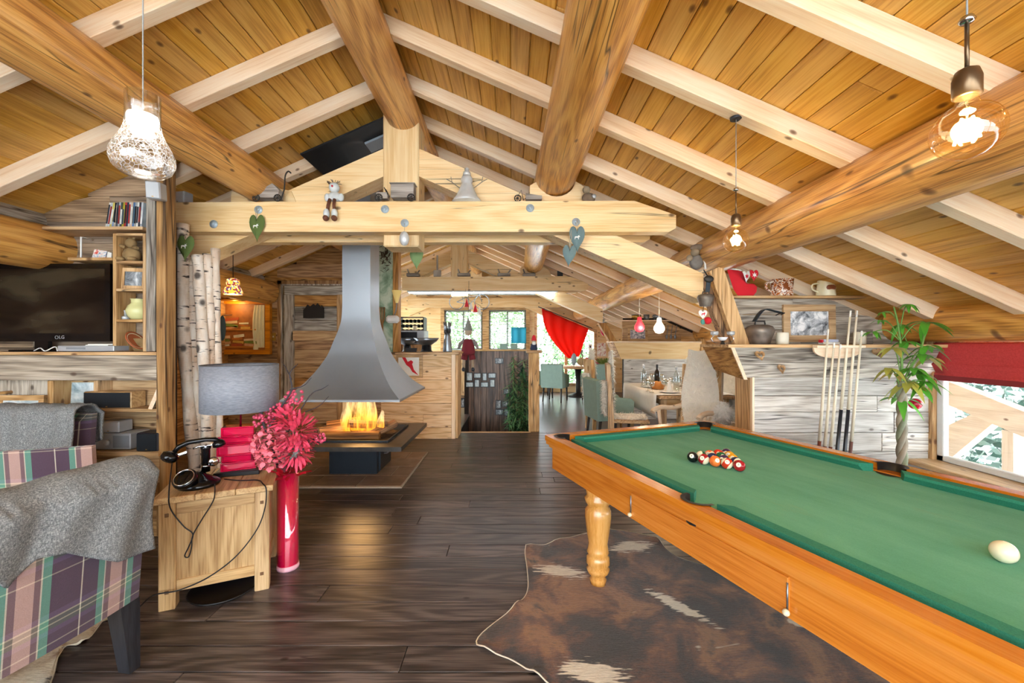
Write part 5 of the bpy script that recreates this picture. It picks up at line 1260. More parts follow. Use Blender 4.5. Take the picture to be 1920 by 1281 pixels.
cu2 = thing('pillar_candle', 'ivory candle on the bar shelf behind the right cue tips', 'candle', (X(1612, 3.68), 3.68, SH))
put('wax', G().lathe([(0, 0), (.044, 0), (.046, .004), (.046, .105), (.04, .11), (0, .10)], 26), plain('cream_wax', 'efe9d6', .45), cu2); put('wick', G().tube([(0, 0, .10), (.002, 0, .115)], .0015, 5), blackm(), cu2)
th = thing('tealight_holder', 'silver wire tealight holder with three cups on the bar shelf end', 'candle holder', (X(1356, 3.55), 3.56, SH))
put('cup', G().lathe([(0, .03), (.025, .035), (.044, .062), (.042, .062), (0, .042)], 20), plain('white_glaze', 'e6e9ee', .2), th); put('foot', G().lathe([(.022, 0), (.014, .01), (.008, .032), (0, .032)], 14), iron, th)
for s in (-1, 1):
    put('arm', G().tube(curve([(s*.02, 0, .01), (s*.075, 0, .018), (s*.095, 0, .05), (s*.075, 0, .075)]), .004, 6), chrome, th)
    put('glass_cup', G().lathe([(0, .078), (.026, .078), (.032, .09), (.032, .11), (.028, .112), (.026, .085), (0, .084)], 18, c=(s*.07, 0, 0)), plain('smoke_glass', 'b5b8bb', .15, .2), th)
cdst = thing('card_pack', 'small stack of white boxes with a red cap on the bar shelf', 'box', (X(1556, 3.5), 3.5, SH))
put('lower_box', G().box(-.07, .07, -.02, .04, 0, .018, .002), paper(), cdst); put('upper_box', G().box(-.06, .06, -.02, .035, .019, .043, .002), plain('pale_blue_card', 'c4cbe0', .6), cdst); put('cap', G().box(-.08, -.062, -.012, .025, .015, .04, .003), redm(), cdst)
# hearts carved of driftwood on the slanted panel
dw = wood('driftwood_heart', 'c8a47a', 'b08a60', '7d5d3e', 'X', .8, .2, 1)
def wheart(label, px, py, w_, h_, open_=True, ti=0):
    t_ = (py-655)/50; d = 3.42+.18*max(0, min(1, t_))-.05
    o = heart(w_, h_, 24); hs2 = [(x_*.6, z_*.6) for x_, z_ in o][::-1]
    q = put('wooden_heart', G().prism(o, -.008, .008, holes=[hs2] if open_ else ()), dw, None, W(px, py, d), (-.62, ti, 0)); tag(q, label, 'heart ornament')
wheart('open driftwood heart high on the slanted grey panel', 1426, 667, .075, .085)
wheart('open driftwood heart lower on the slanted grey panel', 1466, 692, .06, .09, True, .2)
wheart('solid small wooden heart on the slanted panel beside the plant', 1647, 662, .075, .085, False, -.15)
# cue rack and cues
RD = 3.35
rk = thing('cue_rack', 'pale wooden cue rack on the front of the bar shelf', 'cue rack', (X(1573, RD), RD, Z(652, RD)))
hw2 = 45/F*RD
lowp = [(-hw2, 0), (hw2, 0)]+[(hw2*math.cos(a_), -.07*math.sin(a_)**.8) for a_ in [PI*i/12 for i in range(1, 12)]]
put('back_plate', G().prism([(hw2*math.cos(PI+PI*i/14), -.085*math.sin(PI*i/14)**.7 if 0 < i < 14 else 0) for i in range(15)], .012, .03), pale('X'), rk)
put('notched_bar', G().box(-hw2-.002, hw2+.002, -.03, .03, .0, .022, .004), pale('X'), rk)
pins = []
cues = [((1553, 617), (1537, 818), 0), ((1564, 642), (1548, 818), 0), ((1576, 645), (1559, 818), 0), ((1595, 582), (1572, 818), 1), ((1607, 582), (1586, 818), 1), ((1616, 620), (1597, 818), 2)]
clb = ['pool cue leaning leftmost in the rack', 'shortest brown butted pool cue, second from the left', 'brown butted pool cue, third from the left', 'tall pool cue with black butt left of its twin', 'tall pool cue with black butt right of its twin', 'brown pool cue at the right end of the rack']
tipm = plain('cue_shaft', 'eadfc6', .35); bt3 = [plain('mahogany_butt', '6e3524', .3), plain('black_butt', '1c2028', .3), plain('plum_butt', '6b4a44', .35)]
for (a_, b_, kd), lb in zip(cues, clb):
    dt, db = 3.30, 3.48
    pt_ = W(*a_, dt); sl = (b_[0]-a_[0])/(b_[1]-a_[1]); pbm = W(a_[0]+sl*(955-a_[1]), 955, db); pbm.z = .03
    t = thing('pool_cue', lb, 'pool cue', pbm)
    dv = pt_-pbm; L_ = dv.length; n_ = dv.normalized()
    f = .40 if kd != 1 else .52
    put('shaft', G().tube([n_*(L_*f), n_*(L_*.97)], [.0125, .0068], 12), tipm, t); put('ferrule', G().tube([n_*(L_*.97), n_*L_], .0066, 10), plain('white_ferrule', 'f4f2ea', .3), t)
    put('butt', G().tube([(0, 0, 0), n_*(L_*f)], [.0165, .0125], 12), bt3[kd], t)
put('floor_rest', G().box(X(1515, 3.46), X(1615, 3.46), 3.44, 3.56, 0, .028, .004), tan('X'), None); tag(bpy.data.objects['floor_rest'], 'low wooden floor rest under the pool cues', 'cue rest')
# ledge objects
st_ = thing('stocking', 'red felt stocking with white hearts leaning on the ledge', 'stocking', W(1384, 560, 3.80)); st_.location.z = 1.869; st_.location.y = 3.82
so = [(-.095, .27), (.04, .25), (.05, .14), (.10, .12), (.155, .12), (.185, .09), (.18, .04), (.15, .0), (.01, .0), (-.03, .06)]
put('boot', puff([(x_, z_*.93) for x_, z_ in so], .05, 5), plain('red_felt2', 'd3202e', .9), st_)
put('cuff', G().tube([(-.10, 0, .25), (-.06, -.025, .245), (0, -.03, .235), (.045, 0, .232), (0, .03, .24), (-.06, .025, .25), (-.10, 0, .25)], .008, 7), white(), st_)
hhs = put('heart_patch', puff([(x_+.085, z_+.175) for x_, z_ in heart(.075, .11)], .02), plain('white_felt', 'f2efec', .9), st_); put('snowflake', G().prism([(.085+.02*(1 if i % 2 else .45)*math.cos(i*PI/6), .178+.025*(1 if i % 2 else .45)*math.sin(i*PI/6)) for i in range(12)], -.014, -.011), redm(), hhs)
hhs = put('heart_patch', puff([(x_+.155, z_+.185) for x_, z_ in heart(.085, .11)], .02), plain('red_felt2', 'd3202e', .9), st_); put('snowflake', G().prism([(.155+.024*(1 if i % 2 else .4)*math.cos(i*PI/6), .19+.027*(1 if i % 2 else .4)*math.sin(i*PI/6)) for i in range(12)], -.014, -.011), white(), hhs)
def mugmat(nm, a_, b_, c_):
    k = N(nm); n = k.noise(k.coord((1, 1, 1)), 26, 3, .6, 1.5); k.set(Base_Color=k.ramp(n, [(.38, a_), (.48, b_), (.56, c_)], 'CONSTANT'), Roughness=.25); return k.m
m1 = thing('patterned_mug', 'brown and white patterned mug on the ledge', 'mug', (X(1467, 3.85), 3.86, 1.869))
mm = mugmat('mottled_mug', '8a4a26', 'efe4d2', 'c06a30')
put('cup', G().lathe([(0, 0), (.085, 0), (.092, .01), (.088, .06), (.098, .155), (.09, .155), (.08, .02), (0, .015)], 26), mm, m1); put('handle', G().tube(curve([(-.09, 0, .13), (-.14, 0, .12), (-.14, 0, .07), (-.09, 0, .04)]), .011, 8), mm, m1)
m2 = thing('watering_jug', 'cream painted jug with spout on the ledge', 'jug', (X(1550, 3.85), 3.86, 1.869))
put('body', G().lathe([(0, 0), (.075, 0), (.078, .008), (.066, .14), (.07, .15), (.062, .15), (.066, .02), (0, .012)], 26), cream(), m2); put('spout', G().tube([(.055, 0, .06), (.09, 0, .11), (.11, 0, .14)], [.028, .02, .012], 10), cream(), m2)
put('handle', G().tube(curve([(-.06, 0, .12), (-.12, 0, .11), (-.13, 0, .07), (-.07, 0, .04)]), .008, 8), cream(), m2); put('rose_motif', puff([(x_*.045, .075+z_*.028) for x_, z_ in circ(1, 16)], .02), plain('rose_print', 'b4653e', .5, var=.5), m2); m2.children if False else None
for c__ in kids(m2):
    if c__.name.startswith('rose'): c__.location = (0, -.065, 0)
# figure and bell at the beam end, felt charms
gm = thing('gnome_figure', 'grey hatted gnome figure sitting on the sloping beam end', 'figurine', (X(1311, 3.78), 3.84, Z(500, 3.78)))
dt_ = plain('dusty_tan', 'a8957c', .9, var=.4)
put('body', G().ball((0, 0, .055), (.062, .055, .07), 14, 10), plain('grey_felt', '8f8983', .95, var=.4), gm); put('head', G().ball((-.02, -.02, .14), (.04, .038, .038), 14, 9), dt_, gm); put('hat', G().ball((.01, -.01, .185), (.07, .06, .032), 16, 8), plain('knit_hat', '9b8674', .95, var=.5), gm); put('hand', G().ball((-.075, -.03, .085), (.03, .024, .03), 10, 8), dt_, gm); put('scarf', G().tube([(.04, -.05, .10), (.055, -.055, .03), (.06, -.055, -.02)], .009, 6), white(), gm)
b2 = bell('small dark cow bell hanging from the sloping beam end', W(1323, 574, 3.58), .62); 
put('strap', G().box(-.03, .03, -.006, .006, .20, .36, .003, M=rot('Y', .12)), strap, b2); put('strap_knot', G().ball((.045, 0, .38), (.07, .03, .05), 12, 8), iron, b2); put('cord', G().tube([(.04, 0, .40), (.02, .1, .52)], .008, 6), strap, b2)
fc = thing('felt_charm', 'felt heart and red pompom charm hanging under the small cow bell', 'charm', W(1318, 590, 3.56))
put('heart', puff(heart(.075, .085), .02), plain('white_felt', 'f2efec', .9), fc); put('motif', G().prism([(x_*.03, z_*.03-.01) for x_, z_ in deer], -.013, -.010), redm(), fc); put('pompom', G().ball((.04, 0, -.05), .032, 14, 9), plain('red_felt2', 'd3202e', .9), fc); put('leaf', G().ball((.0, 0, -.06), (.02, .01, .025), 10, 7), plain('teal_felt', '4f8f84', .9), fc); put('cord', G().tube([(0, 0, .03), (.01, .0, .09)], .002, 5), strap, fc)
# ================================================================ red roman blind, plant, outdoors
k = N('red_blind'); n = k.noise(k.coord((90, 90, 90)), 1, 2); k.set(Base_Color=k.ramp(n, [(.3, 'c93a3d'), (.7, 'd9494a')]), Roughness=.8); k.b.inputs['Transmission Weight'].default_value = 0
rb = thing('roman_blind', 'red roman blind pulled up above the low window', 'blind', (3.56, 1.6, 1.14))
prof = [(0, .0), (-.012, .045), (.0, .05), (-.035, .12), (-.03, .125), (-.01, .15), (-.03, .23), (-.02, .285), (0, .30)]
put('fabric', G().surf(lambda u, v: (prof[min(8, int(round(v*8)))][0]-.008*math.sin(u*18), -2.4+4.3*u, prof[min(8, int(round(v*8)))][1]), 40, 8), k.m, rb, mods=solid(.006)); put('hem_bar', G().box(-.012, .004, -2.4, 1.9, -.012, .03), plain('dark_red_hem', '8d2b2f', .8), rb)
def leafmat(nm, a_, b_, tr=.35):
    k = N(nm); n = k.noise(k.coord((1, 1, 1)), 9, 3); rnd = k.n('ObjectInfo').outputs['Random']
    k.set(Base_Color=k.mix(n, a_, b_), Roughness=.4); k.b.inputs['Transmission Weight'].default_value = 0; return k.m
lgm = leafmat('green_leaf', '3f8f2a', '6dbb3f'); lym = leafmat('yellow_leaf', 'c9b254', '8fae4a'); ldm = leafmat('dry_leaf', 'b59a52', 'd8c27a')
pd = 3.28; px0 = X(1691, pd)
plp = thing('pachira_plant', 'tall braided-trunk pachira plant beside the window', 'plant', (px0, pd, 0))
put('pot', G().lathe([(0, 0), (.12, 0), (.15, .05), (.165, .26), (.175, .28), (.16, .28), (.15, .24), (0, .22)], 28), plain('terracotta_pot', 'a86a48', .6), plp)
put('soil', G().lathe([(0, .245), (.155, .245), (0, .25)], 20), plain('soil', '2c2019', .95), plp)
for s in range(3):
    p_ = [(.019*math.cos(a_+s*2*PI/3), .019*math.sin(a_+s*2*PI/3)*.8, .22+.92*i/40) for i, a_ in enumerate([i*.42 for i in range(41)])]
    put('trunk_strand', G().tube(p_, [.022-.004*i/40 for i in range(41)], 10), plain('pachira_bark_%d' % s, ['8d9478', '9a9280', 'a89a86'][s], .7, var=.35), plp)
LB = lambda px, py, dd=0: Vector((X(px, pd+dd)-px0, dd, Z(py, pd+dd)))
def leaflet(c, d, L, wd, droop):
    g = G(); Q = look_rot(d, Vector((0, 0, 1)) if abs(d.normalized().z) < .95 else Vector((1, 0, 0)))
    def fn(u, v):
        w_ = wd*math.sin(PI*min(1, v**.8))*(1.0 if v < .98 else .1); x_ = (u-.5)*2*w_
        p = Q @ Vector((x_, abs(u-.5)*w_*.5, v*L)); p = Vector(c)+p; p.z -= droop*v*v*L; return tuple(p)
    return g.surf(fn, 2, 6)
random.seed(23)
clus = [((1655, 585), (1648, 572), 6, .06, lgm), ((1652, 600), (1655, 590), 5, .065, lgm), ((1703, 570), (1700, 560), 7, .075, lgm), ((1637, 622), (1630, 615), 5, .085, lgm), ((1688, 608), (1690, 603), 5, .10, lgm), ((1736, 604), (1730, 600), 5, .15, lgm),
        ((1712, 690), (1712, 684), 6, .13, lgm), ((1728, 664), (1735, 655), 4, .15, lgm), ((1676, 652), (1680, 645), 5, .12, lym), ((1742, 672), (1745, 660), 3, .12, ldm), ((1703, 715), (1700, 705), 7, .16, lym), ((1722, 700), (1725, 695), 5, .14, lgm), ((1680, 700), (1675, 695), 4, .12, ldm), ((1716, 722), (1712, 712), 3, .16, lgm), ((1690, 748), (1690, 740), 5, .15, lgm), ((1668, 690), (1665, 680), 5, .13, lym), ((1738, 648), (1735, 640), 5, .13, lgm), ((1700, 640), (1700, 630), 6, .12, lgm), ((1735, 715), (1735, 705), 5, .13, lgm)]
for i, (a_, b_, n_, L_, m_) in enumerate(clus):
    dd = random.uniform(-.10, .06); c_ = LB(*a_, dd)
    base = LB(1688, min(735, a_[1]+60)) if a_[1] > 640 else LB(1685, 640 if a_[1] > 590 else 612)
    base.x = base.x*.4; st0 = put('stem', G().tube(curve([tuple(base), tuple((base+c_)/2+Vector((0, 0, .05))), tuple(c_)], 5), .004, 6), plain('green_stem', '6f9a4a', .5), plp)
    for q in range(n_):
        a2 = 2*PI*q/n_+i; d = Vector((math.cos(a2), math.sin(a2)*.8-.3, random.uniform(-.4, .25)))
        put('leaf', leaflet(c_, d, L_*random.uniform(.85, 1.2), L_*.19, random.uniform(.3, .9)), m_, st0)
put('main_stem', G().tube(curve([(0, 0, 1.12), tuple(LB(1690, 660)), tuple(LB(1684, 610)), tuple(LB(1676, 575))]), [.010-.0002*i for i in range(25)], 8), plain('green_stem', '6f9a4a', .5), plp)
put('main_stem', G().tube(curve([(0, 0, 1.12), tuple(LB(1708, 690)), tuple(LB(1728, 650)), tuple(LB(1736, 604))]), .007, 8), plain('green_stem', '6f9a4a', .5), plp)
tag(put('red_bauble', G().ball((0, 0, 0), .045, 18, 12), plain('red_gloss', 'b3142e', .2), None, W(1716, 757, 3.42)), 'red bauble hanging behind the braided plant by the window', 'bauble')
# outside timber frame and bushes
gr = struct(put('ground', G().box(-30, 40, -30, 50, -3.3, -3.2), plain('pale_ground', 'e4e6e6', .9)))
ow = whitewash('Y'); of = thing('balcony_frame', 'pale timber balcony frame with diagonal brace outside the right window', 'balcony')
OX = 4.6
def oy(px): return OX*F/(px-960)
def oz(px, py): return Z(py, oy(px))
put('post', G().box(OX, OX+.14, oy(1766), oy(1745), -3.2, 1.2), whitewash('Z'), of)
put('post', G().box(OX, OX+.14, oy(1900), oy(1878), -3.2, .62), whitewash('Z'), of)
def oprism(pts, a_=.0, b_=.12): return G().prism([(oy(p[0]), oz(*p)) for p in pts], OX+a_, OX+b_, 'yz')
put('sloping_beam', oprism([(1745, 702), (1990, 800), (1990, 850), (1745, 745)]), ow, of)
put('brace', oprism([(1768, 800), (1832, 770), (1862, 790), (1768, 868)], .02, .11), ow, of)
put('deck_beam', G().box(OX-.05, OX+.3, -3, 6, .0, .16), whitewash('Y'), of)
put('roof_soffit', G().box(3.95, 6.0, -3, 6, 1.35, 1.45), whitewash('Y'), of)
def bush(label, c, r, n, cols_, seed, name='garden_bush', leaf=.05):
    random.seed(seed); t = thing(name, label, 'bush', (c[0], c[1], -3.2)); g = G(); cz = c[2]+3.2
    for i in range(n):
        d = Vector((random.gauss(0, 1), random.gauss(0, 1), random.gauss(0, 1))).normalized()*random.uniform(.6, 1)
        p = Vector((d.x*r[0], d.y*r[1], cz+d.z*r[2])); q = Vector((random.gauss(0, 1), random.gauss(0, 1), random.gauss(0, 1))).normalized(); s = q.orthogonal().normalized()*leaf*.35; L_ = leaf*random.uniform(.8, 1.6)
        g.add([p, p+q*L_*.5+s, p+q*L_, p+q*L_*.5-s], [(0, 1, 2, 3)], False, i % len(cols_))
    put('foliage', g, cols_, t); put('trunk', G().tube([(0, 0, 0), (0, 0, cz)], [.12, .06], 8), plain('bush_trunk', '4a3a2c', .9), t)
lc = [plain('leaf_%d' % i, c_, .6) for i, c_ in enumerate(['6f9a5c', '9cbf8a', 'c9dcc0', '4c7a48'])]
bush('pale frosted conifer bush outside the right window', (6.6, 5.4, -.1), (1.1, 1.8, 1.5), 7000, [plain('leaf_teal', '4a6f62', .6), plain('leaf_mist', '8fa99c', .6), plain('leaf_white', 'd5dfda', .6)], 3, leaf=.12)
bush('leafy green trees outside the kitchen window', (-1.3, 14.2, 1.6), (2.2, .9, 2.0), 6000, lc[:3], 4, 'garden_tree', .14)
bush('speckled green tree outside the dining gable window', (2.6, 15.6, 1.4), (1.6, .9, 1.9), 4000, lc, 5, 'garden_tree', .13)
# ================================================================ second bar wall, closing the dining nook
g2 = struct(put('wall_far_right', G().box(2.12, 3.66, 7.80, 8.0, 0, 1.15).box(2.15, 3.66, 8.02, 8.08, 1.15, 1.9), backing))
clad('white_board', g2, 2.09, 3.65, 7.77, [0, .3, .6, .88, 1.13], whitegrey, .025, 61, None, 1.4)
clad('upper_board', g2, 2.12, 3.65, 8.0, [1.40, 1.55, 1.70, 1.84], tan, .02, 64, lambda x: roof(x)-.13, 1.3)
TL, TR, BL, BR = (1.86, 7.60, 1.43), (3.46, 7.60, 1.43), (2.04, 7.77, 1.12), (3.46, 7.77, 1.12)
off = lambda p: (p[0], p[1]+.03, p[2]+.015)
put('slanted_panel', G().add([TL, TR, BR, BL]+[off(p) for p in (TL, TR, BR, BL)], [(0, 3, 2, 1), (4, 5, 6, 7), (0, 1, 5, 4), (3, 7, 6, 2), (0, 4, 7, 3), (1, 2, 6, 5)]), pine('X'), g2)
put('cheek_panel', G().add([(1.85, 7.61, 1.43), (2.04, 7.78, 1.12), (1.94, 8.02, 1.16), (1.82, 8.02, 1.43), (1.88, 7.61, 1.43), (2.07, 7.78, 1.12), (1.97, 8.02, 1.16), (1.85, 8.02, 1.43)], [(0, 3, 2, 1), (4, 5, 6, 7), (0, 1, 5, 4), (1, 2, 6, 5), (2, 3, 7, 6), (3, 0, 4, 7)]), brown('Y'), g2)
put('bar_shelf', G().box(1.82, 3.46, 7.57, 8.02, 1.43, 1.455, .004), pale('X'), g2)
put('ledge', G().box(1.80, 3.40, 7.92, 8.12, 1.84, 1.862, .004), pale('X'), g2)
put('corner_post', G().box(3.46, 3.56, 7.62, 7.77, .0, 1.5, .006), tan('Z'), g2)
s2 = thing('slanted_strut', 'slanted timber strut standing on the far bar shelf', 'strut')
put('timber', pxprism([(1146, 644), (1160, 644), (1136, 605), (1122, 605)], 7.72, 7.86), brown('Z'), s2)
framed('picture', 'wood framed winter village photograph above the far bar shelf', (X(1196, 7.96), 7.975, 1.456), .38, .26, 0, -.02, .045, oak('X'), photo_mat('village_photo', '4a4858', 'a5a6b4', 'e9e4e4', 22))
for i, (px, lb) in enumerate(((1193, 'wide brass pot, leftmost on the far ledge'), (1212, 'small steel goblet second on the far ledge'), (1235, 'wide steel pan third on the far ledge'), (1263, 'steel bowl at the right of the far ledge'))):
    t = thing('metal_pot', lb, 'pot', (X(px, 8.0), 8.0, 1.863)); w_ = [.085, .055, .11, .06][i]
    put('bowl', G().lathe([(0, 0), (w_*.7, 0), (w_, .05), (w_*1.02, .10), (w_*.93, .10), (w_*.85, .02), (0, .012)], 18), gold() if i == 0 else steel(), t); put('rim', G().tube([(w_*math.cos(a_), w_*math.sin(a_), .10) for a_ in [2*PI*q/18 for q in range(19)]], .005, 5, cap=False), steel(), t)
for i in range(3):
    t = thing('hanging_ladle', 'steel kitchen utensil hanging '+['leftmost', 'in the middle', 'rightmost'][i]+' on the far boards', 'utensil', (X(1250+i*8, 7.98), 7.98, 1.50), 0, 'utensils hung on the far boards')
    put('handle', G().tube([(0, 0, .06), (.03, 0, .26)], .006, 6), steel(), t); put('head', G().ball((0, 0, .04), (.025, .012, .045), 10, 7), steel(), t)
def small_pendant(label, px, py, d, col, e):
    p = W(px, py, d); t = thing('pendant_lamp', label, 'pendant lamp', p)
    put('shade', G().lathe([(0, -.10), (.05, -.085), (.075, -.04), (.07, .0), (.035, .06), (.028, .12), (0, .125)], 20), plain('pend_'+col, col, .3, emit=col, es=1.2), t)
    put('cord', G().tube([(0, 0, .12), (0, 0, roof(p.x)-.13-p.z)], .003, 5), white(), t); glow(t, (0, -.12, -.05), e, (1, .85, .6), .05)
small_pendant('red bulb-shaped pendant lamp over the dining table', 1199, 610, 6.1, 'e0303c', 6)
small_pendant('white bulb-shaped pendant lamp over the dining table', 1236, 612, 5.7, 'fff0dc', 8)
# ================================================================ dining table, chairs and tableware
lin = plain('white_linen', 'ece7df', .85)
dt2 = thing('dining_table', 'wooden dining table under a white cloth in the nook', 'dining table', (2.35, 6.1, 0))
put('table_top', G().box(-.48, .48, -.83, .83, .715, .755, .006), tan('Y'), dt2)
for sx in (-1, 1):
    for sy in (-1, 1): put('leg', G().box(sx*.40-.04, sx*.40+.04, sy*.72-.04, sy*.72+.04, 0, .713, .006), tan('Z'), dt2)
put('apron', G().box(-.42, .42, -.74, -.71, .63, .714).box(-.42, -.39, -.74, .74, .63, .714).box(.39, .42, -.74, .74, .63, .714), tan('X'), dt2)
tcl = tag(put('tablecloth', G().surf(lambda u, v: (lambda s, y_: (-.51 if s < .12 else (.51 if s > .88 else -.51+1.02*(s-.12)/.76), y_, .765 if .12 <= s <= .88 else .765-.30*((.12-s)/.12 if s < .12 else (s-.88)/.12)))(u, -.78+1.56*v), 24, 12), lin, None, (2.35, 6.1, 0), None, solid(.004)), 'white cloth laid over the dining table', 'tablecloth')
wool2 = plain('sheep_wool', 'f6eee0', .95, var=.08); wool3 = plain('white_wool', 'f6f3ee', .95)
def fur(fn, nu, nv, n, L, seed, name, mat, parent):
    random.seed(seed); g = G().surf(fn, nu, nv)
    for i in range(n):
        u, v = random.random(), random.random(); p = Vector(fn(u, v)); e = .01
        du = Vector(fn(min(1, u+e), v))-Vector(fn(max(0, u-e), v)); dv = Vector(fn(u, min(1, v+e)))-Vector(fn(u, max(0, v-e))); nn = du.cross(dv).normalized()
        q = nn*random.choice((1, 1, -.6))*.6+Vector((random.gauss(0, .5), random.gauss(0, .5), random.gauss(-.5, .4))); q.normalize(); s = q.orthogonal().normalized()*.005
        g.add([p+s, p-s, p+q*L*random.uniform(.6, 1.2)], [(0, 1, 2)], True)
    o = put(name, g, mat, parent); return o
def alpine_chair(label, loc, rz, arms=False, ht=1.14, tuft=False):
    t = thing('alpine_chair', label, 'chair', loc, rz)                 # faces local +Y
    put('seat', G().box(-.23, .23, -.22, .24, .43, .47, .008), tan('X'), t)
    for sx in (-1, 1):
        put('leg', G().tube([(sx*.19, .19, .43), (sx*.21, .22, 0)], .022, 8), tan('Z'), t)
        put('back_post', G().prism([(-.25, 0), (-.20, 0), (-.19, .45), (-.235, ht), (-.285, ht), (-.24, .45)], sx*.21-.025, sx*.21+.025, 'yz'), tan('Z'), t)
    hp3 = heart(.10, .11)
    put('back_panel', G().prism([(-.185, .50), (.185, .50), (.185, ht-.06), (.10, ht), (-.10, ht), (-.185, ht-.06)], -.262, -.238, holes=[[(x_, z_+ht-.16) for x_, z_ in hp3][::-1]]), oak('Z'), t)
    put('stretcher', G().box(-.19, .19, -.22, -.19, .20, .24).box(-.19, .19, .17, .20, .20, .24), tan('X'), t)
    if arms:
        for sx in (-1, 1):
            put('armrest', G().tube(curve([(sx*.24, -.24, .68), (sx*.265, -.05, .665), (sx*.27, .15, .69), (sx*.27, .30, .675), (sx*.27, .335, .65)]), [.028]*32+[.03], 10), pale('Y'), t)
            put('arm_post', G().tube([(sx*.25, .2, .45), (sx*.265, .22, .67)], .02, 8), pale('Z'), t)
    def fn(u, v):
        w_ = .21*(1.0-.45*abs(v-.55))*(1+.12*math.sin(v*11)); x_ = (u-.5)*2*w_
        if v < .5: y_, z_ = .20-.40*v/.5*1.0, .488
        else: y_, z_ = -.205-.04*(v-.5), .488+(ht-.36)*(v-.5)/.5*1.05
        return (x_, y_+.012*math.sin(u*9+v*7)+.015, z_+.012*math.sin(u*8)*math.cos(v*12))
    sk = thing('sheepskin', 'cream sheepskin laid over the '+label.split(',')[0].split(' with')[0], 'sheepskin', loc, rz)
    fur(fn, 14, 24, 3200, .055, int(loc[0]*100), 'fleece', wool2, sk)
    def fo(u, v): return ((u-.5)*.36*(1-.3*v)+.02*math.sin(v*7), -.285-.012*math.sin(u*7)-.015, ht-.22-.42*v)
    if tuft: fur(fo, 12, 14, 2400, .06, 7, 'fleece_overhang', wool2, sk)
    return t
c_1 = alpine_chair('high-backed wooden armchair nearest the pool table', (2.02, 4.70, 0), R(128), True, 1.18, True)
alpine_chair('wooden chair on the left of the dining table', (1.50, 5.38, 0), R(-100), False, 1.16, True)
alpine_chair('wooden chair farther along the left of the dining table', (1.50, 6.78, 0), R(-85), False, 1.16, True)
alpine_chair('wooden chair on the right side of the dining table', (3.10, 6.15, 0), R(115), False, 1.20)
# white fluffy pelt at the back of the near armchair
tag(fur(lambda u, v: (2.26+.10*math.cos(u*2*PI)*math.sin(PI*v), 4.44+.10*math.sin(u*2*PI)*math.sin(PI*v), .80-.24*v), 14, 10, 2600, .06, 9, 'fluffy_pelt', wool3, None), 'fluffy white pelt hanging behind the nearest wooden armchair', 'pelt')
gfab = plain('sage_upholstery', '8ca396', .9, var=.1); dleg = plain('dark_wood_leg', '2a2422', .4)
def tub_chair(label, loc, rz):
    t = thing('tub_chair', label, 'chair', loc, rz)                    # faces local +Y
    put('seat', G().box(-.24, .24, -.20, .26, .36, .48, .03), gfab, t)
    put('backrest', G().prism([(-.28, .34), (-.20, .34), (-.22, .90), (-.25, .92), (-.31, .90)], -.27, .27, 'yz'), gfab, t)
    for sx in (-1, 1):
        x0 = sx*.27-(.06 if sx > 0 else 0); put('armrest', G().prism([(-.24, .34), (.24, .34), (.26, .60), (.22, .64), (-.10, .68), (-.24, .78)], x0, x0+.06, 'yz'), gfab, t)
        for yy in (-.22, .2): put('leg', G().tube([(sx*.22, yy, .36), (sx*.23, yy-(.04 if yy < 0 else 0), 0)], [.024, .015], 8), dleg, t)
    return t
tub_chair('sage green tub chair pulled up to the dining table', (1.42, 6.08, 0), R(-80))
tub_chair('sage green tub chair with its back to us left of the round table', (1.06, 10.15, 0), R(-25))
tub_chair('sage green tub chair in front of the round table', (1.98, 10.05, 0), R(5))
tub_chair('sage green tub chair left behind the newel post', (.80, 10.85, 0), R(-80))
rt = thing('round_table', 'round wooden dining table at the far gable window', 'dining table', (1.75, 11.0, 0))
put('table_top', G().lathe([(0, .76), (.66, .76), (.68, .775), (.66, .79), (0, .79)], 36), tan('X'), rt); put('pedestal', G().lathe([(.28, 0), (.26, .04), (.07, .10), (.06, .40), (.09, .70), (.20, .755), (0, .755)], 20), dleg, rt)
def bottle(label, x_, y_, z_, h_, r_, m_, cap=None):
    t = thing('bottle', label, 'bottle', (x_, y_, z_))
    put('body', G().lathe([(0, 0), (r_, 0), (r_, h_*.55), (r_*.85, h_*.66), (r_*.34, h_*.78), (r_*.32, h_*.97), (r_*.4, h_), (0, h_)], 18), m_, t); put('neck_foil', G().lathe([(r_*.36, h_*.86), (r_*.42, h_*.99), (0, h_*1.005)], 12), cap or silver(), t)
    return t
TZ = .770
clearb = thin('bottle_glass', 'dfe8ea', .22)
bottle('tall clear bottle at the left of the dining table', X(1207, 6.3), 6.3, TZ, .34, .04, clearb)
bottle('dark wine bottle in the middle of the dining table', X(1232, 6.35), 6.35, TZ, .33, .042, plain('dark_wine_glass', '241d1a', .12), blackm())
bottle('tall clear bottle at the right of the dining table', X(1268, 5.75), 5.75, TZ, .34, .04, clearb)
bk2 = thing('bread_basket', 'orange bread basket on the dining table', 'basket', (X(1233, 5.95), 5.95, TZ))
put('basket', G().lathe([(0, 0), (.08, 0), (.105, .05), (.11, .09), (.10, .09), (.09, .02), (0, .015)], 20), plain('orange_wicker', 'c57c3a', .8, var=.35), bk2)
for i in range(4): put('bread_roll', G().ball((.045*math.cos(i*1.6), .045*math.sin(i*1.6), .085), (.04, .03, .028), 10, 7), plain('crust', 'c98a4a', .7), bk2)
gl0 = None; gn_ = ['leftmost in front', 'second from the left in front', 'left of the right bottle', 'just before the right bottle', 'behind the right bottle', 'rightmost of all', 'right of the pair', 'left of the pair']
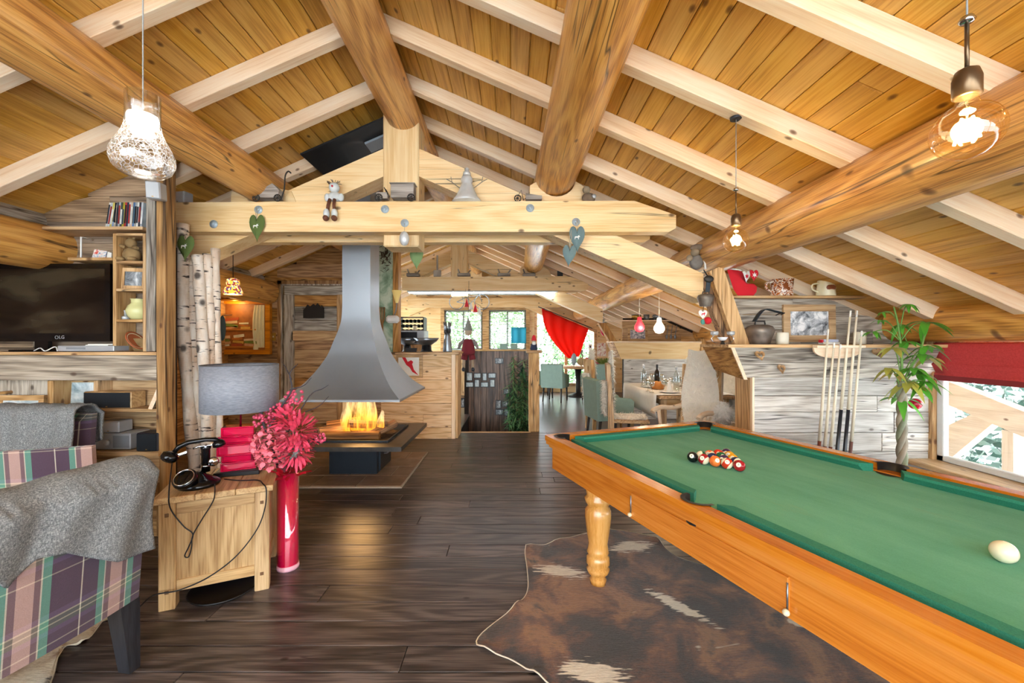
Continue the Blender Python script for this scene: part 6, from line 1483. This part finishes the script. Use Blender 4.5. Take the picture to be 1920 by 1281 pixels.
for i, (px, d) in enumerate(((1215, 5.7), (1222, 5.55), (1245, 5.75), (1252, 5.6), (1258, 5.9), (1278, 6.0), (1240, 6.6), (1222, 6.7))):
    lb = 'stemmed wine glass on the dining table, '+('near' if d < 6.2 else 'far')+' group, '+gn_[i]
    if gl0 is None:
        gl0 = thing('wine_glass', lb, 'glass', (X(px, d), d, TZ), 0, 'wine glasses on the dining table')
        put('bowl', G().lathe([(.006, .075), (.03, .09), (.038, .12), (.032, .165), (.030, .165), (.036, .12), (.028, .093), (0, .08)], 16, cap=False), thin('wine_glass_mat', 'eef3f3', .25), gl0); put('stem', G().lathe([(0, 0), (.032, 0), (.03, .004), (.006, .01), (.005, .075), (0, .078)], 12), thin('wine_glass_mat', 'eef3f3', .25), gl0)
    else: copy_tree(gl0, (X(px, d), d, TZ), 0, lb)
pl0 = None
for i, (x_, y_, lb) in enumerate(((2.10, 5.55, 'white plate with folded napkin at the near left table corner'), (2.62, 5.50, 'white plate with folded napkin at the near right table corner'), (2.05, 6.2, 'white plate with folded napkin on the left table edge'), (2.62, 6.35, 'white plate with folded napkin on the right table edge'))):
    if pl0 is None:
        pl0 = thing('dinner_plate', lb, 'plate', (x_, y_, TZ)); put('plate', G().lathe([(0, 0), (.08, 0), (.13, .015), (.135, .018), (.128, .02), (.08, .006), (0, .006)], 24), plain('porcelain', 'f4f3ef', .2), pl0)
        put('napkin', G().lathe([(.045, .008), (.035, .06), (.012, .15), (0, .17)], 7), lin, pl0)
    else: copy_tree(pl0, (x_, y_, TZ), i, lb)
# round table dressing
RZ_ = .7905
def fan(label, px, d, col, r_):
    t = thing('napkin_fan', label, 'napkin', (X(px, d), d, RZ_)); g = G()
    n_ = 16
    vs = [(0, .02, .02)]+[(r_*math.cos(PI*(-.1+1.2*i/n_)), (.02 if i % 2 else -.02), .05+r_*.55+r_*math.sin(PI*(-.1+1.2*i/n_))) for i in range(n_+1)]
    g.add(vs, [(0, i+1, i+2) for i in range(n_)]); put('fan', g, plain('fan_'+col, col, .8), t, mods=solid(.003)); put('foot', G().lathe([(.03, 0), (.012, .02), (0, .03)], 10), plain('fan_'+col, col, .8), t)
fan('round red napkin fan on the round table', 1103, 10.75, 'c8222c', .13); fan('pink napkin fan beside the red one on the round table', 1120, 10.9, 'd84a6a', .10); fan('cream doily fan on the round table', 1090, 10.9, 'd9c69a', .12)
sl = thing('silver_leaf', 'silver leaf ornament standing at the left of the round table', 'ornament', (X(1076, 10.7), 10.7, RZ_)); put('leaf', puff([(x_*.07, .20+z_*.16) for x_, z_ in circ(1, 18)], .02), plain('silver_leaf_m', '9aa6ac', .4, .4), sl); put('stem', G().tube([(0, 0, 0), (0, 0, .06)], .006, 6), steel(), sl)
cn = thing('taper_candle', 'slim white candle on the round table', 'candle', (X(1115, 10.6), 10.6, RZ_)); put('wax', G().lathe([(.022, 0), (.015, .15), (.004, .22), (0, .23)], 10), white(), cn); put('dish', G().lathe([(0, 0), (.05, 0), (.055, .012), (0, .008)], 14), steel(), cn)
fbw = thing('flower_bowl', 'green leafy centrepiece in a white bowl on the round table', 'centrepiece', (X(1131, 10.8), 10.8, RZ_)); put('bowl', G().lathe([(0, 0), (.08, 0), (.15, .05), (.14, .05), (0, .02)], 18), white(), fbw)
g = G(); random.seed(77)
for i in range(60):
    a_ = random.random()*6.28; petal(g, Vector((.03*math.cos(a_), .03*math.sin(a_), .05)), Vector((math.cos(a_)*.6, math.sin(a_)*.6, random.uniform(.4, 1))), .22, .02)
put('leaves', g, plain('olive_leaves', '93a24a', .6, var=.3), fbw)
bwl = thing('serving_bowl', 'wide white serving bowl on the round table', 'bowl', (X(1107, 10.55), 10.48, RZ_)); put('bowl', G().lathe([(0, 0), (.10, 0), (.20, .06), (.21, .065), (.19, .06), (0, .02)], 24), plain('porcelain', 'f4f3ef', .2), bwl)
g = G()
for i in range(9): g.ball((.10*math.cos(i*.7), .10*math.sin(i*.7), .07), .035, 10, 7)
put('fruit', g, plain('peach_fruit', 'e2a06a', .5), bwl)
# red curtain tied back over the gable window
k = N('red_curtain'); n = k.noise(k.coord((60, 60, 8)), 1, 2); tlc = k.n('BsdfTranslucent', i_Color=hexc('e8402f')); dfc = k.n('BsdfDiffuse', i_Color=hexc('d8392e')); mx = k.n('MixShader', i_0=.55); k.l(dfc.outputs[0], mx.inputs[1]); k.l(tlc.outputs[0], mx.inputs[2]); k.l(mx.outputs[0], k.out.inputs[0])
ct = thing('curtain', 'bright red curtain gathered across the far gable window', 'curtain', (0, 11.5, 0))
A_, B_, C_, D2 = W(1016, 578, 11.5), W(1104, 616, 11.5), W(1086, 668, 11.5), W(1066, 672, 11.5)
def cf(u, v):
    top = A_.lerp(B_, u); bot = D2.lerp(C_, u); p = top.lerp(bot, v); sag = -.35*(1-u)**2*math.sin(PI*v)*1.0
    return (p.x+sag*0-.22*(1-u)*math.sin(PI*v)*.9+.10*0, .03*math.sin(u*26+v*2)*(1-.5*v), p.z)
put('fabric', G().surf(cf, 40, 16), k.m, ct, mods=solid(.004)); put('curtain_rod', G().tube([(A_.x-.1, .02, A_.z+.05), (B_.x+.1, .02, B_.z+.01)], .012, 8), iron, ct)
framed('poster', 'small lettered poster beside the far window', (X(1127, 11.86), 11.86, 1.02), .30, .40, 0, 0, .02, pale('Z'), photo_mat('poster_print', 'c0352f', 'f2ece0', 'faf7f0', 14))
sw2 = thing('switch_plate', 'white wall switch beside the far red curtain', 'switch', (X(1107, 11.86), 11.88, 1.30)); put('plate', G().box(-.05, .05, -.012, .012, -.07, .07, .004), white(), sw2); put('toggle', G().box(-.02, .02, -.016, -.012, -.03, .03), dgrey(), sw2)
hg = thing('hanging_decoration', 'red and silver hanging decoration on the far sloping beam', 'ornament', W(1132, 618, 10.8)); put('bundle', G().ball((0, 0, 0), (.09, .06, .16), 12, 9), plain('red_gloss', 'b3142e', .2), hg); put('foil', G().ball((-.02, 0, .19), (.09, .06, .08), 10, 7), silver(), hg); put('cord', G().tube([(0, 0, .26), (0, 0, .45)], .005, 5), iron, hg)
# ================================================================ kitchen window
kw = struct(put('window_2', G().prism(rect(-2.03, .50, 1.10, 2.45), 11.83, 11.96, holes=[rect(-1.93, -.84, 1.2, 2.35)[::-1], rect(-.66, .40, 1.2, 2.35)[::-1]]), tan('X')))
for x0, x1 in ((-1.93, -.84), (-.66, .40)):
    m_ = (x0+x1)/2
    put('sash', G().prism(rect(x0, x1, 1.2, 2.35), 11.88, 11.93, holes=[rect(x0+.05, m_-.02, 1.25, 2.30)[::-1], rect(m_+.02, x1-.05, 1.25, 2.30)[::-1]]), plain('sash_dark', '5f5a50', .5), kw)
    put('pane', G().box(x0+.04, x1-.04, 11.90, 11.906, 1.24, 2.31), thin('window_pane', 'ffffff', .03), kw)
    g = G()
    for i in range(24): g.box(x0+.02, x1-.02, -.02, .02, -.002, .002, M=mv(0, 11.80, 1.22+i*.048) @ rot('X', .35))
    o = put('blind_slats', g, plain('grey_slat', 'b8c4c2', .5), kw); o['kind'] = 'stuff'
wd2 = struct(put('window_3', G().prism([(.64, .18), (2.42, .18), (2.42, 1.78), (1.2, 2.29), (.64, 2.34)], 11.84, 11.95, holes=[[(.72, .26), (1.5, .26), (1.5, 2.08), (1.2, 2.2), (.72, 2.25)][::-1], [(1.58, .26), (2.34, .26), (2.34, 1.72), (1.58, 2.04)][::-1]]), tan('X')))
put('pane', G().prism([(.7, .24), (2.36, .24), (2.36, 1.72), (1.2, 2.2), (.7, 2.26)], 11.90, 11.906), thin('window_pane', 'ffffff', .03), wd2)
tag(put('blue_cloth', G().surf(lambda u, v: (-.02+.42*u, 11.76+.015*math.sin(u*12), 1.40+.45*v), 14, 4), plain('cyan_cloth', '39b5dc', .8), None, None, None, solid(.004)), 'bright blue cloth hanging in front of the kitchen window', 'cloth')
# kitchen counter
kc = thing('kitchen_counter', 'wooden kitchen counter under the far windows', 'counter', (-1.3, 11.45, 0))
put('base', G().box(-1.5, 1.5, -.28, .33, 0, .92, .006), tan('X'), kc); put('worktop', G().box(-1.52, 1.55, -.32, .34, .92, .96, .006), oak('X'), kc)
for i in range(5): put('door', G().box(-1.46+i*.6, -.9+i*.6, -.30, -.28, .06, .88, .004), tan('Z'), kc)
for i, (x_, lb) in enumerate(((-.15, 'sage storage box on the stair wall cap, left of its pair'), (.06, 'sage storage box on the stair wall cap, right of its pair'))):
    t = thing('storage_box', lb, 'box', (x_-.02, 8.32, 1.2905)); put('box', G().box(-.07, .07, -.06, .06, 0, .10, .006), gfab, t); put('lid', G().box(-.075, .075, -.065, .065, .10, .115, .004), gfab, t)
# wine rack on a side shelf
wr_ = thing('wine_rack', 'dark wine rack full of bottles at the left of the kitchen', 'wine rack', (-2.05, 8.6, 1.42))
[put('side_panel', G().box(s*.25-.01, s*.25+.01, -.15, .15, 0, .52), dleg, wr_) for s in (-1, 1)]; [put('shelf', G().box(-.24, .24, -.15, .15, z_, z_+.013), dleg, wr_) for z_ in (-.012, .52)]
put('support', G().box(-.26, .26, -.15, .15, -1.42, -.012), brown('Z'), wr_)
wbg = G().lathe([(0, 0), (.012, 0), (.015, .02), (.014, .10), (.036, .14), (.038, .30), (0, .30)], 12, M=rot('X', -PI/2)); wb0 = None
for r_ in range(5):
    for c_ in range(6):
        p = (-2.05-.20+c_*.08, 8.44, 1.42+.05+r_*.10)
        if wb0 is None: wb0 = put('wine_bottle', wbg, plain('wine_glass_dark', '1c2a26', .15), None, p); tag(wb0, 'wine bottle in the kitchen wine rack, first from the left, bottom row', 'bottle', 'bottles in the wine rack'); wbm = wb0.data
        else: tag(inst('wine_bottle', wbm, None, p), 'wine bottle in the kitchen wine rack, '+ORD[c_]+' from the left, '+['bottom', 'second lowest', 'middle', 'second highest', 'top'][r_]+' row', 'bottle', 'bottles in the wine rack')
# things on the bar
BTZ = 1.2905
tbm = thing('tablet', 'dark tablet leaning on the bar counter', 'tablet', (X(769, 6.3), 6.32, BTZ)); put('screen', G().box(-.09, .09, -.006, .006, 0, .075, .003, M=rot('X', -.7)), plain('tablet_glass', '3a4149', .1), tbm); put('stand', G().box(-.04, .04, .02, .06, 0, .012), dgrey(), tbm)
sv2 = thing('steel_vase', 'tall brushed steel vase with a fingered rim on the bar', 'vase', (X(839, 6.4), 6.4, BTZ))
put('body', G().lathe([(0, 0), (.068, 0), (.07, .01), (.062, .12), (.046, .25), (.04, .30), (.034, .30), (.04, .2), (0, .05)], 24), steel(), sv2)
for i in range(6): a_ = i*PI/3; put('finger', G().tube([(.036*math.cos(a_), .036*math.sin(a_), .29), (.042*math.cos(a_), .042*math.sin(a_), .38), (.058*math.cos(a_), .058*math.sin(a_), .46)], [.018, .014, .006], 8), steel(), sv2)
for i, (px, w_, lb) in enumerate(((764, .16, 'dark steel bowl at the left end of the bar'), (802, .20, 'wide steel wok next to the bowl on the bar'))):
    t = thing('metal_bowl', lb, 'bowl', (X(px, 6.62), 6.52 if i else 6.60, BTZ)); put('bowl', G().lathe([(0, .10), (w_*.4, .105), (w_*.8, .16), (w_, .215), (w_*.97, .215), (w_*.75, .17), (0, .12)], 24), steel(), t); put('stand', G().lathe([(w_*.5, 0), (w_*.4, .02), (w_*.35, .1), (0, .105)], 14), blackm(), t)
mw = thing('microwave_oven', 'grey microwave oven in the kitchen behind the bar', 'microwave', (X(778, 7.2), 7.2, 0)); put('stand', G().box(-.25, .25, -.2, .2, 0, 1.40, .006), brown('Z'), mw); put('case', G().box(-.22, .2, -.18, .18, 1.40, 1.64, .01), silver(), mw); put('door', G().box(-.20, .08, -.19, -.18, 1.43, 1.61, .004), blackm(), mw); put('cup', G().lathe([(.03, 1.641), (.04, 1.72), (0, 1.72)], 12), cream(), mw)
pstr = thing('poster', 'white poster with a red leaping skier on the bar front', 'poster', (X(768, 6.16), 6.175, Z(708, 6.16)))
put('frame', G().prism(rect(-.20, .19, 0, .34), -.012, .012, holes=[rect(-.17, .14, .03, .30)[::-1]]), oak('X'), pstr); put('paper', G().box(-.18, .15, -.004, .004, .02, .31), paper(), pstr)
put('red_skier', G().prism([(.13, .035), (.06, .12), (.045, .17), (.035, .20), (.05, .235), (.02, .26), (-.03, .235), (-.07, .31), (-.12, .31), (-.05, .19), (.0, .15), (.04, .085)], -.008, -.004), redm(), pstr)
# elf doll, hats garland, bicycle ornament hung from the second truss
el = thing('elf_doll', 'elf doll in maroon dungarees hanging beside the bar', 'doll', W(878, 690, 6.85)); mrn = plain('maroon_cloth', '7d2a34', .9); bge = plain('beige_cloth', 'b9a48c', .9)
put('dungarees', G().lathe([(.0, .22), (.10, .22), (.115, .27), (.10, .36), (.075, .46), (.05, .48), (0, .48)], 18), mrn, el); put('head', G().ball((0, 0, .60), (.06, .055, .065), 16, 10), bge, el); put('hat', G().lathe([(.075, .62), (.06, .66), (.03, .76), (.0, .84)], 14), plain('grey_hat', '8a8c84', .9), el)
for s in (-1, 1):
    put('arm', G().tube([(s*.06, 0, .46), (s*.13, 0, .40), (s*.16, -.02, .32)], [.03, .028, .022], 8), plain('grey_sleeve', '8f8782', .9), el); put('trouser_leg', G().tube([(s*.05, 0, .25), (s*.07, 0, .14)], [.05, .055], 10), mrn, el)
    L_ = put('leg', G().tube([(s*.07, 0, .14), (s*.075, 0, .0)], .024, 8), bge, el); put('boot', G().ball((s*.078, -.02, -.02), (.03, .045, .035), 10, 7), dgrey(), L_)
put('cord', G().tube([(0, 0, .83), (0, .1, 1.45)], .003, 5), iron, el)
gl = thing('hat_garland', 'string of small red and white felt hats above the elf doll', 'garland', W(888, 575, 7.3))
for i in range(4): put('hat', G().lathe([(.04, -.06), (.03, -.02), (.0, .09)], 10, c=(-.12+i*.075, 0, .06-i*.045)), [redm(), paper()][i % 2], gl)
put('string', G().tube([(-.16, 0, .2), (-.12, 0, .15), (.12, 0, .02), (.14, 0, -.02)], .003, 5), iron, gl); put('hook', G().tube([(-.16, 0, .2), (-.16, .2, .34)], .003, 5), iron, gl)
by = thing('bicycle_ornament', 'wrought iron bicycle ornament hanging under the strip light', 'ornament', W(880, 566, 7.95)); irg = plain('grey_iron', '6f7476', .5, .5)
for x_ in (-.24, .24): put('wheel', G().tube([(x_+.14*math.cos(2*PI*i/24), 0, .14*math.sin(2*PI*i/24)) for i in range(25)], .008, 6, cap=False), irg, by)
put('bicycle_frame', G().tube([(-.24, 0, 0), (-.05, 0, .10), (.18, 0, .12), (.0, 0, -.04), (-.24, 0, 0)], .008, 6).tube([(.24, 0, 0), (.18, 0, .18), (.12, 0, .20)], .008, 6).tube([(0, 0, -.04), (-.06, 0, .16)], .008, 6), irg, by); put('hanger', G().tube([(-.05, 0, .10), (-.05, 0, .24)], .004, 5).tube([(.18, 0, .12), (.18, 0, .24)], .004, 5), irg, by)
gn = thing('gnome_figure', 'small gnome with a red cap on the newel post', 'figurine', (.355, 6.75, 1.3105)); put('body', G().lathe([(0, 0), (.055, 0), (.06, .03), (.045, .09), (.03, .12), (0, .125)], 16), plain('navy_felt', '2e3a55', .9), gn); put('head', G().ball((0, -.01, .14), .036, 12, 8), bge, gn); put('cap', G().lathe([(.042, .15), (.04, .18), (.025, .23), (.0, .25)], 14), redm(), gn); put('beard', G().ball((0, -.035, .11), (.03, .015, .035), 10, 7), white(), gn)
# framed photos on the stair wall
pls = ['top row, far left', 'top row, second', 'top row, third', 'top row, far right', 'bottom row, far left', 'bottom row, second', 'bottom row, third', 'bottom row, far right', 'alone above the cluster', 'alone at the low left edge', 'low cluster, upper left', 'low cluster, upper right', 'low cluster, lower left', 'low cluster, lower right', 'alone beside the bamboo']
for i, (a_, b_, c_, d_) in enumerate(((874, 698, 886, 714), (888, 699, 902, 709), (904, 699, 913, 714), (915, 699, 930, 709), (873, 716, 888, 726), (889, 711, 899, 726), (901, 716, 916, 726), (918, 711, 928, 726), (928, 671, 944, 682), (861, 746, 871, 764), (929, 750, 940, 766), (941, 752, 955, 763), (929, 767, 944, 778), (945, 766, 955, 780), (944, 729, 957, 739))):
    d = 8.24; w_ = (c_-a_)/F*d; h_ = (d_-b_)/F*d
    framed('photo_frame', 'framed snapshot on the dark stair wall, '+pls[i], (X((a_+c_)/2, d), 8.255, Z(d_, d)), w_, h_, 0, 0, .012, blackm(), blueph if i < 8 else bw, 'photo frame')
# bamboo in the stairwell
bb = thing('bamboo_plant', 'tall leafy bamboo plant rising from the stairwell', 'plant', (.10, 7.75, -1.2)); random.seed(6); bst = plain('bamboo_cane', '7d9a5c', .5); blf = [plain('bamboo_leaf_%d' % i, c_, .5) for i, c_ in enumerate(['2f6b3f', '4d8a52', '7aa870', '1f4a34'])]
put('pot', G().lathe([(0, -.3), (.16, -.3), (.2, 0), (.18, 0), (0, -.05)], 20), dgrey(), bb); put('pot_stand', G().box(-.2, .2, -.2, .2, -.345, -.3), dgrey(), bb)
for i in range(9):
    x_ = random.uniform(-.16, .14); h_ = random.uniform(1.5, 2.35); dx = random.uniform(-.05, .12)
    cn_ = put('cane', G().tube([(x_, random.uniform(-.1, .1), -.05), (x_+dx*.5, 0, h_*.5), (x_+dx, 0, h_)], [.012, .01, .006], 6), bst, bb)
    g = G()
    for q in range(170):
        t_ = random.uniform(.35, 1.02); p = Vector((x_+dx*t_, random.uniform(-.08, .08), h_*t_)); a_ = random.random()*6.28
        d = Vector((math.cos(a_), math.sin(a_), random.uniform(-.7, .3))); L_ = random.uniform(.12, .26); s = d.cross(Vector((0, 0, 1))).normalized()*.015
        g.add([p, p+d*L_*.4+s, p+d*L_, p+d*L_*.4-s], [(0, 1, 2, 3)], False, q % 4)
    put('leaves', g, blf, cn_)
# mural side: sconce and wooden candelabra, carved bracket
sc_ = thing('wall_sconce', 'yellow cone wall lamp on the painted column', 'lamp', W(744, 560, 6.02)); put('shade', G().lathe([(.018, -.06), (.07, .12), (.066, .12), (.015, -.055)], 20, cap=False), plain('yellow_shade', 'd9c07a', .6, emit='e8c878', es=.25), sc_); put('arm', G().tube(curve([(0, 0, -.06), (-.02, 0, -.2), (-.09, .1, -.26)]), .008, 7), steel(), sc_); put('bracket', G().box(-.16, .02, -.02, .10, -.35, -.24, .03), white(), sc_)
cb = thing('wooden_fork', 'carved wooden fork leaning on the painted column', 'ornament', (X(717, 6.1), 6.08, 1.292)); put('handle', G().tube([(0, 0, 0), (0, 0, .45)], .02, 8), brown('Z'), cb)
for s in (-1, 0, 1): put('tine', G().tube([(s*.01, 0, .42), (s*.035, 0, .50), (s*.035, 0, .66)], .010, 7), brown('Z'), cb)
dm = thing('dried_wreath', 'dark dried plant bundle hanging at the top of the painted column', 'ornament', W(722, 475, 6.05)); g = G(); random.seed(9)
for i in range(60): a_ = random.random()*6.28; petal(g, Vector((random.gauss(0, .03), random.gauss(0, .02), random.gauss(0, .09))), Vector((math.cos(a_), -.3, math.sin(a_))), .08, .012)
put('leaves', g, plain('dark_dried', '4a3c2a', .9, var=.5), dm); put('string', G().tube([(0, 0, 0), (0, .03, .15)], .004, 5), iron, dm)
# little wooden toys on the second tie beam
for i, (px, lb) in enumerate(((775, 'plane-like wooden toy, leftmost on the second tie beam'), (820, 'upright wooden shovel toy on the second tie beam'), (870, 'long wooden sledge toy on the second tie beam'), (945, 'wooden plane tool on the second tie beam'), (992, 'flat wooden box on the second tie beam'), (1050, 'small black lantern on the second tie beam end'))):
    t = thing('wooden_toy' if i != 5 else 'black_lantern', lb, 'toy' if i != 5 else 'lantern', (X(px, 7.81), 7.81, 2.668))
    if i == 5: put('body', G().box(-.05, .05, -.05, .05, 0, .13, .01), blackm(), t); put('top', G().lathe([(.05, .13), (.015, .16), (.0, .19)], 8), blackm(), t)
    elif i == 1: put('shaft', G().box(-.015, .015, -.015, .015, .1, .40), gwood('Z'), t); put('blade', G().box(-.07, .07, -.02, .02, 0, .12, .006), gwood('Z'), t)
    else:
        put('block', G().box(-.12, .12, -.05, .05, 0, .06, .008), gwood('X'), t); put('horn', G().tube([(-.08, 0, .06), (-.11, 0, .14)], .014, 6).tube([(.07, 0, .06), (.12, 0, .12)], .014, 6), gwood('Z'), t)
